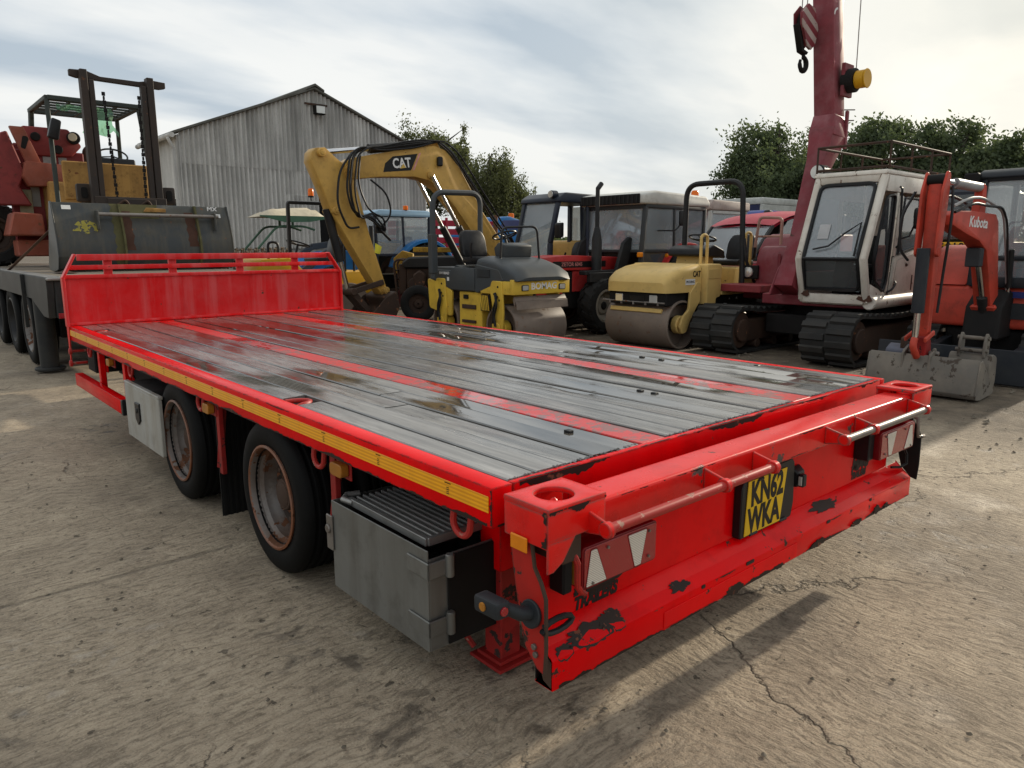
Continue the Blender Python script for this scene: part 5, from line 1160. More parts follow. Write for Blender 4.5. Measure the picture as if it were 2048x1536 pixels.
# cab
cx0, cx1, cy0, cy1, cz0, cz1 = 8.52, 9.8, 0.58, 1.50, 0.98, 2.26
b = B()
for x, y in [(cx0,cy0),(cx0,cy1),(cx1,cy0),(cx1,cy1)]:
    o_ = 0.10 if x == cx0 else 0.0
    b.beam((x,y,cz0),(x+o_,y,cz1-0.05),0.075,0.075,(0,1,0))
b.beam((cx0+0.10,cy0,cz1-0.06),(cx0+0.10,cy1,cz1-0.06),0.07,0.08); b.beam((cx0,cy0,cz0+0.05),(cx0,cy1,cz0+0.05),0.07,0.12)
b.beam((cx0+0.03,cy0,1.30),(cx0+0.03,cy1,1.30),0.05,0.05)
b.beam((cx0,cy1,cz0+0.04),(cx1,cy1,cz0+0.04),0.06,0.10); b.beam((cx0,cy0,cz0+0.04),(cx1,cy0,cz0+0.04),0.06,0.10); b.beam((cx1,cy0,cz0+0.25),(cx1,cy1,cz0+0.25),0.05,0.5)
part('cab_frame', b, KUBK, T, 0.015, 2)
b = B(); b.prism(rpoly([(cx0+0.02,cz1-0.07),(cx1+0.04,cz1-0.07),(cx1+0.04,cz1+0.02),(cx0+0.16,cz1+0.04),(cx0+0.05,cz1)],0.04),'y',cy0-0.05,cy1+0.05); part('cab_roof', b, KUBK, T, 0.03, 3)
pane(T, [(cx0+0.03,cy1-0.03,1.33),(cx0+0.10,cy1-0.03,cz1-0.1),(cx0+0.10,cy0+0.03,cz1-0.1),(cx0+0.03,cy0+0.03,1.33)], GLASS, name='windscreen')
pane(T, [(cx0,cy1-0.03,1.03),(cx0+0.03,cy1-0.03,1.27),(cx0+0.03,cy0+0.03,1.27),(cx0,cy0+0.03,1.03)], GLASS, name='lower_windscreen')
for yy in (cy0, cy1): pane(T, [(cx0+0.05,yy,1.05),(cx1-0.05,yy,1.05),(cx1-0.05,yy,cz1-0.1),(cx0+0.14,yy,cz1-0.1)], GLASS, name='side_window')
pane(T, [(cx1,cy0+.04,1.5),(cx1,cy1-.04,1.5),(cx1,cy1-.04,cz1-.1),(cx1,cy0+.04,cz1-.1)], GLASS, name='rear_window')
seat(T, 9.4, 1.02, 1.18, (-1,0), 0.5, simple('seat_grey',(0.13,0.13,0.13),0.7)); b = B(); b.box(9.2,9.6,0.8,1.24,0.98,1.17); part('seat_base', b, KUBK, T, 0.01)
b = B(); b.cyl((cx0+0.02,cy1+0.10,2.20),(cx0+0.14,cy1+0.10,2.20),0.06,n=12); b.box(cx0-0.05,cx0+0.06,cy1+0.03,cy1+0.18,2.14,2.26); part('work_lamp', b, UNDER, T, 0.015)
b = B(); b.box(cx0-0.10,cx0-0.04,cy1-0.06,cy1+0.02,1.60,1.65); b.box(cx0-0.10,cx0-0.04,cy1-0.06,cy1+0.02,1.67,1.72); part('door_catch', b, BLACKPL, T, 0.01)
# swing post and boom
b = B(); b.prism([(8.10,0.40),(8.60,0.40),(8.60,0.92),(8.42,0.96),(8.15,0.78)],'y',1.06,1.42); part('swing_post', b, UNDER, T, 0.03)
BP = [(8.40,0.74),(8.18,1.35),(8.06,1.70),(7.96,1.77),(7.3,1.785),(6.82,1.775),(6.71,1.73),(6.71,1.64),(7.10,1.56),(7.52,1.49),(7.78,1.39),(7.94,1.12),(8.17,0.70),(8.28,0.62)]
b = B(); b.prism(BP,'y',1.16,1.33); part('boom', b, KUBR, T, 0.012, 2)
b = B(); b.prism([(8.40,0.84),(8.52,0.70),(8.46,0.54),(8.28,0.56),(8.10,0.78)],'y',1.11,1.37); part('boom_foot', b, KUBR, T, 0.02)
lettering('maker_lettering', 'Kubota', 0.150, WHITEP, T, (7.42,1.1575,1.672), (1,0,-0.02), bold=0.003, shear=0.12, xs=1.25)
ram(T, (8.34,1.24,0.50), (7.80,1.24,1.28), 0.055, 0.5)
b = B(); b.box(7.62,7.74,1.17,1.31,1.22,1.42); part('ram_bracket', b, KUBK, T, 0.01)
# stick and its rams
ST = [(6.57,2.06),(6.63,2.10),(6.68,2.02),(6.69,1.80),(6.67,0.58),(6.64,0.46),(6.60,0.46),(6.58,0.60),(6.55,1.30),(6.54,1.90)]
b = B(); b.prism(ST,'y',1.24,1.36); part('stick', b, KUBR, T, 0.012, 2)
for y in (1.195, 1.375):
    b = B(); b.prism(rpoly([(6.46,1.35),(6.58,1.35),(6.64,1.9),(6.64,2.12),(6.57,2.14),(6.48,1.95)],0.03),'y',y,y+0.025); part('stick_cheek', b, KUBR, T, 0.006)
    b = B(); b.cyl((6.53,y-0.006,1.38),(6.53,y+0.031,1.38),0.045,n=14); part('pivot_boss', b, KUBR, T, 0.004)
b = B(); b.cyl((6.59,1.221,2.06),(6.59,1.374,2.06),0.05,n=16); part('stick_pin', b, UNDER, T, 0)
ram(T, (7.70,1.27,2.04), (6.62,1.30,2.06), 0.05, 0.62, paint('ram_grey',(0.36,0.36,0.36),0.4,0.3))
b = B(); b.prism(rpoly([(7.60,1.78),(7.80,1.77),(7.76,2.06),(7.68,2.08)],0.02),'y',1.22,1.30); part('boom_lug', b, KUBR, T, 0.006)
ram(T, (6.44,1.30,1.42), (6.44,1.30,0.56), 0.058, 0.72, KUBK)
b = B(); b.tube(r3([(6.44,1.30,0.56),(6.40,1.30,0.48),(6.48,1.28,0.36)],0.05),0.035,8); b.beam((6.66,1.21,0.60),(6.44,1.21,0.54),0.025,0.05); b.beam((6.66,1.39,0.60),(6.44,1.39,0.54),0.025,0.05); part('bucket_link', b, KUBR, T, 0.008)
b = B(); b.prism(rpoly([(6.52,0.58),(6.64,0.54),(6.68,0.34),(6.60,0.24),(6.52,0.28)],0.04),'y',1.22,1.36); part('hitch', b, RUSTRED, T, 0.01)
hose(T, [(6.66,1.18,2.0),(6.60,1.14,1.8),(6.58,1.14,1.5),(6.62,1.17,1.2),(6.60,1.18,0.8)],0.013); hose(T, [(6.48,1.44,1.95),(6.38,1.52,1.7),(6.40,1.50,1.4),(6.46,1.44,1.3)],0.013)
hose(T, [(6.74,1.18,1.82),(7.0,1.13,1.90),(7.4,1.14,1.92),(7.75,1.13,1.86),(8.04,1.12,1.80),(8.24,1.11,1.4),(8.42,1.10,0.9)],0.014, MATS['ram_grey'])
hose(T, [(6.76,1.17,1.76),(7.1,1.12,1.86),(7.5,1.12,1.84),(7.95,1.11,1.84),(8.12,1.10,1.7),(8.3,1.09,1.2),(8.44,1.09,0.85)],0.014)
hose(T, [(6.72,1.36,1.80),(7.1,1.36,1.95),(7.6,1.37,1.90),(8.0,1.38,1.80),(8.2,1.38,1.4)],0.014)
ram(T, (8.34,1.09,1.40), (8.42,1.09,0.84), 0.035, 0.75, BLACKPL)
# bucket on the hitch
def grading_bucket(T, x0, x1, y0, y1, h, mat):
    b = B(); pr = [(x0,0.06),(x0+0.03,0.015),(x0+0.16,0.0),(x1,0.02),(x1,0.035),(x0+0.17,0.02),(x0+0.05,0.04),(x0+0.03,0.09),(x0+0.10,h-0.01),(x0+0.09,h+0.02),(x0+0.07,h)]
    b.prism(pr,'y',y0,y1); part('bucket_shell', b, mat, T, 0.004)
    for y in (y0-0.012, y1):
        b = B(); b.prism([(x0,0.06),(x0+0.03,0.015),(x0+0.16,0.0),(x1,0.02),(x1+0.02,0.06),(x0+0.13,h+0.01),(x0+0.07,h)],'y',y,y+0.012); part('bucket_cheek', b, mat, T, 0.002)
G_ = wthing('grading_bucket', 'wide scuffed grey grading bucket on the mini digger arm', 'bucket', (6.7, 1.24, 0))
grading_bucket(G_, 6.44, 6.94, 0.74, 1.74, 0.37, BUCKET)
for y in (1.17, 1.42):
    b = B(); b.prism(rpoly([(6.47,0.14),(6.60,0.10),(6.70,0.34),(6.62,0.46),(6.50,0.40)],0.02),'y',y-0.012,y+0.012); part('hanger_plate', b, BUCKET, G_, 0.004)
b = B(); b.cyl((6.62,1.13,0.40),(6.62,1.46,0.40),0.022,n=12); part('hanger_pin', b, STEEL, G_, 0.002)
G2 = wthing('digging_bucket', 'small grey digging bucket lying behind the wide grading bucket', 'bucket', (7.0, 0.95, 0))
b = B(); b.prism(rpoly([(6.98,0.05),(7.12,0.0),(7.18,0.10),(7.16,0.36),(7.00,0.40),(6.95,0.25)],0.05),'y',0.78,1.16); part('bucket_shell', b, BUCKET, G2, 0.008)
for y in (0.84, 1.06):
    b = B(); b.prism(rpoly([(6.97,0.34),(7.10,0.37),(7.10,0.55),(7.03,0.60),(6.98,0.50)],0.03),'y',y,y+0.025); part('hanger_plate', b, BUCKET, G2, 0.004)
for z, x in ((0.54,7.04),(0.42,7.0)):
    b = B(); b.cyl((x,0.82,z),(x,1.11,z),0.02,n=10); part('hanger_pin', b, BUCKET, G2, 0.002)
G3 = wthing('bucket_attachment', 'blue-grey bucket attachment standing behind the grading bucket by the crane track', 'bucket', (7.0, 1.6, 0))
b = B(); b.prism(rpoly([(6.98,0.0),(7.16,0.0),(7.18,0.30),(7.10,0.42),(6.98,0.36)],0.03),'y',1.46,1.78); part('bucket_shell', b, paint('blue_grey',(0.12,0.13,0.17),0.6,0.5,(0.17,0.15,0.14)), G3, 0.01)
b = B(); b.prism(rpoly([(7.0,0.36),(7.12,0.40),(7.08,0.5),(7.0,0.48)],0.02),'y',1.60,1.64); part('hanger_plate', b, RUSTDK, G3, 0.004)
# ------------------------------------------------------------------ tandem roller with cream-yellow bonnet
T = wthing('tandem_roller', 'cream-yellow tandem roller with black roll bar beside the crane', 'roller', (8.2, 5.2, 0))
for xc in (7.40, 8.98):
    b = B(); b.lathe([(0.338,-0.57),(0.345,-0.56),(0.345,0.56),(0.338,0.57),(0.318,0.57),(0.318,0.40),(0.10,0.40),(0.10,-0.40),(0.318,-0.40),(0.318,-0.57)], (xc,5.30,0.345), 'y', 64); dr_ = part('drum', b, DRUM, T, 0, ang=30)
    for s_, y in ((-1,4.735),(1,5.865)):
        b = B(); b.cyl((xc,y,0.345),(xc,y+s_*-0.10,0.345),0.13,n=20); b.cyl((xc,y-s_*-0.03,0.345),(xc,y,0.345),0.09,n=20); sub('hub', b, ROLY, dr_, bevel=0.01)
for y in (4.675, 5.885):
    b = B(); b.prism(rpoly([(7.50,0.80),(7.66,0.95),(7.74,0.93),(7.74,0.66),(7.66,0.58),(7.52,0.40),(7.44,0.24),(7.34,0.22),(7.28,0.33),(7.34,0.46),(7.48,0.56)],0.03),'y',y,y+0.04); part('drum_yoke', b, ROLY, T, 0.008)
b = B(); b.prism([(7.08,0.52),(7.13,0.50),(7.15,0.56),(7.10,0.58)],'y',4.86,5.80); part('scraper', b, ROLY, T, 0.006)
b = B(); b.cyl((7.06,4.78,0.66),(7.06,5.92,0.66),0.013,n=8); o = part('spray_bar', b, STEEL, T, 0)
for k_ in range(5):
    b = B(); b.cyl((7.06,4.9+0.22*k_,0.66),(7.06,4.9+0.22*k_,0.62),0.018,n=8); sub('nozzle', b, STEEL, o, bevel=0)
# bonnet: front swept down, rounded
b = B(); sec = []
for x, zt, w, zb in ((7.02,0.94,0.50,0.80),(7.06,1.02,0.54,0.80),(7.20,1.10,0.57,0.80),(7.40,1.155,0.58,0.80),(7.62,1.185,0.58,0.80),(7.78,1.19,0.58,0.80)):
    pr = rpoly([(-w,zb),(-w,zt),(w,zt),(w,zb)],[0,0.11,0.11,0],5); sec.append([(x, 5.28+p[0], p[1]) for p in pr])
b.sheet(sec); b.add(sec[0],[tuple(range(len(sec[0])))]); b.add(sec[-1],[tuple(range(len(sec[-1])))])
part('bonnet', b, ROLY, T, 0, ang=50)
b = B(); b.prism(rpoly([(7.785,0.62),(8.02,0.62),(8.02,0.70),(8.14,0.72),(8.14,1.19),(7.785,1.19)],[0,0.02,0.05,0.05,0.06,0.03]),'y',4.60,5.95); part('side_tank', b, ROLY, T, 0.03, 3)
b = B(); b.prism(rpoly([(7.82,0.98),(8.08,0.98),(8.08,1.12),(7.82,1.12)],0.02),'y',4.592,4.599); part('tank_pressing', b, ROLY, T, 0.004)
b = B(); b.box(7.06,7.78,4.76,5.80,0.62,0.80); part('front_grille', b, UNDER, T, 0.01)
for y in (4.98, 5.60):
    b = B(); b.box(7.045,7.06,y-0.07,y+0.07,0.655,0.765); part('headlamp', b, LAMPGLASS, T, 0.01)
b = B(); b.box(7.05,7.058,5.14,5.40,0.66,0.75); part('grille_plate', b, BLACKPL, T, 0.004)
b = B(); b.prism([(7.40,0.905),(7.62,0.905),(7.62,0.985),(7.40,0.985)],'y',4.692,4.6975); part('sticker', b, STICKER, T, 0)
lettering('sticker_print', 'PICKING', 0.05, BLACKP, T, (7.51,4.6915,0.945), (1,0,0), bold=0.001)
lettering('maker_lettering', 'CAT', 0.115, BLACKP, T, (7.66,4.697,1.05), (1,0,0), bold=0.003, xs=0.8)
b = B(); b.box(8.14,9.35,4.72,5.86,0.42,0.72); part('chassis', b, UNDER, T, 0.02)
lettering('model_lettering', 'CB-224D', 0.085, WHITEP, T, (7.93,4.70,0.575), (1,0,0), bold=0.001); b = B(); b.box(7.75,8.13,4.705,4.72,0.52,0.62); part('model_plate', b, BLACKP, T, 0.002)
for x, z in ((8.55,0.66),(8.75,0.66)):
    b = B(); b.prism([(x-0.02,z-0.01),(x+0.02,z-0.01),(x,z+0.025)],'y',4.716,4.7195); part('sticker', b, STICKER, T, 0)
b = B(); b.box(8.40,8.49,4.716,4.7195,0.50,0.60); part('sticker', b, STICKER, T, 0)
b = B(); b.prism(rpoly([(8.15,0.74),(9.36,0.74),(9.44,1.12),(8.60,1.12),(8.56,0.80),(8.15,0.80)],0.02),'y',4.60,4.68); b.box(8.15,9.36,4.681,5.92,0.725,0.76); b.prism(rpoly([(8.80,0.761),(9.36,0.761),(9.42,1.12),(8.80,1.12)],0.03),'y',4.681,5.92); part('platform', b, ROLY, T, 0.02, 2)
b = B(); b.prism(rpoly([(8.16,0.80),(8.56,0.80),(8.48,1.30),(8.26,1.30)],0.03),'y',4.98,5.5); part('console', b, ROLY, T, 0.02)
b = B(); b.prism(rpoly([(8.10,1.30),(8.58,1.26),(8.54,1.38),(8.28,1.46),(8.12,1.40)],0.03),'y',4.84,5.55); part('dashboard', b, BLACKPL, T, 0.02)
steering_wheel(T, (8.42,5.15,1.56), 0.20, (0.25,0,1)); seat(T, 9.10, 5.05, 1.14, (-1,0), 0.50)
for x, y, h_ in ((7.96,4.80,1.60),(8.86,4.64,1.64),(9.42,4.66,1.30)):
    b = B(); w = 0.075; b.tube(r3([(x-w,y,1.05),(x-w,y,h_),(x+w,y,h_),(x+w,y,1.05)],0.075,6),0.022,8); part('grab_hoop', b, ROLY, T, 0)
b = B(); b.tube(r3([(8.36,5.86,0.76),(8.40,5.14+0.02,1.25),(8.40,5.14,2.17),(8.40,5.10,2.33),(8.40,4.34,2.33),(8.40,4.22,2.20),(8.44,4.24,1.50)],0.16,7),0.045,4); 
b = B(); rp = r3([(8.62,5.62,0.80),(8.60,5.60,2.38),(8.60,4.62,2.38),(8.62,4.56,0.80)],0.22,8)
vs = []
b.tube(rp,0.042,8); part('roll_bar', b, FRAMEBLK, T, 0)
b = B(); b.tube(r3([(8.62,4.56,1.55),(8.62,4.52,1.25),(9.0,4.50,0.72),(9.25,4.50,0.66)],0.08),0.024,8); part('roll_bar_brace', b, FRAMEBLK, T, 0)
# ------------------------------------------------------------------ tandem roller, dark bonnet
T = wthing('compactor_roller', 'yellow and charcoal tandem roller with its seat facing the camera', 'roller', (5.8, 6.85, 0))
XA, XB = 5.27, 6.30
def bdrum(yc):
    b = B(); b.lathe([(0.325,XA-5.785+0.04),(0.33,XA-5.785+0.05),(0.33,0.47),(0.325,0.48),(0.30,0.48),(0.30,0.32),(0.08,0.32),(0.08,-0.33),(0.30,-0.33),(0.30,XA-5.785+0.04)], (5.785,yc,0.33), 'x', 64); return part('drum', b, DRUM, T, 0, ang=30)
for yc in (6.22, 7.52):
    dr_ = bdrum(yc); b = B(); b.cyl((XA+0.02,yc,0.33),(XA+0.14,yc,0.33),0.11,n=18); sub('hub', b, BOMY, dr_, bevel=0.01)
    for x in (XA-0.035, XB-0.005):
        b = B(); d_ = 1 if yc < 7 else 1
        b.prism(rpoly([(yc-0.10,0.98),(yc+0.12,0.98),(yc+0.16,0.86),(yc+0.10,0.62),(yc+0.12,0.30),(yc+0.02,0.20),(yc-0.10,0.26),(yc-0.13,0.55)],0.04),'x',x,x+0.035); y_ = part('drum_fork', b, BOMY, T, 0.008)
        b = B(); b.cyl((x-0.02,yc,0.33),(x,yc,0.33),0.085,n=18); sub('hub_cap', b, BOMY, y_, bevel=0.006)
        if x < 5.5:
            for dz, dy in ((0.90,-0.02),(0.80,0.06),(0.72,-0.05)):
                b = B(); b.cyl((x-0.004,yc+dy,dz),(x-0.0005,yc+dy,dz),0.016,n=10); sub('fork_hole', b, UNDER, y_, bevel=0)
            b = B(); b.tube(r3([(x-0.02,yc+0.02,0.82),(x-0.04,yc-0.04,0.65),(x-0.035,yc+0.03,0.5),(x-0.03,yc,0.36)],0.05),0.018,7); b.tube(r3([(x-0.02,yc-0.03,0.78),(x-0.045,yc+0.03,0.6),(x-0.035,yc+0.05,0.4)],0.05),0.014,7); sub('motor_hose', b, HOSE, y_, bevel=0)
b = B(); b.box(XA-0.02,XB+0.02,5.90,5.97,0.80,1.005); b.box(XA-0.02,XA+0.02,5.971,6.6,0.80,0.98); part('front_plate', b, BOMY, T, 0.01, 2)
for x in (5.46, 6.16):
    b = B(); b.prism(rpoly([(x-0.065,0.85),(x+0.065,0.85),(x+0.065,0.93),(x-0.065,0.93)],0.02),'y',5.885,5.899); o = part('headlamp', b, BLACKPL, T, 0.004)
    b = B(); b.prism(rpoly([(x-0.052,0.858),(x+0.052,0.858),(x+0.052,0.922),(x-0.052,0.922)],0.015),'y',5.880,5.8845); sub('lamp_glass', b, LAMPGLASS, o, bevel=0.002)
lettering('maker_lettering', 'BOMAG', 0.125, WHITEP, T, (5.82,5.8985,0.905), (1,0,0), bold=0.003, xs=1.1)
b = B(); b.prism([(5.92,0.72),(5.96,0.78),(5.98,0.72),(5.94,0.64)],'x',XA+0.04,XB-0.02); b.prism([(5.88,0.60),(5.90,0.71),(5.915,0.71),(5.895,0.60)],'x',XA+0.04,XB-0.02); part('scraper', b, DRUM, T, 0.004)
# bonnet with swept crown
b = B(); sec = []
for y, zt, w in ((5.86,1.03,0.50),(5.92,1.13,0.52),(6.08,1.21,0.53),(6.32,1.28,0.53),(6.56,1.31,0.52),(6.70,1.31,0.51),(6.72,1.28,0.50)):
    pr = rpoly([(-w,0.985),(-w,zt-0.05),(-w*0.62,zt),(w*0.62,zt),(w,zt-0.05),(w,0.985)],[0,0.05,0.06,0.06,0.05,0],4); sec.append([(5.785+p[0], y, p[1]) for p in pr])
b.sheet(sec); b.add(sec[0],[tuple(range(len(sec[0])))]); b.add(sec[-1],[tuple(range(len(sec[-1])))])
part('bonnet', b, BOMG, T, 0, ang=40)
b = B(); pr_ = rpoly([(6.10,0.985),(6.66,0.80),(6.72,0.80),(6.72,1.20),(6.2,1.13)],0.03); b.prism(pr_,'x',XA-0.022,XA+0.02); part('bonnet_skirt', b, BOMG, T, 0.01)
b = B(); b.box(XA-0.030,XA-0.0225,6.38,6.66,1.02,1.13); o = part('side_grille', b, BLACKPL, T, 0.003)
b = B()
for k_ in range(12): b.box(XA-0.034,XA-0.0301,6.385+k_*0.023,6.396+k_*0.023,1.025,1.125)
sub('mesh', b, BOMG, o, bevel=0)
# operator station
b = B(); b.prism(rpoly([(6.73,0.82),(7.30,0.82),(7.60,0.92),(7.86,0.98),(7.86,1.10),(7.30,1.10),(7.26,1.14),(6.73,1.14)],[0,0.06,0.05,0,0.03,0,0.03,0]),'x',XA-0.02,XA+0.05); part('side_panel', b, BOMG, T, 0.012, 2)
b = B(); b.prism(rpoly([(6.74,0.80),(7.86,0.80),(7.86,1.14),(7.30,1.14),(7.26,1.18),(6.74,1.05)],0.02),'x',XA+0.051,XB); part('platform', b, BOMG, T, 0.012, 2)
lettering('model_lettering', 'BW100AD', 0.055, WHITEP, T, (XA-0.0215,7.45,1.055), (0,-1,0), bold=0.001); b = B(); b.box(XA-0.0225,XA-0.0202,7.33,7.38,0.945,1.0); part('sticker', b, STICKER, T, 0)
b = B(); b.prism(rpoly([(7.30,0.42),(7.86,0.52),(7.90,0.97),(7.62,0.915),(7.28,0.81)],0.05),'x',XA-0.015,XA+0.03); b.box(XA+0.02,XB-0.02,6.62,7.14,0.30,0.80); part('lower_frame', b, BOMY, T, 0.01)
b = B(); b.box(XA+0.0,XA+0.019,6.92,7.02,0.70,0.76); part('sticker', b, BLACKP, T, 0.002)
b = B(); b.box(XA-0.005,XA+0.0195,6.74,7.05,0.56,0.62); b.box(XA-0.01,XA+0.0195,6.74,7.05,0.36,0.40); part('step', b, RUSTDK, T, 0.004)
b = B(); b.box(XA+0.0,XA+0.0195,6.42,6.62,0.55,0.78); o = part('vent_plate', b, UNDER, T, 0.002)
for k_ in range(5):
    b = B(); b.beam((XA-0.004,6.43+0.036*k_,0.56),(XA-0.004,6.47+0.036*k_,0.77),0.014,0.012,(1,0,0)); sub('vent_bar', b, BOMY, o, bevel=0)
seat(T, 5.66, 7.02, 1.20, (0,-1), 0.46)
b = B(); b.prism(rpoly([(6.42,1.28),(6.62,1.28),(6.66,1.42),(6.56,1.50),(6.40,1.46)],0.03),'x',5.55,6.05); b.cyl((5.8,6.52,1.2),(5.8,6.52,1.3),0.08,n=14); part('console', b, BOMG, T, 0.015, 2)
steering_wheel(T, (5.72,6.62,1.60), 0.17, (0,0.35,1))
b = B(); b.tube(r3([(5.45,6.40,1.20),(5.45,6.36,1.70),(6.05,6.30,1.72),(6.10,6.30,1.25)],0.10,5),0.016,8); part('console_rail', b, FRAMEBLK, T, 0)
b = B(); b.tube(r3([(5.13,7.56,0.98),(5.13,7.54,2.22),(6.02,7.54,2.24),(6.02,7.56,1.0)],0.20,8),0.042,8); part('roll_bar', b, BOMG, T, 0)
b = B(); b.box(5.075,5.185,7.51,7.61,1.05,1.62); part('roll_bar_sleeve', b, BOMG, T, 0.01)
b = B(); b.tube([(5.30,6.86,1.28),(5.28,6.84,1.45),(5.29,6.83,1.50)],0.014,7); part('travel_lever', b, BLACKPL, T, 0)
# ------------------------------------------------------------------ red tractor with cab
T = wthing('red_tractor', 'red tractor with a black exhaust stack and dirty glazed cab', 'tractor', (8.4, 7.2, 0))
ag_tyre(T, (7.98,6.78,0.47), 0.49, 0.30, 0.26, lugs=15, rimmat=paint('rim_cream',(0.30,0.27,0.22),0.5,0.6,(0.12,0.10,0.08)))
ag_tyre(T, (7.98,7.72,0.47), 0.49, 0.30, 0.26, lugs=15)
ag_tyre(T, (9.85,6.62,0.70), 0.72, 0.38, 0.38, lugs=18, rimmat=MATS['rim_cream'])
ag_tyre(T, (9.85,7.78,0.70), 0.72, 0.38, 0.38, lugs=18)
b = B(); b.box(6.9,9.9,7.05,7.45,0.42,0.78); b.cyl((7.98,6.7,0.47),(7.98,7.8,0.47),0.07,n=12); b.cyl((9.85,6.6,0.7),(9.85,7.8,0.7),0.10,n=12); part('chassis', b, UNDER, T, 0.02)
b = B(); b.prism(rpoly([(6.68,1.06),(8.62,1.04),(8.62,1.26),(7.4,1.30),(6.74,1.26),(6.66,1.20)],[0,0,.02,.1,.05,.03]),'y',6.99,7.55); part('bonnet', b, TRACR, T, 0.03, 3)
b = B(); b.prism([(6.70,0.62),(7.05,0.60),(7.30,0.66),(7.30,1.04),(6.70,1.055)],'y',7.01,7.53); b.box(7.55,8.5,7.03,7.51,0.70,1.04); part('side_panel', b, TRACR, T, 0.01)
b = B(); b.box(7.30,7.55,7.04,7.50,0.68,1.03); part('engine', b, UNDER, T, 0.01)
b = B(); b.box(6.90,7.05,6.996,7.009,0.74,0.96); b.box(7.13,7.25,6.996,7.009,0.74,0.96); part('side_opening', b, UNDER, T, 0.004)
b = B(); b.box(7.05,8.3,6.984,6.9895,1.10,1.20); part('bonnet_stripe', b, BLACKP, T, 0); lettering('maker_lettering', 'ZETOR 6045', 0.085, paint('pale_red',(0.55,0.20,0.18),0.5,0.1), T, (7.48,6.983,1.15), (1,0,0), bold=0.001, xs=1.05)
b = B(); b.tube(r3([(6.62,7.60,0.66),(6.58,7.60,1.18),(6.58,6.96,1.18),(6.62,6.95,0.66)],0.08),0.026,8); b.tube(r3([(6.60,6.96,1.16),(6.9,6.95,1.16),(6.92,6.95,0.7)],0.07),0.026,8); part('front_guard', b, FRAMEBLK, T, 0)
b = B(); b.box(6.655,6.67,7.05,7.49,0.68,1.10); part('grille', b, UNDER, T, 0.01)
for y in (7.12, 7.42):
    b = B(); b.cyl((6.66,y,0.98),(6.64,y,0.98),0.06,n=14); part('headlamp', b, LAMPGLASS, T, 0.004)
b = B(); b.tube([(7.93,6.86,0.95),(7.93,6.86,1.55),(7.93,6.86,1.75)],[0.085,0.085,0.04],12); b.cyl((7.93,6.86,1.74),(7.93,6.86,2.38),0.035,n=12); b.cyl((7.93,6.86,2.36),(8.02,6.86,2.45),0.04,n=12); part('exhaust_stack', b, FRAMEBLK, T, 0.004)
for y in (6.72, 7.72):
    b = B(); b.prism([(8.20,0.50),(8.44,0.50),(8.50,0.95),(8.72,1.56),(8.60,1.60),(8.45,1.50),(8.26,1.0)],'y',y,y+0.07); part('loader_bracket', b, FRAMEBLK, T, 0.01)
b = B(); b.box(7.62,8.46,6.70,6.79,0.86,1.02); b.box(7.55,8.46,6.74,6.90,0.98,1.05); part('front_mudguard', b, FRAMEBLK, T, 0.01)
# cab
z0, z1 = 0.62, 2.10
fr = lambda z: 8.60+0.10*(z-0.6)*0.3
b = B()
for y in (6.50, 7.84):
    b.beam((8.58,y,z0),(8.72,y,z1),0.07,0.07,(0,1,0)); b.beam((10.36,y,1.36),(10.40,y,z1),0.07,0.07,(0,1,0)); b.beam((9.52,y,1.36),(9.50,y,z1),0.05,0.05,(0,1,0))
    b.beam((8.70,y,z1),(10.40,y,z1),0.07,0.06); b.beam((8.62,y,1.36),(10.36,y,1.36),0.05,0.06); b.beam((8.58,y,0.62),(9.2,y,0.62),0.05,0.06)
b.beam((8.71,6.5,z1),(8.71,7.84,z1),0.07,0.07); b.beam((8.64,6.5,1.36),(8.64,7.84,1.36),0.05,0.05); b.beam((10.4,6.5,z1),(10.4,7.84,z1),0.07,0.07); b.beam((10.36,6.5,1.36),(10.36,7.84,1.36),0.05,0.08)
part('cab_frame', b, CABGREY, T, 0.01, 2)
b = B(); b.prism([(8.60,2.13),(10.50,2.13),(10.50,2.22),(10.38,2.32),(8.92,2.36),(8.60,2.30)],'y',6.44,7.90); part('cab_roof', b, ROOFWHT, T, 0.04, 3)
b = B(); b.box(8.575,8.60,6.52,7.86,2.14,2.30); o = part('roof_vent', b, UNDER, T, 0.01)
for k_ in range(14):
    b = B(); b.box(8.565,8.575,6.56+k_*0.093,6.58+k_*0.093,2.15,2.29); sub('vent_slat', b, FRAMEBLK, o, bevel=0)
pane(T, [(8.64,6.55,1.38),(8.71,6.55,2.07),(8.71,7.80,2.07),(8.64,7.80,1.38)], GLASS, name='windscreen')
for y in (6.50, 7.84):
    pane(T, [(8.68,y,1.39),(9.49,y,1.39),(9.48,y,2.07),(8.75,y,2.07)], GLASS, name='side_window'); pane(T, [(9.55,y,1.39),(10.33,y,1.39),(10.37,y,2.07),(9.53,y,2.07)], GLASS, name='side_window')
    pane(T, [(8.63,y,0.66),(9.2,y,0.66),(9.5,y,1.34),(8.66,y,1.34)], GLASSDK, name='lower_window')
pane(T, [(10.38,6.55,1.4),(10.38,7.80,1.4),(10.40,7.80,2.07),(10.40,6.55,2.07)], GLASS, name='rear_window')
b = B(); b.prism(arc(9.85,0.70,0.80,20,160,12)+arc(9.85,0.70,0.76,160,20,12),'y',6.38,6.86); part('rear_mudguard', b, TRACR, T, 0.006)
b = B(); b.prism(arc(9.85,0.70,0.80,20,160,12)+arc(9.85,0.70,0.76,160,20,12),'y',7.54,8.0); part('rear_mudguard', b, TRACR, T, 0.006)
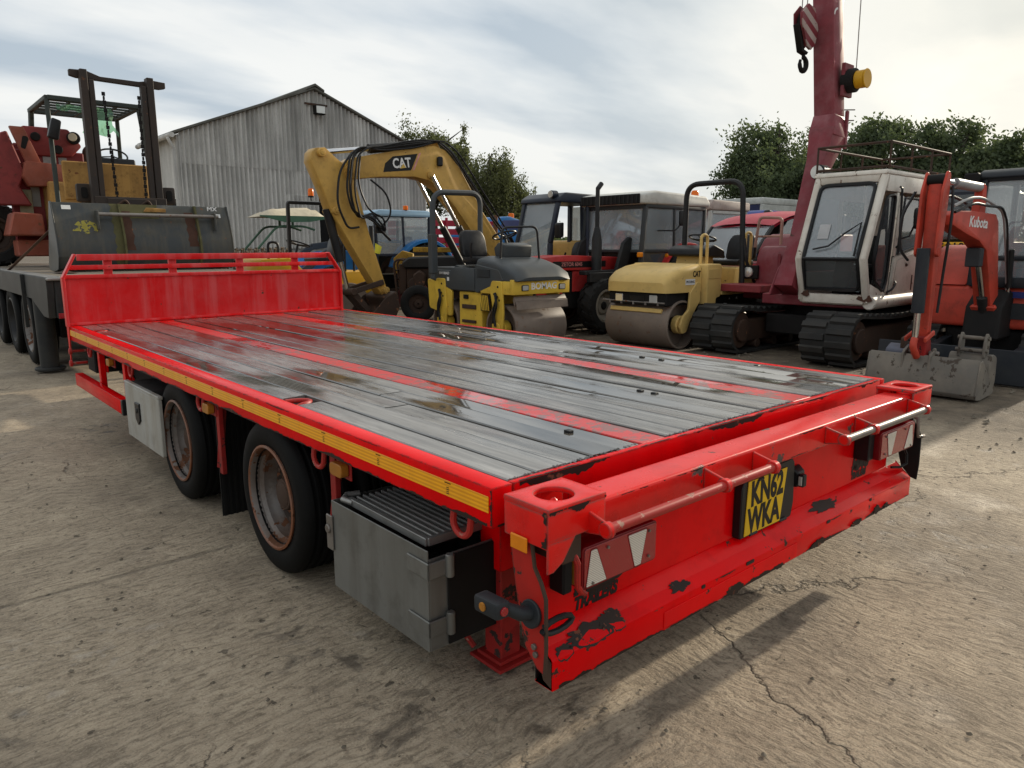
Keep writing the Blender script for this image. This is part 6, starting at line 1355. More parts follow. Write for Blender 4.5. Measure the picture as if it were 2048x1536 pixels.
seat(T, 9.75, 7.18, 1.20, (-1,0)); steering_wheel(T, (9.15,7.18,1.55), 0.19, (0.5,0,1)); b = B(); b.prism([(8.72,0.9),(9.0,0.9),(9.1,1.36),(8.72,1.40)],'y',6.95,7.4); part('dashboard', b, BLACKPL, T, 0.02)
b = B(); b.prism(rpoly([(9.26,1.78),(9.44,1.78),(9.44,2.04),(9.26,2.04)],0.05),'y',6.18,6.22); o = part('mirror', b, BLACKPL, T, 0.01, 2); b = B(); b.tube(r3([(9.32,6.22,1.80),(9.22,6.25,1.70),(9.0,6.46,1.70)],0.05),0.012,6); sub('mirror_arm', b, BLACKPL, o, bevel=0)
b = B(); b.tube([(8.80,6.94,2.12),(8.72,6.90,1.9),(8.70,6.75,1.62)],0.010,6); part('wiper', b, BLACKPL, T, 0)
b = B(); b.box(8.52,8.60,6.42,6.50,1.26,1.34); part('indicator', b, AMBER, T, 0.01); b = B(); b.cyl((9.30,6.46,1.28),(9.27,6.46,1.28),0.035,n=12); part('tail_lamp', b, AMBER, T, 0.004)
# ------------------------------------------------------------------ yellow excavator with arched boom
T = wthing('yellow_excavator', 'yellow excavator with an arched boom and a dark navy cab', 'excavator', (8.9, 9.2, 0))
crawler(T, 7.75, 10.4, 8.15, 8.55, 0.62, 0.16); crawler(T, 7.75, 10.4, 9.75, 10.15, 0.62, 0.16)
b = B(); b.box(8.2,10.0,8.56,9.74,0.22,0.56); part('undercarriage', b, UNDER, T, 0.02)
b = B(); b.prism(rpoly([(8.25,0.66),(10.75,0.66),(10.8,1.5),(9.5,1.56),(9.45,1.0),(8.25,0.98)],0.08),'y',8.2,10.2); b.prism(rpoly([(8.3,0.981),(9.6,0.981),(9.6,1.50),(8.5,1.42),(8.3,1.2)],0.08),'y',9.62,10.18); part('body', b, CATY, T, 0.03, 2)
cy0, cy1, cx0, cx1 = 8.14, 9.10, 8.12, 9.55
b = B()
for y in (cy0+0.04, cy1-0.04):
    b.beam((cx0,y,0.66),(cx0+0.02,y,1.5),0.08,0.08,(0,1,0)); b.beam((cx0+0.02,y,1.5),(cx0+0.22,y,2.26),0.08,0.08,(0,1,0)); b.beam((cx1,y,0.66),(cx1,y,2.26),0.09,0.09,(0,1,0)); b.beam((9.0,y,0.70),(8.95,y,2.26),0.06,0.06,(0,1,0)); b.beam((cx0,y,0.70),(cx1,y,0.70),0.06,0.08)
b.beam((cx0,cy0,0.70),(cx0,cy1,0.70),0.08,0.09); b.beam((cx0+0.01,cy0,1.02),(cx0+0.01,cy1,1.02),0.05,0.05)
part('cab_frame', b, NAVY, T, 0.012, 2)
b = B(); b.prism(rpoly([(cx0+0.14,2.22),(cx1+0.06,2.22),(cx1+0.06,2.38),(cx0+0.34,2.40),(cx0+0.16,2.30)],0.05),'y',cy0-0.03,cy1+0.03); part('cab_roof', b, NAVY, T, 0.03, 3)
pane(T, [(cx0+0.0,cy0+0.08,1.05),(cx0+0.02,cy0+0.08,1.5),(cx0+0.02,cy1-0.08,1.5),(cx0,cy1-0.08,1.05)], GLASS, name='lower_windscreen'); pane(T, [(cx0+0.02,cy0+0.08,1.5),(cx0+0.21,cy0+0.08,2.22),(cx0+0.21,cy1-0.08,2.22),(cx0+0.02,cy1-0.08,1.5)], GLASS, name='windscreen')
pane(T, [(cx0,cy0+0.08,0.74),(cx0,cy0+0.08,1.0),(cx0,cy1-0.08,1.0),(cx0,cy1-0.08,0.74)], GLASSDK, name='toe_window')
pane(T, [(cx0+0.06,cy1-0.04,0.76),(8.96,cy1-0.04,0.76),(8.92,cy1-0.04,2.2),(cx0+0.28,cy1-0.04,2.2),(cx0+0.08,cy1-0.04,1.5)], GLASS, name='side_window'); pane(T, [(9.05,cy0+0.04,1.3),(9.5,cy0+0.04,1.3),(9.5,cy0+0.04,2.2),(9.0,cy0+0.04,2.2)], GLASS, name='rear_side_window')
pane(T, [(cx1,cy0+0.08,1.3),(cx1,cy1-0.08,1.3),(cx1,cy1-0.08,2.2),(cx1,cy0+0.08,2.2)], GLASS, name='rear_window')
b = B(); b.tube(r3([(8.95,cy0-0.02,0.75),(8.62,cy0-0.42,0.75),(8.62,cy0-0.42,2.2),(8.92,cy0-0.02,2.24),(8.95,cy0-0.02,0.75)],0.15)[:-1],0.03,6,closed=True); part('open_door', b, NAVY, T, 0)
pane(T, [(8.95,cy0-0.02,0.8),(8.63,cy0-0.41,0.8),(8.63,cy0-0.41,2.15),(8.93,cy0-0.02,2.19)], GLASS, name='door_window')
b = B(); b.cyl((cx0+0.10,cy0+0.12,2.36),(cx0+0.24,cy0+0.12,2.36),0.07,n=14); o = part('work_lamp', b, NAVY, T, 0.01); b = B(); b.cyl((cx0+0.085,cy0+0.12,2.36),(cx0+0.099,cy0+0.12,2.36),0.06,n=14); sub('lamp_glass', b, LAMPGLASS, o, bevel=0)
b = B(); b.prism(rpoly([(8.10,1.58),(8.20,1.60),(8.20,1.86),(8.10,1.84)],0.03),'y',cy0-0.25,cy0-0.10); part('mirror', b, BLACKPL, T, 0.02, 2)
seat(T, 9.15, 8.62, 1.05, (-1,0)); b = B(); b.box(8.9,9.35,8.4,8.85,0.7,1.04); part('seat_base', b, UNDER, T, 0.01)
for y in (8.36, 8.88):
    b = B(); b.tube([(8.7,y,0.7),(8.68,y,1.25),(8.72,y,1.32)],0.02,6); part('lever', b, BLACKPL, T, 0)
YB = 9.40
BP = [(4.66,2.60),(4.70,2.76),(4.84,2.83),(5.30,2.93),(5.90,3.06),(6.40,3.14),(6.62,3.08),(6.92,2.82),(7.46,2.05),(8.00,1.42),(8.20,1.20),(8.02,1.02),(7.80,1.08),(7.36,1.50),(6.84,2.10),(6.52,2.42),(6.25,2.56),(5.98,2.60),(5.3,2.56),(4.84,2.50),(4.70,2.50)]
b = B(); b.prism(BP,'y',YB-0.16,YB+0.16); part('boom', b, CATY, T, 0.014, 2)
b = B(); b.prism([(5.36,2.64),(5.90,2.70),(6.04,2.98),(5.55,2.90),(5.40,2.78)],'y',YB-0.1635,YB-0.1605); part('decal', b, BLACKP, T, 0); b = B(); b.prism([(5.93,2.705),(5.97,2.71),(6.11,3.0),(6.07,2.99)],'y',YB-0.1635,YB-0.1605); part('decal_stripe', b, simple('pink_stripe',(0.55,0.25,0.22),0.5), T, 0)
lettering('maker_lettering', 'CAT', 0.215, WHITEP, T, (5.72,YB-0.1645,2.80), (1,0,0.12), bold=0.006, xs=0.85); b = B(); b.prism([(5.68,2.715),(5.80,2.735),(5.75,2.80)],'y',YB-0.167,YB-0.1655); part('logo_triangle', b, paint('logo_yellow',(0.62,0.42,0.10),0.5,0.1), T, 0)
SP = [(4.11,2.73),(4.13,2.86),(4.20,2.93),(4.36,2.95),(4.52,2.82),(4.66,2.72),(4.82,2.62),(4.84,2.52),(5.08,1.64),(5.37,0.76),(5.42,0.62),(5.32,0.60),(5.16,0.80),(4.86,1.27),(4.40,2.03),(4.30,2.3)]
b = B(); b.prism(SP,'y',YB-0.13,YB+0.13); part('stick', b, CATY, T, 0.012, 2)
for x, z, r_ in ((4.74,2.64,0.07),(4.48,2.00,0.06),(6.28,2.64,0.06),(4.27,2.86,0.06),(5.33,0.72,0.06)):
    b = B(); b.cyl((x,YB-0.20,z),(x,YB+0.20,z),r_,n=18); b.cyl((x,YB-0.215,z),(x,YB-0.2005,z),r_*0.55,n=12); part('pin', b, CATY, T, 0.006)
ram(T, (6.42,YB,3.18), (4.30,YB,2.88), 0.075, 0.58, CYLBLK); b = B(); b.prism([(6.2,3.10),(6.6,3.08),(6.48,3.24),(6.36,3.24)],'y',YB-0.08,YB+0.08); part('ram_lug', b, CATY, T, 0.008)
for y in (YB-0.24, YB+0.24): ram(T, (7.35,y,0.95), (6.28,y,2.62), 0.065, 0.5, CYLBLK)
ram(T, (4.40,YB,2.03), (4.72,YB,0.70), 0.07, 0.62, CYLBLK)
b = B(); b.beam((4.72,YB-0.15,0.72),(5.30,YB-0.15,0.86),0.04,0.09); b.beam((4.72,YB+0.15,0.72),(5.30,YB+0.15,0.86),0.04,0.09); b.beam((4.72,YB-0.12,0.72),(5.05,YB-0.12,0.36),0.04,0.10); b.beam((4.72,YB+0.12,0.72),(5.05,YB+0.12,0.36),0.04,0.10); b.cyl((4.72,YB-0.2,0.72),(4.72,YB+0.2,0.72),0.06,n=14); part('bucket_link', b, RUSTDK, T, 0.008)
b = B(); pr = rpoly([(5.42,0.72),(5.48,0.44),(5.30,0.10),(5.00,0.02),(4.70,0.14),(4.76,0.24),(5.0,0.14),(5.2,0.24),(5.30,0.44),(5.22,0.62)],0.05); b.prism(pr,'y',YB-0.36,YB+0.36); b.prism([(4.72,0.16),(5.0,0.03),(5.3,0.11),(5.46,0.44),(5.4,0.7),(5.2,0.62)],'y',YB-0.375,YB-0.361); b.prism([(4.72,0.16),(5.0,0.03),(5.3,0.11),(5.46,0.44),(5.4,0.7),(5.2,0.62)],'y',YB+0.361,YB+0.375); part('bucket', b, RUSTDK, T, 0.008)
b = B(); b.box(5.18,5.36,YB-0.175,YB-0.131,1.66,1.78); b.cyl((5.24,YB-0.19,1.72),(5.44,YB-0.19,1.54),0.022,n=10); part('hose_clamp', b, BLACKPL, T, 0.006)
b = B(); b.box(6.42,6.52,YB-0.24,YB-0.161,2.80,2.96); part('work_lamp', b, BLACKPL, T, 0.02)
b = B(); b.prism([(5.16,1.34),(5.26,1.32),(5.30,1.44),(5.18,1.50)],'y',YB-0.1335,YB-0.1305); part('decal', b, simple('decal_yellow',(0.62,0.55,0.05),0.5), T, 0)
for k_, (dx, dy) in enumerate(((0,0),(0.03,-0.03),(0.07,0.02),(-0.03,-0.05),(0.1,-0.06))):
    hose(T, [(6.5+dx,YB-0.12+dy,3.22),(6.0,YB-0.14+dy,3.10+dx),(5.3,YB-0.16+dy,2.98+dx*0.5),(4.95+dx,YB-0.22+dy,3.0),(4.72+dx,YB-0.24+dy,2.86),(4.62+dx,YB-0.26+dy,2.3),(4.74+dx,YB-0.24+dy,1.95-dx),(5.05,YB-0.22+dy,1.9+dx),(5.24+dx*0.5,YB-0.2+dy,1.74)],0.016)
    hose(T, [(6.5+dx,YB-0.1+dy*2,3.2),(6.75+dx,YB-0.1+dy*2,3.06),(7.15+dx,YB-0.12+dy*2,2.58),(7.7+dx,YB-0.12+dy*2,1.92),(8.15,YB-0.12+dy*2,1.5),(8.35,YB-0.1,1.2)],0.016)
hose(T, [(4.78,YB-0.2,2.9),(4.50,YB-0.28,2.6),(4.42,YB-0.3,2.1),(4.62,YB-0.26,1.72),(4.85,YB-0.2,1.75)],0.018); hose(T, [(5.22,YB-0.18,1.72),(5.44,YB-0.26,1.95),(5.36,YB-0.26,2.3),(5.08,YB-0.22,2.5)],0.016)
hose(T, [(4.92,YB-0.2,2.86),(4.80,YB-0.3,2.4),(5.0,YB-0.28,2.0),(5.3,YB-0.24,1.9),(5.34,YB-0.2,1.7)],0.016)
# ------------------------------------------------------------------ old rusty tractor
T = thing('rusty_tractor', 'derelict rusty tractor with a black bonnet and guard hoops behind the roller', 'tractor', (7.05,10.75,0), math.atan2(0.64,-0.77))
# local: +x forward, +y left ; camera side is -y... the wheel facing the camera is at +y
for y in (0.42, -0.72):
    b = B(); s_ = 1 if y > 0 else -1; b.lathe([(0.19,-0.07),(0.22,-0.09),(0.30,-0.09),(0.345,-0.06),(0.355,0),(0.345,0.06),(0.30,0.09),(0.22,0.09),(0.19,0.07)],(0,y,0.355),'y',40); w_ = part('front_wheel', b, RUBBERDUST, T, 0, world=False)
    b = B(); b.lathe([(0.20,0.06*s_),(0.19,0.02*s_),(0.10,0.01*s_),(0.08,0.06*s_),(0.02,0.07*s_),(0.02,-0.02*s_),(0.19,-0.04*s_)],(0,y,0.355),'y',24); part('rim', b, RUSTDK, w_, 0, world=False)
def lp(name, b, m_, bev=0.01): return part(name, b, m_, T, bev, world=False)
b = B(); b.beam((0,0.42,0.355),(0,-0.72,0.355),0.08,0.12); b.box(-1.7,0.5,-0.30,0.0,0.40,0.62); lp('front_axle', b, RUSTDK)
b = B(); b.box(-1.3,0.25,-0.42,0.12,0.62,1.02); b.cyl((-0.2,0.2,0.8),(-0.9,0.2,0.8),0.10,n=12); b.cyl((0.1,0.15,0.72),(0.1,0.26,0.72),0.12,n=14); b.box(-0.9,-0.4,0.12,0.24,0.66,0.9); lp('engine', b, RUSTDK)
b = B(); b.prism(rpoly([(-1.35,1.03),(0.30,1.02),(0.34,1.14),(0.2,1.24),(-1.3,1.27)],0.05),'y',-0.46,0.20); lp('bonnet', b, paint('bonnet_tar',(0.016,0.016,0.017),0.4,0.4,(0.05,0.05,0.045)), 0.03)
b = B(); b.box(0.26,0.40,-0.40,0.10,0.52,1.10); lp('radiator', b, RUSTDK)
for y in (-0.42, 0.10):
    b = B(); b.tube(r3([(0.44,y,0.42),(0.50,y,1.12),(0.42,y+0.02,1.20),(0.30,y,1.18)],0.1),0.022,7); lp('guard_hoop', b, RUSTDK, 0)
for z in (0.62,0.80,0.98):
    b = B(); b.tube([(0.46,-0.42,z),(0.47,0.10,z)],0.016,6); lp('guard_bar', b, RUSTDK, 0)
b = B(); b.prism([(0.30,0.30),(0.75,0.12),(0.80,0.16),(0.40,0.62),(0.3,0.62)],'y',-0.30,0.05); lp('front_weight', b, OLDRED)
b = B(); b.beam((-0.15,0.30,0.68),(0.12,0.34,0.36),0.10,0.06); b.box(-0.5,0.3,0.2,0.26,0.54,0.58); lp('steering_link', b, OLDRED)
b = B(); b.prism(rpoly([(-0.12,0.60),(0.06,0.60),(0.12,0.9),(-0.02,1.0),(-0.14,0.9)],0.05),'y',0.14,0.30); lp('filter_housing', b, RUSTDK, 0.03)
b = B(); b.beam((-1.5,-0.7,1.36),(0.2,-0.7,1.38),0.05,0.10); b.beam((-1.5,-0.7,1.22),(0.2,-0.7,1.22),0.05,0.06); b.prism([(0.15,0.85),(0.55,0.9),(0.60,1.2),(0.42,1.36),(0.2,1.3)],'y',-0.8,-0.6); lp('loader_arm', b, OLDYEL)
b = B(); b.cyl((-1.5,-0.3,1.27),(-1.5,-0.3,2.05),0.05,n=12); lp('exhaust_pipe', b, paint('pipe_rust',(0.16,0.08,0.05),0.7,0.5,(0.08,0.04,0.03)), 0.004)
b = B(); b.prism(rpoly([(0.75,0.1),(1.35,0.05),(1.45,0.3),(1.30,0.75),(1.1,1.05),(0.95,1.0),(1.05,0.6),(0.85,0.35)],0.05),'y',-0.75,-0.55); b.beam((0.9,-0.2,0.25),(1.35,-0.6,0.95),0.10,0.12); b.cyl((1.1,-0.5,0.5),(1.1,-0.1,0.5),0.16,n=16); lp('front_linkage', b, OLDYEL, 0.015)
b = B(); b.beam((0.6,-0.3,0.12),(1.6,-0.2,0.10),0.15,0.12); b.beam((1.2,0.05,0.1),(1.5,-0.9,0.7),0.09,0.09); b.cyl((1.5,-0.4,0.25),(1.5,-0.05,0.25),0.2,n=16); lp('implement_frame', b, RUSTDK, 0.015)
for (y, x) in ((0.55,-1.55),(-0.95,-1.55)):
    b = B(); b.lathe([(0.3,-0.14),(0.36,-0.17),(0.5,-0.17),(0.56,-0.1),(0.57,0),(0.56,0.1),(0.5,0.17),(0.36,0.17),(0.3,0.14)],(x,y,0.57),'y',36); lp('rear_wheel', b, RUBBERDUST, 0)
# ------------------------------------------------------------------ blue tractor behind
T = wthing('blue_tractor', 'blue tractor with a pale blue cab roof in front of the shed', 'tractor', (8.2, 14.0, 0))
b = B(); b.prism(rpoly([(7.52,2.12),(9.15,2.12),(9.15,2.22),(9.0,2.27),(7.7,2.27),(7.52,2.2)],0.04),'y',13.25,14.75); part('cab_roof', b, PALEBLUE, T, 0.03, 2)
b = B()
for y in (13.30, 14.70):
    b.beam((7.62,y,0.9),(7.58,y,2.12),0.06,0.06,(0,1,0)); b.beam((9.05,y,1.3),(9.08,y,2.12),0.07,0.07,(0,1,0)); b.beam((8.35,y,1.2),(8.32,y,2.12),0.05,0.05,(0,1,0)); b.beam((7.6,y,1.25),(9.05,y,1.25),0.05,0.06)
b.beam((7.6,13.3,1.25),(7.6,14.7,1.25),0.05,0.08)
part('cab_frame', b, NAVY, T, 0.01)
for y in (13.30, 14.70): pane(T, [(7.62,y,1.28),(8.98,y,1.28),(9.02,y,2.1),(7.60,y,2.1)], GLASS, name='side_window')
pane(T, [(7.60,13.35,1.28),(7.60,14.65,1.28),(7.58,14.65,2.1),(7.58,13.35,2.1)], GLASS, name='windscreen'); pane(T, [(9.06,13.35,1.4),(9.06,14.65,1.4),(9.07,14.65,2.1),(9.07,13.35,2.1)], GLASS, name='rear_window')
b = B(); b.prism(arc(8.85,0.75,0.86,15,165,14)+arc(8.85,0.75,0.78,165,15,14),'y',13.05,13.5); part('rear_mudguard', b, BLUET, T, 0.01); b = B(); b.prism(arc(8.85,0.75,0.86,15,165,14)+arc(8.85,0.75,0.78,165,15,14),'y',14.5,14.95); part('rear_mudguard', b, BLUET, T, 0.01)
b = B(); b.prism(rpoly([(5.9,0.75),(7.6,0.75),(7.6,1.36),(6.6,1.34),(5.95,1.16)],0.08),'y',13.65,14.35); part('bonnet', b, BLUET, T, 0.03, 2)
ag_tyre(T, (8.85,13.25,0.75), 0.77, 0.42, 0.42); ag_tyre(T, (8.85,14.75,0.75), 0.77, 0.42, 0.42); ag_tyre(T, (6.5,13.35,0.5), 0.52, 0.34, 0.28); ag_tyre(T, (6.5,14.65,0.5), 0.52, 0.34, 0.28)
b = B(); b.box(6.2,9.0,13.8,14.2,0.45,0.8); part('chassis', b, UNDER, T, 0.02)
for y in (13.42, 14.5):
    b = B(); b.beam((7.55,y,1.55),(6.6,y,1.44),0.08,0.14); b.beam((6.6,y,1.44),(5.6,y,0.75),0.08,0.14); part('loader_arm', b, paint('loader_grey',(0.06,0.07,0.085),0.5,0.3), T, 0.01)
b = B(); b.cyl((7.45,13.25,0.9),(7.45,13.25,1.9),0.05,n=12); part('exhaust_stack', b, FRAMEBLK, T, 0.004); b = B(); b.cyl((8.4,13.28,2.27),(8.4,13.28,2.37),0.06,n=12); part('beacon', b, BEACON, T, 0.01)
steering_wheel(T, (8.15,14.0,1.5), 0.2, (0.4,0,1)); seat(T, 8.6, 14.0, 1.2, (-1,0))
# ------------------------------------------------------------------ roll-bar roller behind the headboard
T = wthing('ride_on_roller', 'yellow ride-on roller with square black roll frame and orange beacon behind the headboard', 'roller', (4.9, 10.9, 0))
b = B(); b.tube(r3([(4.42,10.9,0.8),(4.44,10.9,2.20),(5.30,10.9,2.20),(5.30,10.9,0.8)],0.04,3),0.038,4); part('roll_frame', b, FRAMEBLK, T, 0)
b = B(); b.cyl((4.88,10.9,2.24),(4.88,10.9,2.30),0.012,n=8); b.cyl((4.88,10.9,2.30),(4.88,10.9,2.325),0.055,n=16); o = part('beacon_base', b, BLACKPL, T, 0.004); b = B(); b.lathe([(0.001,0.13),(0.035,0.125),(0.048,0.10),(0.052,0.0),(0.001,0.0)],(4.88,10.9,2.326),'z',20,False); sub('beacon', b, BEACON, o, bevel=0)
b = B(); b.prism(rpoly([(3.65,0.55),(4.5,0.5),(5.9,0.5),(5.9,1.0),(4.55,1.0),(4.30,1.26),(3.75,1.24)],0.06),'y',10.55,11.55); part('body', b, JCBY, T, 0.03, 2)
seat(T, 5.08, 10.95, 1.16, (-1,0), 0.52); steering_wheel(T, (4.66,11.05,1.50), 0.20, (0.3,0,1))
for x in (3.95, 5.35):
    b = B(); b.cyl((x,10.5,0.40),(x,11.6,0.40),0.40,n=40); part('drum', b, DRUM, T, 0.01)
for x, h_ in ((4.0,1.52),(5.42,1.5)):
    b = B(); b.tube(r3([(x-0.09,10.6,1.0),(x-0.09,10.6,h_),(x+0.09,10.6,h_),(x+0.09,10.6,1.0)],0.08,5),0.022,7); part('grab_hoop', b, FRAMEBLK, T, 0)
# ------------------------------------------------------------------ parasol seat and tines in front of the shed
T = wthing('canopy_swing', 'green framed stand with a tan fabric canopy in front of the shed', 'canopy', (6.2, 15.0, 0))
b = B(); g_ = []
for j in range(7):
    v_ = j/6; row = []
    for i in range(13):
        u_ = i/12; x = 5.48+1.62*u_; y = 14.5+1.0*v_; e = 1-max(abs(2*u_-1), abs(2*v_-1)); row.append((x, y, 2.10+0.20*min(1, e*2.2)+0.03*math.sin(9*u_+4*v_)*min(1,e*3)))
    g_.append(row)
b.sheet(g_); part('canopy_fabric', b, CANVAS, T, 0)
b = B(); b.prism([(5.42,2.10),(5.52,2.085),(6.0,1.98),(6.6,2.0),(7.16,2.10),(7.16,2.125),(5.42,2.125)],'y',14.47,14.50); part('canopy_valance', b, GREENFR, T, 0)
for y in (14.6, 15.3):
    b = B(); b.tube(r3([(5.0,y,0.0),(5.28,y,1.30),(5.85,y,1.90),(6.5,y,1.90),(6.75,y,1.82)],0.15),0.025,7); part('frame_hoop', b, GREENFR, T, 0)
    b = B(); b.tube([(6.22,y,1.90),(6.22,y,2.14)],0.03,7); part('canopy_post', b, GREENFR, T, 0); b = B(); b.tube([(5.28,y,1.30),(5.36,y,0.0)],0.02,7); part('frame_leg', b, GREENFR, T, 0)
T = wthing('spiked_roller', 'rusty spiked harrow roller behind the red headboard', 'harrow', (4.6, 13.2, 0))
b = B(); b.cyl((3.9,13.0,1.20),(5.4,13.0,1.24),0.09,n=14); part('shaft', b, RUSTDK, T, 0.004)
rnd = random.Random(8); sb = B(); sb.cyl((0,0,0.09),(0,0,0.19),0.024,0.016,n=8); sb.cyl((0,0,0.19),(0,0,0.205),0.026,n=8); sme = mesh_of(sb,'spike',0); sme.materials.append(paint('spike_rust',(0.16,0.12,0.08),0.6,0.5,(0.08,0.05,0.03)))
for i in range(18):
    for k_ in range(6):
        o = bpy.data.objects.new('spike', sme); COL.objects.link(o); o.parent = T
        M = Matrix.Rotation(R(k_*60+i*23-90), 4, 'X'); M.translation = V((3.95+i*0.083, 13.0, 1.20+0.0022*i)) - acc(T); o.matrix_local = M
b = B(); b.box(3.9,4.0,12.9,13.1,0.0,1.15); b.box(5.3,5.4,12.9,13.1,0.0,1.15); part('stand', b, RUSTDK, T, 0.01)
# ------------------------------------------------------------------ dark trailer with its load, behind
DT = wthing('grey_trailer', 'dark grey flatbed trailer loaded with machines behind the red headboard', 'trailer', (1.45, 11.5, 0))
DH = 1.13
b = B(); b.prism([(7.55,0.98),(7.62,0.70),(7.9,0.70),(8.6,0.86),(18.0,0.86),(18.0,DH),(7.55,DH)],'x',0.20,0.27); part('side_rail', b, DARKTR, DT, 0.006)
b = B(); b.prism([(7.55,0.98),(7.62,0.70),(7.9,0.70),(8.6,0.86),(18.0,0.86),(18.0,DH),(7.55,DH)],'x',2.63,2.70); part('side_rail', b, DARKTR, DT, 0.006)
b = B(); b.box(0.205,0.33,7.53,18.0,DH+0.001,DH+0.012); part('edge_cap', b, ALU, DT, 0.003)
b = B(); b.box(0.271,2.629,7.55,7.65,0.70,DH); part('rear_member', b, DARKTR, DT, 0.01)
b = B(); b.box(0.33,0.75,7.535,7.549,0.84,1.03); part('lamp_recess', b, UNDER, DT, 0.004); b = B(); b.box(0.28,0.80,7.53,7.549,0.70,0.755); part('reflector', b, LENSRED, DT, 0.002)
b = B(); b.box(0.20,2.70,7.50,7.56,DH-0.03,DH+0.004); part('rear_cap', b, ALU, DT, 0.01)
rnd = random.Random(4)
for i in range(48):
    y = 7.6+i*0.215; b = B(); z = DH+rnd.uniform(-0.006,0.004); b.box(0.335,2.62,y,y+0.208,DH-0.04,z+0.006); part('deck_board', b, DRYWOOD, DT, 0.004)
def dwheel(y):
    b = B(); b.lathe(tyre_prof(0.26,0.46,0.29),(0.36,y,0.46),'x',40); w_ = part('wheel', b, RUBBER, DT, 0, ang=40)
    b = B(); b.lathe([(0.30,-0.11),(0.31,-0.12),(0.29,-0.125),(0.27,-0.09),(0.25,-0.02),(0.12,0.0),(0.10,-0.05),(0.02,-0.06),(0.02,0.06),(0.28,0.06)],(0.36,y,0.46),'x',32); sub('rim', b, CYLBLK if y > 9.5 else RIM, w_, bevel=0)  # farther rims get black paint in place of the shade on them
for y in (9.35, 10.65, 12.0): dwheel(y)
b = B(); b.cyl((0.30,8.55,0.02),(0.30,8.55,0.86),0.10,n=20); b.cyl((0.30,8.55,0.02),(0.30,8.55,0.06),0.16,n=20); part('landing_leg', b, DARKTR, DT, 0.01)
b = B(); b.box(0.7,0.9,7.7,18.0,0.55,0.85); b.box(2.0,2.2,7.7,18.0,0.55,0.85); b.box(0.5,2.4,8.9,12.6,0.35,0.6); part('chassis', b, UNDER, DT, 0.01)
b = B(); b.box(0.22,0.29,8.02,8.08,0.72,0.80); part('side_lamp', b, AMBER, DT, 0.01)
b = B(); b.box(0.16,0.20,8.95,8.98,0.50,DH); part('side_bracket', b, DARKTR, DT, 0.004)
b = B(); b.lathe([(0.001,0.035),(0.03,0.03),(0.06,0.012),(0.13,0.0),(0.001,0.0)],(0.60,8.75,DH+0.012),'z',12,False); part('twist_lock', b, RUSTDK, DT, 0)
# black loader bucket standing on it
T = wthing('loader_bucket', 'big scuffed charcoal loader bucket standing on the grey trailer', 'bucket', (1.6, 9.3, DH))
prof_ = [(9.62,DH+0.02),(9.30,DH+0.015),(9.08,DH+0.05),(8.98,DH+0.20),(9.0,DH+0.42),(9.08,DH+0.66),(9.16,DH+0.86),(9.19,DH+0.86),(9.11,DH+0.64),(9.035,DH+0.42),(9.02,DH+0.21),(9.11,DH+0.08),(9.31,DH+0.045),(9.62,DH+0.05)]
b = B(); b.prism(prof_,'x',0.60,2.72); part('shell', b, MXBLK, T, 0.004)
for x in (0.585, 2.72):
    b = B(); b.prism([(9.62,DH+0.02),(9.30,DH+0.012),(9.07,DH+0.045),(8.975,DH+0.20),(8.99,DH+0.42),(9.07,DH+0.66),(9.15,DH+0.87),(9.22,DH+0.87),(9.66,DH+0.10)],'x',x,x+0.016); part('end_cheek', b, MXBLK, T, 0.003)
def on_back(z):  # y of the back plate at height z above deck
    pts_ = [(0.05,9.08),(0.20,8.98),(0.42,9.0),(0.66,9.08),(0.86,9.16)]
    for (a0,y0),(a1,y1) in zip(pts_, pts_[1:]):
        if a0 <= z <= a1: return y0+(y1-y0)*(z-a0)/(a1-a0)
    return pts_[0][1] if z < 0.05 else pts_[-1][1]
def back_patch(name, x0, x1, zs, mat, proud, jx=0.0):
    b = B(); g_ = []
    for i, z in enumerate(zs): g_.append([(x0+jx*math.sin(i*2.3), on_back(z)-proud, DH+z), (x1+jx*math.sin(i*1.7+1), on_back(z)-proud, DH+z)])
    b.sheet(g_); b.sheet([[(p[0],p[1]+proud*0.7,p[2]) for p in r_] for r_ in g_]); return part(name, b, mat, T, 0)
zz = [0.05+0.045*i for i in range(19)]
for x in (1.34, 2.28):
    b = B(); vs = []
    for z in zz: vs += [(x-0.012,on_back(z)-0.055,DH+z),(x+0.012,on_back(z)-0.055,DH+z),(x+0.012,on_back(z)-0.001,DH+z),(x-0.012,on_back(z)-0.001,DH+z)]
    n_ = len(zz); b.add(vs, [(i*4+k_,i*4+(k_+1)%4,(i+1)*4+(k_+1)%4,(i+1)*4+k_) for i in range(n_-1) for k_ in range(4)]+[(0,1,2,3),tuple((n_-1)*4+k_ for k_ in range(4))]); part('hook_plate', b, MOSS, T, 0)
back_patch('rust_patch', 1.36, 1.46, zz[5:17], RUSTPAT, 0.003, 0.012); back_patch('rust_patch', 2.14, 2.26, zz[6:17], RUSTPAT, 0.003, 0.012); back_patch('moss_patch', 1.24, 1.335, zz[0:19], MOSS, 0.0025, 0.014); back_patch('moss_patch', 1.36, 1.8, zz[14:19], MOSS, 0.0020, 0.01)
b = B(); b.cyl((1.06,9.0,DH+0.72),(2.55,9.0,DH+0.72),0.024,n=12); part('mounting_bar', b, STEEL, T, 0)
for x in (1.06, 2.50):
    b = B(); b.prism(rpoly([(8.96,DH+0.52),(9.06,DH+0.55),(9.1,DH+0.76),(8.97,DH+0.77)],0.02),'x',x-0.012,x+0.012); part('bar_lug', b, MXBLK, T, 0.003)
b = B(); b.prism([(1.62,DH+0.765),(1.90,DH+0.765),(1.90,DH+0.81),(1.66,DH+0.82)],'y',9.085,9.10); part('stop_block', b, FORKY, T, 0.004)
b = B(); g_ = []
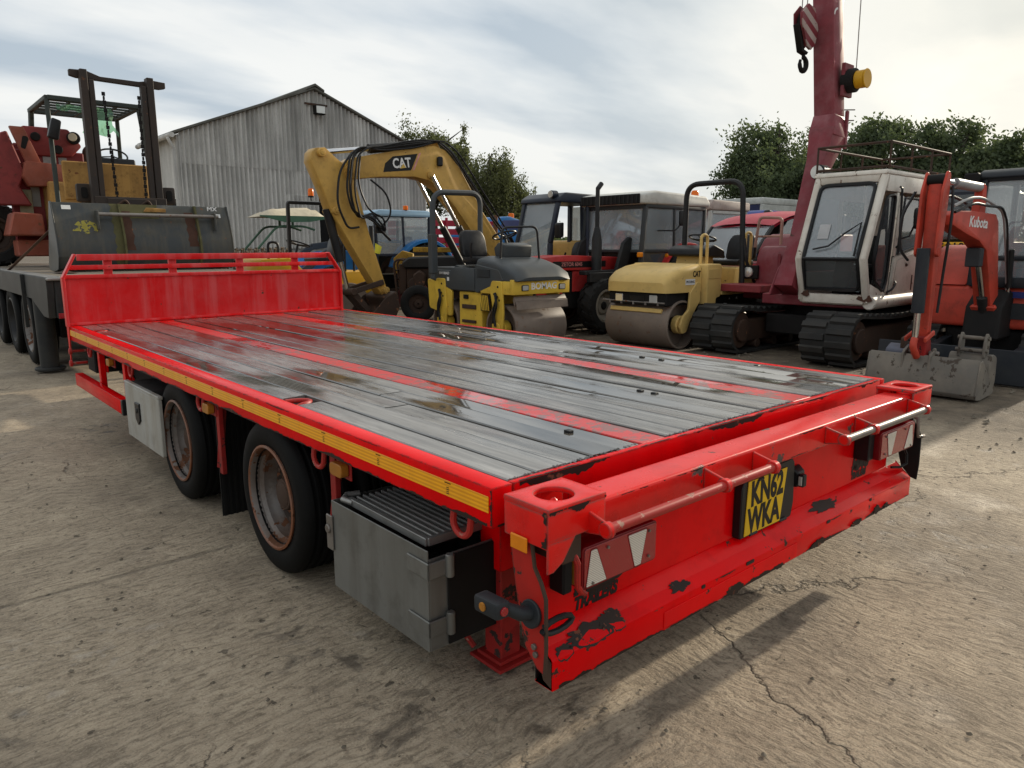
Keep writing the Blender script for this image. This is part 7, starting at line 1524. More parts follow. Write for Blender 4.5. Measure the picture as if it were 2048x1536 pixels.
p_ = blob(0.93,0.56,0.14,0.085,26,0.25); b.add([(x,on_back(z)-0.0035,DH+z) for x, z in p_]+[(0.93,on_back(0.56)-0.0035,DH+0.56)], [(i,(i+1)%26,26) for i in range(26)]); part('spray_mark', b, YELLOWSPRAY, T, 0)
for x0, x1, z in ((0.70,0.80,0.80),(2.50,2.62,0.735)):
    b = B(); b.add([(x0,on_back(z-0.025)-0.004,DH+z-0.025),(x1,on_back(z-0.025)-0.004,DH+z-0.025),(x1,on_back(z+0.025)-0.004,DH+z+0.025),(x0,on_back(z+0.025)-0.004,DH+z+0.025)],[(0,1,2,3)]); part('sticker', b, STICKER, T, 0, smooth=False)
lettering('maker_lettering', 'MX', 0.075, WHITEP, T, (2.52,on_back(0.84)-0.014,DH+0.825), (1,0,0), bold=0.003, xs=1.2)
T0 = wthing('ratchet_strap', 'grimy load strap slanting from the bucket corner to the trailer edge', 'strap', (0.4, 10.0, DH))
b = B(); b.beam((0.64,9.5,DH+0.55),(0.22,10.6,DH-0.03),0.045,0.006,(0,0,1)); part('webbing', b, paint('strap_brown',(0.16,0.10,0.075),0.8,0.3), T0, 0)
# forklift on the trailer
T = wthing('forklift', 'rusty yellow forklift with a tall dark mast and overhead guard', 'forklift', (1.8, 11.2, DH))
for x in (1.40, 2.25):
    b = B(); b.box(x-0.075,x+0.015,10.38,10.52,DH+0.25,3.84); part('mast_rail', b, MAST, T, 0.006)
    s_ = 1 if x < 1.8 else -1
    b = B(); b.box(x+s_*0.09-0.035-(0.03 if s_>0 else 0.03),x+s_*0.09+0.005,10.40,10.50,DH+0.30,3.72); part('inner_mast_rail', b, MAST, T, 0.006)
b = B(); b.prism(rpoly([(1.22,3.76),(1.30,3.74),(2.38,3.72),(2.46,3.74),(2.46,3.82),(2.30,3.83),(2.1,3.79),(1.6,3.79),(1.42,3.85),(1.22,3.84)],0.01),'y',10.50,10.58); part('mast_head', b, MAST, T, 0.006)
b = B(); b.box(1.35,2.30,10.36,10.40,DH+0.78,DH+1.02); b.box(1.50,2.15,10.34,10.37,DH+0.50,DH+1.0); part('fork_carriage', b, MAST, T, 0.008)
b = B(); b.tube(r3([(1.62,10.33,DH+0.90),(1.72,10.30,DH+0.98),(1.80,10.33,DH+0.86)],0.04),0.02,6); b.tube(r3([(1.92,10.33,DH+0.90),(2.02,10.30,DH+0.98),(2.10,10.33,DH+0.86)],0.04),0.02,6); part('carriage_hook', b, RUSTDK, T, 0)
for x, m_ in ((1.60,0),(2.06,0)):
    lk = B(); lk.box(-0.022,0.022,-0.010,0.010,-0.026,0.026); me_ = mesh_of(lk,'chain_link',0.004); me_.materials.append(UNDER)
    for k_ in range(27):
        o = bpy.data.objects.new('chain_link', me_); COL.objects.link(o); o.parent = T; o.location = V((x+(0.002*k_ if x < 1.8 else -0.001*k_),10.42+(0.006 if k_%2 else 0),3.55-0.056*k_))-acc(T); o.rotation_euler = (0,0,R(90*(k_%2)))
for x in (1.27, 2.41):
    b = B(); b.prism(rpoly([(x-0.09,DH+0.95),(x+0.09,DH+0.95),(x+0.09,DH+1.20),(x-0.09,DH+1.20)],0.03),'y',10.60,10.70); o = part('mast_bracket', b, MAST, T, 0.01, 2); b = B(); b.prism(rpoly([(x-0.04,DH+1.0),(x+0.04,DH+1.0),(x+0.04,DH+1.15),(x-0.04,DH+1.15)],0.03),'y',10.585,10.5995); sub('bracket_slot', b, UNDER, o, bevel=0)
b = B(); b.box(1.14,2.30,11.20,11.26,DH+1.0,DH+1.56); part('dash_panel', b, FORKY, T, 0.015)
b = B(); b.prism(rpoly([(11.27,DH+0.3),(13.4,DH+0.3),(13.5,DH+0.9),(13.3,DH+1.35),(12.4,DH+1.35),(12.3,DH+0.8),(11.27,DH+0.8)],0.08),'x',1.15,2.32); part('body', b, FORKY, T, 0.03, 2)
for x in (0.98, 2.3):
    b = B(); b.cyl((x,11.05,DH+0.36),(x+0.28,11.05,DH+0.36),0.36,n=28); b.prism(arc(11.05,DH+0.36,0.48,0,180,12)+arc(11.05,DH+0.36,0.43,180,0,12),'x',x-0.02,x+0.30); part('wheel_arch', b, FORKY, T, 0.02)
for x in (1.06, 2.44):
    b = B(); b.beam((x,11.30,DH+0.85),(x+(0.06 if x < 1.8 else -0.06),11.65,3.60),0.065,0.08); part('guard_leg', b, GUARD, T, 0.01)
    b = B(); b.beam((x,13.3,DH+1.2),(x+(0.06 if x < 1.8 else -0.06),13.0,3.60),0.065,0.08); part('guard_leg', b, GUARD, T, 0.01)
b = B()
for (p0_, p1_) in (((1.12,11.62,3.62),(1.12,13.1,3.62)),((2.38,11.62,3.62),(2.38,13.1,3.62)),((1.12,11.62,3.62),(2.38,11.62,3.62)),((1.12,13.1,3.62),(2.38,13.1,3.62))): b.beam(p0_,p1_,0.07,0.07)
part('guard_frame', b, GUARD, T, 0.01)
for k_ in range(5):
    y = 11.87+k_*0.245; b = B(); b.beam((1.14,y,3.63),(2.36,y,3.63),0.045,0.03); part('guard_bar', b, GUARD, T, 0.004)
for k_ in range(3):
    x = 1.43+k_*0.32; b = B(); b.beam((x,11.66,3.60),(x,13.06,3.60),0.03,0.03); part('guard_bar', b, GUARD, T, 0.004)
steering_wheel(T, (1.93,11.6,DH+1.72), 0.20, (0,-0.55,0.8)); b = B(); b.prism(rpoly([(11.32,DH+1.5),(11.6,DH+1.5),(11.62,DH+1.62),(11.36,DH+1.66)],0.03),'x',1.68,2.18); part('dashboard', b, BLACKPL, T, 0.02)
seat(T, 1.8, 12.3, DH+1.0, (0,-1)); b = B(); b.tube(r3([(1.88,13.2,DH+1.3),(1.88,13.2,DH+1.95),(2.0,13.2,DH+2.02)],0.06),0.05,10); part('exhaust', b, RUSTDK, T, 0)
b = B(); b.prism(rpoly([(1.02,3.02),(1.16,2.98),(1.22,3.26),(1.10,3.30)],0.03),'y',11.3,11.42); b.box(1.10,1.20,11.36,11.46,3.2,3.28); part('mirror', b, BLACKPL, T, 0.02, 2)
b = B(); b.box(2.42,2.50,11.35,11.5,2.95,3.12); part('work_lamp', b, BLACKPL, T, 0.02)
T2 = wthing('plastic_bag', 'torn pale green plastic sheet caught under the forklift guard', 'plastic sheet', (1.75, 11.7, 3.3))
b = B(); g_ = []
for j in range(8):
    g_.append([(1.62+0.06*i+0.025*math.sin(j*1.3+i)-0.012*j*(i-3)*-0.25, 11.70+0.05*math.sin(i*1.9+j), 3.56-0.055*j-0.02*math.sin(i*2.2)*j*0.4) for i in range(7)])
b.sheet(g_); part('sheet_tail', b, GREENPL, T2, 0)
b = B(); g_ = []
for j in range(5): g_.append([(1.25+0.06*i, 11.72+0.03*math.sin(i*2+j), 3.56-0.022*j-0.012*math.sin(i*1.4)) for i in range(8)])
b.sheet(g_); part('sheet_wrap', b, GREENPL, T2, 0)
# telehandler at the far end
T = wthing('telehandler', 'orange-red telehandler standing behind the forklift', 'telehandler', (0.9, 13.2, DH))
b = B(); b.prism([(0.95,3.36),(1.60,3.36),(1.78,3.10),(1.62,2.92),(0.95,2.90)],'y',12.9,13.3); part('boom_head', b, TELED, T, 0.03, 2)
for x, z in ((1.12,3.20),(1.42,3.02)):
    b = B(); b.cyl((x,12.90,z),(x,12.86,z),0.07,n=18); part('boss', b, UNDER, T, 0.01)
b = B(); b.cyl((1.66,12.9,3.22),(1.66,12.84,3.22),0.10,n=18); part('wheel_boss', b, UNDER, T, 0.01); b = B(); b.cyl((1.64,12.838,3.23),(1.64,12.82,3.23),0.065,n=18); part('pulley', b, CANVAS, T, 0.004)
b = B(); b.prism([(0.74,3.30),(0.93,3.30),(1.14,2.70),(0.95,2.66)],'y',12.6,12.72); b.prism([(0.90,2.78),(1.60,2.74),(1.60,2.42),(0.92,2.40),(0.84,2.55)],'y',12.55,12.9); part('carriage', b, TELER, T, 0.012, 2)
b = B(); b.prism(rpoly([(0.86,2.98),(0.92,2.96),(0.98,3.12),(0.96,3.16),(0.90,3.16)],0.02),'y',12.594,12.599); part('carriage_slot', b, UNDER, T, 0)
b = B(); b.prism([(0.40,2.10),(0.62,3.20),(0.72,3.24),(0.90,2.62),(0.80,2.40),(0.95,2.10)],'y',12.72,13.0); part('boom_side', b, TELED, T, 0.02)
b = B(); b.prism([(0.52,1.62),(1.02,1.62),(1.0,1.96),(0.62,1.98)],'y',12.3,12.9); b.prism([(0.64,1.30),(1.15,1.30),(1.15,1.56),(0.64,1.56)],'y',12.5,12.9); part('axle_housing', b, TELER, T, 0.02)
b = B(); b.box(0.70,1.8,12.95,13.05,1.3,3.0); part('cab_panel', b, paint('cab_red_dark',(0.20,0.02,0.025),0.5,0.3), T, 0.02)
for x in (0.98,1.20,1.42):
    b = B(); b.box(x,x+0.12,12.94,12.949,2.1,2.9); part('cab_slat', b, paint('dull_glass',(0.30,0.31,0.30),0.3,0.4), T, 0)
b = B(); b.box(0.80,0.98,12.90,12.94,1.95,2.36); part('cab_glass', b, paint('dusty_pane',(0.33,0.30,0.20),0.4,0.5,(0.12,0.10,0.05)), T, 0.004)
ag_tyre(T, (0.42,13.4,DH+0.52), 0.54, 0.40, 0.28); ag_tyre(T, (0.42,15.6,DH+0.52), 0.54, 0.40, 0.28)
T.children[-4].name = 'wheel'
b = B(); b.beam((0.60,13.6,DH+0.5),(0.6,16.2,DH+0.7),0.5,0.5); b.beam((1.0,13.0,2.9),(1.2,16.5,2.7),0.4,0.4); part('chassis', b, TELED, T, 0.03)
# ------------------------------------------------------------------ corrugated shed
def sheet_mat():
    mt, t, bs, out = new_mat('weathered_fibre_cement')
    c = coords(t, rnd=False); cs = coords(t, (2.4, 2.4, 0.22), rnd=True); n1 = noise(t, c, 1.2, 7, 0.62); n2 = noise(t, cs, 1.0, 7, 0.62); n3 = noise(t, c, 14, 6, 0.6)
    base = mixc(t, ramp(t, n1, [(0.3, 0.0), (0.7, 1.0)]), (0.50,0.495,0.475), (0.63,0.625,0.595))
    sp = N(t, 'ShaderNodeSeparateXYZ'); tc_ = N(t, 'ShaderNodeTexCoord'); L(t, tc_.outputs['Object'], sp.inputs[0])
    hi = math_n(t, 'MULTIPLY_ADD', sp.outputs[2], 0.18, -0.02, clamp=True)   # lichen and soot wash down from the verge
    base = mixc(t, math_n(t, 'MULTIPLY', ramp(t, n2, [(0.40, 0.0), (0.62, 1.0)]), math_n(t, 'ADD', 0.16, math_n(t, 'MULTIPLY', hi, 0.42))), base, (0.12,0.118,0.11))
    base = mixc(t, math_n(t, 'MULTIPLY', ramp(t, n3, [(0.52, 0.0), (0.7, 1.0)]), 0.2), base, (0.18,0.18,0.16))
    L(t, base, bs.inputs['Base Color']); bs.inputs['Roughness'].default_value = 0.9; bs.inputs['Specular IOR Level'].default_value = 0.2
    bump(t, n3, bs, 0.3, 0.01)
    return mt
SHEETM = sheet_mat()
SH = wthing('corrugated_shed', 'tall grey corrugated shed with a gable end and floodlight', 'shed', (10.6, 22.0, 0))
SX0, SX1, SXM, EZ, AZ, BZ, SY = 6.2, 15.0, 10.6, 4.78, 6.52, 1.42, 22.0
def roofz(x): return EZ+(AZ-EZ)*(1-abs(x-SXM)/(SXM-SX0))
def corr(x0, x1, zb, zt, yoff=0.0):
    pitch_ = 0.146; n = max(2, int(round((x1-x0)/pitch_*8))); b = B(); rows = []
    for f in (0.0, 0.5, 1.0):
        row = []
        for i in range(n+1):
            x = x0+(x1-x0)*i/n; za, zc = zb(x), zt(x); row.append((x, SY+yoff+0.05*math.cos(2*PI*x/pitch_), za+(zc-za)*f))
        rows.append(row)
    b.sheet(rows); return b
LAPZ = 3.95
i = 0; x = SX0
while x < SX1-0.05:
    x1 = min(SX1, x+1.1)
    if x1 > 10.55 and x < 11.35:   # window opening column
        part('cladding_sheet', corr(x,x1,lambda q:3.12,lambda q:LAPZ+0.06,0.0), SHEETM, SH, 0, ang=60)
        if x < 10.6: part('cladding_sheet', corr(x,10.6,lambda q:BZ-0.04,lambda q:3.118,0.0), SHEETM, SH, 0, ang=60)
        if x1 > 11.25: part('cladding_sheet', corr(max(11.25,x),x1,lambda q:BZ-0.04,lambda q:3.118,0.0), SHEETM, SH, 0, ang=60)
    else: part('cladding_sheet', corr(x,x1,lambda q:BZ-0.04,lambda q:LAPZ+0.06,0.0), SHEETM, SH, 0, ang=60)
    part('cladding_sheet', corr(x,x1,lambda q:LAPZ-0.06,lambda q:roofz(q)-0.02,-0.014), SHEETM, SH, 0, ang=60)
    x = x1
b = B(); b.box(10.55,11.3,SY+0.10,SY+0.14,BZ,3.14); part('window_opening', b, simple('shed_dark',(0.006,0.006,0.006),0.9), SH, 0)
BLOCKM = simple('breeze_block', (0.26,0.255,0.24), 0.9, 0, 0.25, 7, 0.4)
bb = B(); bb.box(-0.215,0.215,-0.05,0.05,-0.103,0.103); bme = mesh_of(bb,'block',0.006); bme.materials.append(BLOCKM)
wb = B(); wb.box(SX0+0.05,SX1-0.05,SY+0.02,SY+0.08,0.0,BZ); part('mortar_wall', wb, simple('mortar',(0.20,0.195,0.18),0.95), SH, 0)
for r_ in range(6):
    for c_ in range(20):
        xx = SX0+0.24+c_*0.443+(0.22 if r_ % 2 else 0)
        if xx > SX1-0.25: continue
        o = bpy.data.objects.new('block', bme); COL.objects.link(o); o.parent = SH; o.location = V((xx, SY+0.0, 0.115+r_*0.218))-acc(SH)
# side wall and roof
b = B(); n = 30; rows = []
for z in (2.9, EZ-0.05): rows.append([(SX0+0.02+0.024*math.cos(k_*PI/4), SY+0.05+k_*0.01825*6, z) for k_ in range(n)])
b.sheet(rows); part('side_cladding', b, SHEETM, SH, 0, ang=60)
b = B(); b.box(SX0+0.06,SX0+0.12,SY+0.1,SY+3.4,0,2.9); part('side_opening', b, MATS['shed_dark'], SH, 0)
b = B(); b.box(SX0-0.05,SX0+0.05,SY-0.02,SY+0.14,0.0,EZ-0.1); part('corner_post', b, SHEETM, SH, 0.01)
ROOFM = paint('mossy_roof',(0.13,0.128,0.115),0.9,0.5,(0.06,0.062,0.045),spec=0.2)
for s_ in (-1, 1):
    b = B(); e = SXM+s_*(SXM-SX0+0.16); ze = EZ-0.16*(AZ-EZ)/(SXM-SX0)
    b.add([(SXM,SY-0.16,AZ),(e,SY-0.16,ze),(e,SY+3.6,ze),(SXM,SY+3.6,AZ),(SXM,SY-0.16,AZ+0.07),(e,SY-0.16,ze+0.07),(e,SY+3.6,ze+0.07),(SXM,SY+3.6,AZ+0.07)],[(0,1,2,3),(4,5,6,7),(0,1,5,4),(1,2,6,5),(2,3,7,6),(3,0,4,7)])
    part('roof', b, ROOFM, SH, 0.006)
b = B(); b.prism([(SXM-0.32,AZ-0.06),(SXM,AZ+0.09),(SXM+0.32,AZ-0.06),(SXM+0.32,AZ+0.0),(SXM,AZ+0.17),(SXM-0.32,AZ+0.0)],'y',SY-0.2,SY+3.6); part('ridge_cap', b, ROOFM, SH, 0.006)
b = B(); b.cyl((SX0-0.22,SY-0.2,EZ-0.12),(SX0-0.22,SY+3.4,EZ-0.12),0.075,n=12); part('gutter', b, SHEETM, SH, 0)
b = B(); b.cyl((SX0-0.16,SY-0.05,0.0),(SX0-0.16,SY-0.05,EZ-0.5),0.05,n=10); b.tube([(SX0-0.16,SY-0.05,EZ-0.5),(SX0-0.32,SY-0.1,EZ-0.2)],0.05,10); part('downpipe', b, SHEETM, SH, 0)
b = B(); b.box(10.25,11.05,SY-0.10,SY-0.04,6.02,6.08); part('lamp_arm', b, RUSTDK, SH, 0.004); b = B(); b.box(10.50,10.86,SY-0.34,SY-0.12,5.72,6.00); o = part('floodlight', b, UNDER, SH, 0.02); b = B(); b.box(10.53,10.83,SY-0.348,SY-0.341,5.75,5.97); sub('floodlight_glass', b, LAMPGLASS, o, bevel=0)
# ------------------------------------------------------------------ vehicles in the back row
T = wthing('curtain_lorry', 'navy and white box lorry parked beyond the tractors', 'lorry', (27, 14.5, 0))
b = B(); b.box(24.0,36.0,13.3,15.8,0.95,2.95); part('box_body', b, LORRYB, T, 0.02)
b = B(); b.prism([(23.97,2.95),(36.0,2.95),(36.0,3.2),(23.97,3.2)],'y',13.28,15.82); part('box_roof', b, LORRYW, T, 0.06, 2)
b = B(); b.box(23.96,24.14,13.27,13.40,0.95,2.95); b.box(23.96,24.1,15.70,15.83,0.95,2.95); part('corner_post', b, LORRYW, T, 0.02)
for k_ in range(5):
    b = B(); x0 = 25.9+k_*1.8; b.box(x0,x0+0.07,13.28,13.30,0.95,2.95); part('side_strap', b, LORRYW, T, 0.004)
b = B(); b.box(24.14,36.0,13.285,13.30,2.72,2.95); part('side_band', b, LORRYW, T, 0.004)
lettering('lorry_lettering', 'Dick Road', 1.35, LORRYW, T, (27.6,13.27,1.95), (1,0,0), bold=0.03, xs=0.95)
for x in (30.5, 32, 33.5):
    b = B(); b.lathe(tyre_prof(0.3,0.5,0.3),(13.5,x,0.5),'x',28); b.v = [(q[1],q[0],q[2]) for q in b.v]; part('wheel', b, RUBBER, T, 0)
b = B(); b.box(24.2,36,13.6,15.5,0.6,0.94); part('chassis', b, UNDER, T, 0.02)
T = wthing('blue_truck_cab', 'blue lorry cab with a big door mirror behind the cream roller', 'lorry', (19.8, 11.3, 0))
b = B(); b.prism(rpoly([(18.9,0.7),(21.2,0.7),(21.2,2.5),(19.5,2.52),(19.1,2.2),(18.88,1.5)],[.1,0,.1,.25,.1,.1]),'y',10.6,12.7); part('cab_body', b, paint('lorry_blue',(0.02,0.05,0.24),0.35,0.25,(0.06,0.08,0.14)), T, 0.08, 3)
pane(T, [(18.92,10.8,1.55),(19.12,10.8,2.18),(19.12,12.5,2.18),(18.92,12.5,1.55)], GLASSDK, name='windscreen'); pane(T, [(19.2,10.588,1.6),(20.2,10.588,1.6),(20.2,10.588,2.2),(19.35,10.588,2.2)], GLASSDK, name='door_window')
b = B(); b.prism(rpoly([(19.0,2.05),(19.5,2.0),(19.55,2.4),(19.1,2.5)],0.08),'y',10.2,10.4); o = part('mirror', b, BLACKPL, T, 0.05, 2); b = B(); b.tube([(19.3,10.4,2.2),(19.35,10.6,2.2)],0.03,6); sub('mirror_arm', b, BLACKPL, o, bevel=0)
for y in (10.8, 12.5):
    b = B(); b.cyl((19.7,y-0.15,0.5),(19.7,y+0.15,0.5),0.5,n=24); part('wheel', b, RUBBER, T, 0.03)
T = wthing('white_cab_tractor', 'old tractor with a shabby white cab roof and orange beacon', 'tractor', (13.6, 8.6, 0))
b = B(); b.prism(rpoly([(12.9,2.22),(14.5,2.22),(14.5,2.42),(13.0,2.45),(12.9,2.35)],0.05),'y',8.05,9.2); part('cab_roof', b, paint('shabby_white',(0.42,0.36,0.32),0.6,0.5,(0.25,0.15,0.11),0.1), T, 0.04, 2)
b = B()
for x in (13.0, 14.4):
    for y in (8.12, 9.12): b.beam((x,y,0.7),(x,y,2.22),0.08,0.08,(0,1,0))
b.beam((13.0,8.12,2.18),(14.4,8.12,2.18),0.08,0.07); b.beam((13.0,9.12,2.18),(14.4,9.12,2.18),0.08,0.07); b.beam((14.4,8.12,2.18),(14.4,9.12,2.18),0.08,0.07); b.beam((13.0,8.12,1.05),(14.4,8.12,1.05),0.08,0.1); b.beam((13.0,8.12,1.05),(13.0,9.12,1.05),0.08,0.1); part('cab_frame', b, LORRYW, T, 0.01)
pane(T, [(13.0,8.16,1.1),(13.0,9.08,1.1),(13.0,9.08,2.2),(13.0,8.16,2.2)], GLASS, name='windscreen'); pane(T, [(13.05,8.12,1.1),(14.36,8.12,1.1),(14.36,8.12,2.2),(13.05,8.12,2.2)], GLASS, name='side_window')
b = B(); b.lathe([(0.001,0.2),(0.06,0.19),(0.085,0.15),(0.09,0.0),(0.001,0.0)],(13.0,8.55,2.47),'z',16,False); part('beacon', b, BEACON, T, 0)
ag_tyre(T, (14.0,8.0,0.75), 0.77, 0.4, 0.42); ag_tyre(T, (14.0,9.25,0.75), 0.77, 0.4, 0.42); b = B(); b.box(11.6,14.2,8.35,8.9,0.55,1.25); part('bonnet', b, OLDRED, T, 0.05); ag_tyre(T, (12.0,8.1,0.42), 0.44, 0.25, 0.24); ag_tyre(T, (12.0,9.15,0.42), 0.44, 0.25, 0.24)
# red van wreck
T = wthing('red_van', 'red van with open windows between the cream roller and the crane', 'van', (12.6, 6.9, 0))
b = B(); g_ = []
for j in range(5):
    y = 5.55+j*0.33; cr = 0.05*math.sin(PI*j/4)
    g_.append([(x_, y, z_+cr) for x_, z_ in ((11.15,1.80),(11.4,1.89),(11.7,1.97),(12.0,2.02),(12.5,2.06),(13.2,2.08),(14.2,2.06))])
b.sheet(g_); b.sheet([[(p[0],p[1],p[2]-0.05) for p in r_] for r_ in g_]); part('roof', b, CARRED, T, 0)
for y in (5.58, 6.84):
    for p0_, p1_, w_ in (((10.45,y,1.14),(11.2,y,1.80),0.06),((12.3,y,1.1),(12.2,y,2.04),0.07),((13.9,y,1.1),(13.9,y,2.06),0.10),((11.35,y,1.1),(11.5,y,1.85),0.05)):
        b = B(); b.beam(p0_,p1_,w_,w_,(0,1,0)); part('pillar', b, FRAMEBLK, T, 0.01)
b = B(); b.prism(rpoly([(9.9,0.45),(14.2,0.45),(14.2,1.12),(10.6,1.12),(10.0,0.98)],[.1,.05,0,.1,.1]),'y',5.54,6.88); part('body', b, CARRED, T, 0.05, 2)
pane(T, [(10.50,5.62,1.18),(11.18,5.62,1.79),(11.18,6.80,1.79),(10.50,6.80,1.18)], GLASS, name='windscreen'); pane(T, [(10.8,5.57,1.14),(12.2,5.57,1.14),(12.15,5.57,1.98),(11.7,5.57,1.9)], GLASS, name='door_window')
seat(T, 12.0, 6.0, 0.95, (-1,0)); b = B(); b.box(12.6,14.1,5.7,6.7,1.2,1.95); part('load', b, UNDER, T, 0.02)
for x in (10.7, 13.4):
    b = B(); b.cyl((x,5.50,0.34),(x,5.70,0.34),0.34,n=26); part('wheel', b, RUBBER, T, 0.03)
# backhoe, farm trailer, blue machine far back
T = wthing('backhoe_loader', 'yellow and blue backhoe seen between the crane and the mini digger', 'backhoe', (13.8, 3.0, 0))
b = B(); b.box(13.0,15.4,2.6,3.9,0.55,1.5); part('body', b, JCBY, T, 0.03); b = B(); b.prism([(2.62,1.02),(3.88,1.02),(3.88,1.28),(3.3,1.24),(2.62,1.12)],'x',12.985,12.9985); part('stripe', b, paint('deep_blue',(0.02,0.05,0.22),0.4,0.2), T, 0)
lettering('phone_number', '601029', 0.20, BLACKP, T, (12.98,3.12,1.41), (0,-1,0), bold=0.003)
b = B(); b.box(13.2,14.6,2.65,3.85,1.5,2.4); part('cab', b, NAVY, T, 0.05)
pane(T, [(13.19,2.75,1.55),(13.19,3.75,1.55),(13.19,3.75,2.3),(13.19,2.75,2.3)], GLASSDK, name='rear_window')
for y in (2.45, 3.75): ag_tyre(T, (14.0,y,0.65), 0.66, 0.35, 0.36)
b = B(); b.tube(r3([(12.95,3.4,0.8),(12.4,3.4,1.4),(12.3,3.4,1.6)],0.1),0.12,6); part('dipper', b, JCBY, T, 0)
T = wthing('livestock_trailer', 'red slatted farm trailer behind the yellow excavator boom', 'trailer', (11.6, 16.3, 0))
for k_ in range(5):
    b = B(); b.box(10.6,13.4,16.0,16.04,1.05+k_*0.24,1.22+k_*0.24); part('slat', b, paint('farm_red',(0.36,0.02,0.045),0.45,0.25,(0.14,0.02,0.03)), T, 0.006)
    b = B(); b.box(10.58,10.6,16.0,17.6,1.05+k_*0.24,1.22+k_*0.24); part('slat', b, MATS['farm_red'], T, 0.006)
for x in (10.6, 11.5, 12.4, 13.35):
    b = B(); b.box(x,x+0.07,15.95,16.0,0.6,2.25); part('stake', b, MATS['farm_red'], T, 0.006)
b = B(); b.box(10.6,13.4,16.0,17.6,0.75,0.95); part('bed', b, MATS['farm_red'], T, 0.01)
for x in (11.4, 12.6):
    b = B(); b.cyl((x,15.95,0.4),(x,16.2,0.4),0.4,n=24); part('wheel', b, RUBBER, T, 0.03)
T = wthing('blue_farm_machine', 'blue farm machine with an orange light beyond the navy cab', 'tractor', (13.6, 16.6, 0))
b = B(); b.prism(rpoly([(12.5,0.9),(14.9,0.9),(14.9,2.1),(13.9,2.35),(13.4,2.3),(13.2,1.9),(12.5,1.8)],0.1),'y',15.9,17.2); part('body', b, BLUET, T, 0.05, 2)
b = B(); b.prism([(13.45,1.95),(14.7,1.95),(14.5,2.25),(13.6,2.22)],'y',15.885,15.899); part('window', b, paint('window_dark_blue',(0.05,0.06,0.16),0.15,0.1), T, 0.01); b = B(); b.cyl((14.2,16.2,2.3),(14.2,16.2,2.45),0.09,n=12); part('beacon', b, BEACON, T, 0.02)
for x in (12.9, 14.4): ag_tyre(T, (x,15.95,0.6), 0.62, 0.35, 0.34)
T = wthing('orange_digger_arm', 'distant orange digger arm against the birch trees', 'digger', (15.2, 19.5, 0))
b = B(); b.prism(rpoly([(14.6,1.5),(15.6,1.5),(15.7,2.55),(15.2,2.85),(14.7,2.6)],0.15),'y',19.4,19.7); part('arm_knuckle', b, TELER, T, 0.03); b = B(); b.box(14.2,16.2,19.2,20.6,0.3,1.5); part('body', b, TELER, T, 0.1)
# ------------------------------------------------------------------ trees and hedge
def leaf_mat(name, c1, c2):
    mt, t, bs, out = new_mat(name)
    oi = N(t, 'ShaderNodeTexCoord'); n1 = noise(t, oi.outputs['Object'], 0.9, 5, 0.6); n2 = noise(t, oi.outputs['Object'], 9.0, 3)
    base = mixc(t, ramp(t, math_n(t, 'ADD', math_n(t, 'MULTIPLY', n1, 0.5), math_n(t, 'MULTIPLY', n2, 0.5)), [(0.35, 0.0), (0.65, 1.0)]), c1, c2)
    t.nodes.remove(bs); df = N(t, 'ShaderNodeBsdfDiffuse'); tr = N(t, 'ShaderNodeBsdfTranslucent'); mx = N(t, 'ShaderNodeMixShader'); mx.inputs[0].default_value = 0.45
    L(t, base, df.inputs[0]); L(t, mixc(t, 0.5, base, (0.10,0.14,0.02)), tr.inputs[0]); L(t, df.outputs[0], mx.inputs[1]); L(t, tr.outputs[0], mx.inputs[2]); L(t, mx.outputs[0], out.inputs[0])
    return mt
LEAFA = leaf_mat('leaves_birch', (0.085,0.088,0.050), (0.185,0.195,0.105)); LEAFB = leaf_mat('leaves_oak', (0.068,0.092,0.055), (0.15,0.18,0.108)); BARK = simple('bark', (0.055,0.045,0.036), 0.9, 0, 0.4, 8, 0.5)
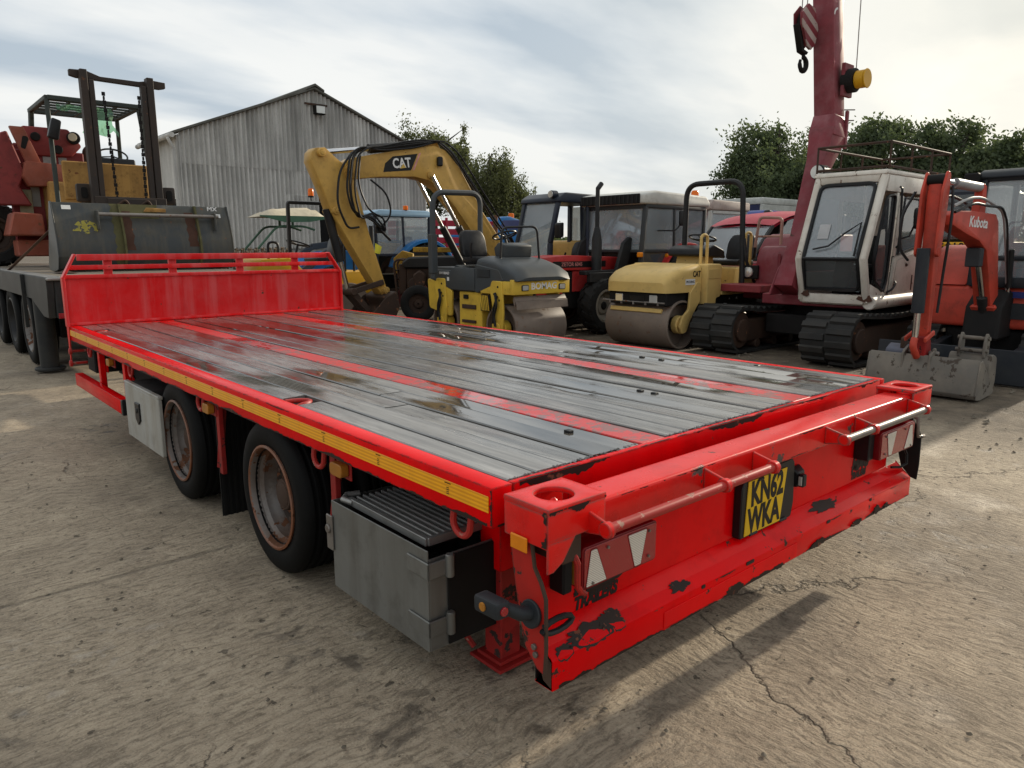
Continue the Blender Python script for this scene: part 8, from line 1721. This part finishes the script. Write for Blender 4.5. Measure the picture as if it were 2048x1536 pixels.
def tree(name, label, loc, h, rx, rz, zc, seed, leafm, nclump, leaf, droop=0.0, dens=115):
    rnd = random.Random(seed); T = wthing(name, label, 'tree', loc); x0, y0, _ = loc
    b = B(); pts_ = [(x0,y0,0),(x0+0.1,y0,h*0.2),(x0-0.05,y0+0.1,h*0.45),(x0+0.15,y0,h*0.72),(x0+0.2,y0,h*0.92)]; b.tube(pts_,[0.28*h/8,0.22*h/8,0.16*h/8,0.09*h/8,0.02],8); tips = []
    clumps = []
    for k_ in range(nclump):
        for _t in range(30):
            u_ = V((rnd.gauss(0,1),rnd.gauss(0,1),rnd.gauss(0,1))).normalized()*(rnd.random()**0.45)
            lump = 0.78+0.38*mnoise.noise(V((u_.x*1.7+seed, u_.y*1.7, u_.z*1.7)))
            p = V((x0+u_.x*rx*lump, y0+u_.y*rx*lump, zc+u_.z*rz*lump*(1.0 if u_.z > 0 else 0.9)))
            if mnoise.noise(p*0.55+V((seed*3,0,0))) > -0.16: break
        clumps.append(p)
    for p in clumps[::max(1,nclump//60)]:
        zt = min(h*0.85, max(h*0.18, p.z-rnd.uniform(0.6,1.6)*h/8)); a = V((x0+0.05,y0,zt)); m_ = a.lerp(p,0.5)+V((0,0,0.25)); b.tube([a,m_,p],[0.075*h/8,0.045*h/8,0.012],5)
    part('trunk', b, BARK, T, 0)
    vs = []; fs = []
    for p in clumps:
        cr = rnd.uniform(0.35,0.75)*h/8
        for _l in range(dens):
            d = V((rnd.gauss(0,1),rnd.gauss(0,1),rnd.gauss(0,0.8)))*cr*0.5
            if droop: d.z -= abs(rnd.gauss(0,1))*droop*cr; d.x *= 0.6; d.y *= 0.6
            c_ = p+d; n_ = V((rnd.gauss(0,1),rnd.gauss(0,1),rnd.gauss(0,1))).normalized(); a = n_.orthogonal().normalized(); q = n_.cross(a); s_ = leaf*rnd.uniform(0.55,1.3); o = len(vs)
            vs += [tuple(c_-a*s_), tuple(c_+q*s_*0.5), tuple(c_+a*s_), tuple(c_-q*s_*0.5)]; fs.append((o,o+1,o+2,o+3))
    me = bpy.data.meshes.new('crown'); off = acc(T); me.from_pydata([(v[0]-off.x,v[1]-off.y,v[2]-off.z) for v in vs], [], fs); obj('crown', me, leafm, T)
    return T
G = 'trees beyond the yard'
for a in (('ash_tree','tall leafy tree rising directly behind the shed roof',(26.6,38.0,0),9.6,3.3,3.3,6.3,2,LEAFA,310,0.088,0.2),
          ('birch_tree','drooping birch tree between the shed and the navy cab',(31.5,38.5,0),8.3,3.8,3.0,5.2,3,LEAFA,310,0.088,1.3),
          ('birch_tree','small thin birch at the end of the drooping birch',(35.8,38.5,0),6.2,2.0,2.2,3.7,4,LEAFA,80,0.088,1.3),
          ('oak_tree','dark broad tree left of the maroon boom',(30.5,16.6,0),7.3,3.3,2.7,4.5,5,LEAFB,330,0.088,0.0),
          ('oak_tree','dark tree just right of the maroon boom',(30.5,11.9,0),6.7,2.7,2.5,4.3,6,LEAFB,260,0.088,0.0),
          ('oak_tree','dark tree above the roof railing of the cream cab',(31.0,9.2,0),6.2,2.6,2.3,4.0,7,LEAFB,260,0.088,0.0),
          ('oak_tree','dark rounded tree at the right edge of the photo',(31.0,6.5,0),5.6,2.6,2.1,3.5,9,LEAFB,240,0.088,0.0)):
    t_ = tree(*a[:3], *a[3:]); t_['group'] = G
# low hedge closing the yard
hb_ = []; hf = []; rnd = random.Random(21)
for i in range(26000):
    t_ = rnd.random(); 
    if t_ < 0.5: x, y = rnd.uniform(16, 52), 46+rnd.uniform(-1,1)
    else: x, y = 40+rnd.uniform(-1,1), rnd.uniform(-10, 46)
    z = (rnd.random()**0.7)*(1.9+0.5*mnoise.noise(V((x*0.3,y*0.3,0)))); n_ = V((rnd.gauss(0,1),rnd.gauss(0,1),rnd.gauss(0,1))).normalized(); a = n_.orthogonal().normalized(); q = n_.cross(a); s_ = rnd.uniform(0.12,0.3); o = len(hb_); c_ = V((x,y,z))
    hb_ += [tuple(c_-a*s_), tuple(c_+q*s_*.6), tuple(c_+a*s_), tuple(c_-q*s_*.6)]; hf.append((o,o+1,o+2,o+3))
me = bpy.data.meshes.new('hedge'); me.from_pydata(hb_, [], hf); tag(obj('hedge', me, LEAFB), 'low dark hedge along the far side of the yard', 'hedge', None, 'stuff')
for o in bpy.data.objects:
    if '_w' in o: del o['_w']
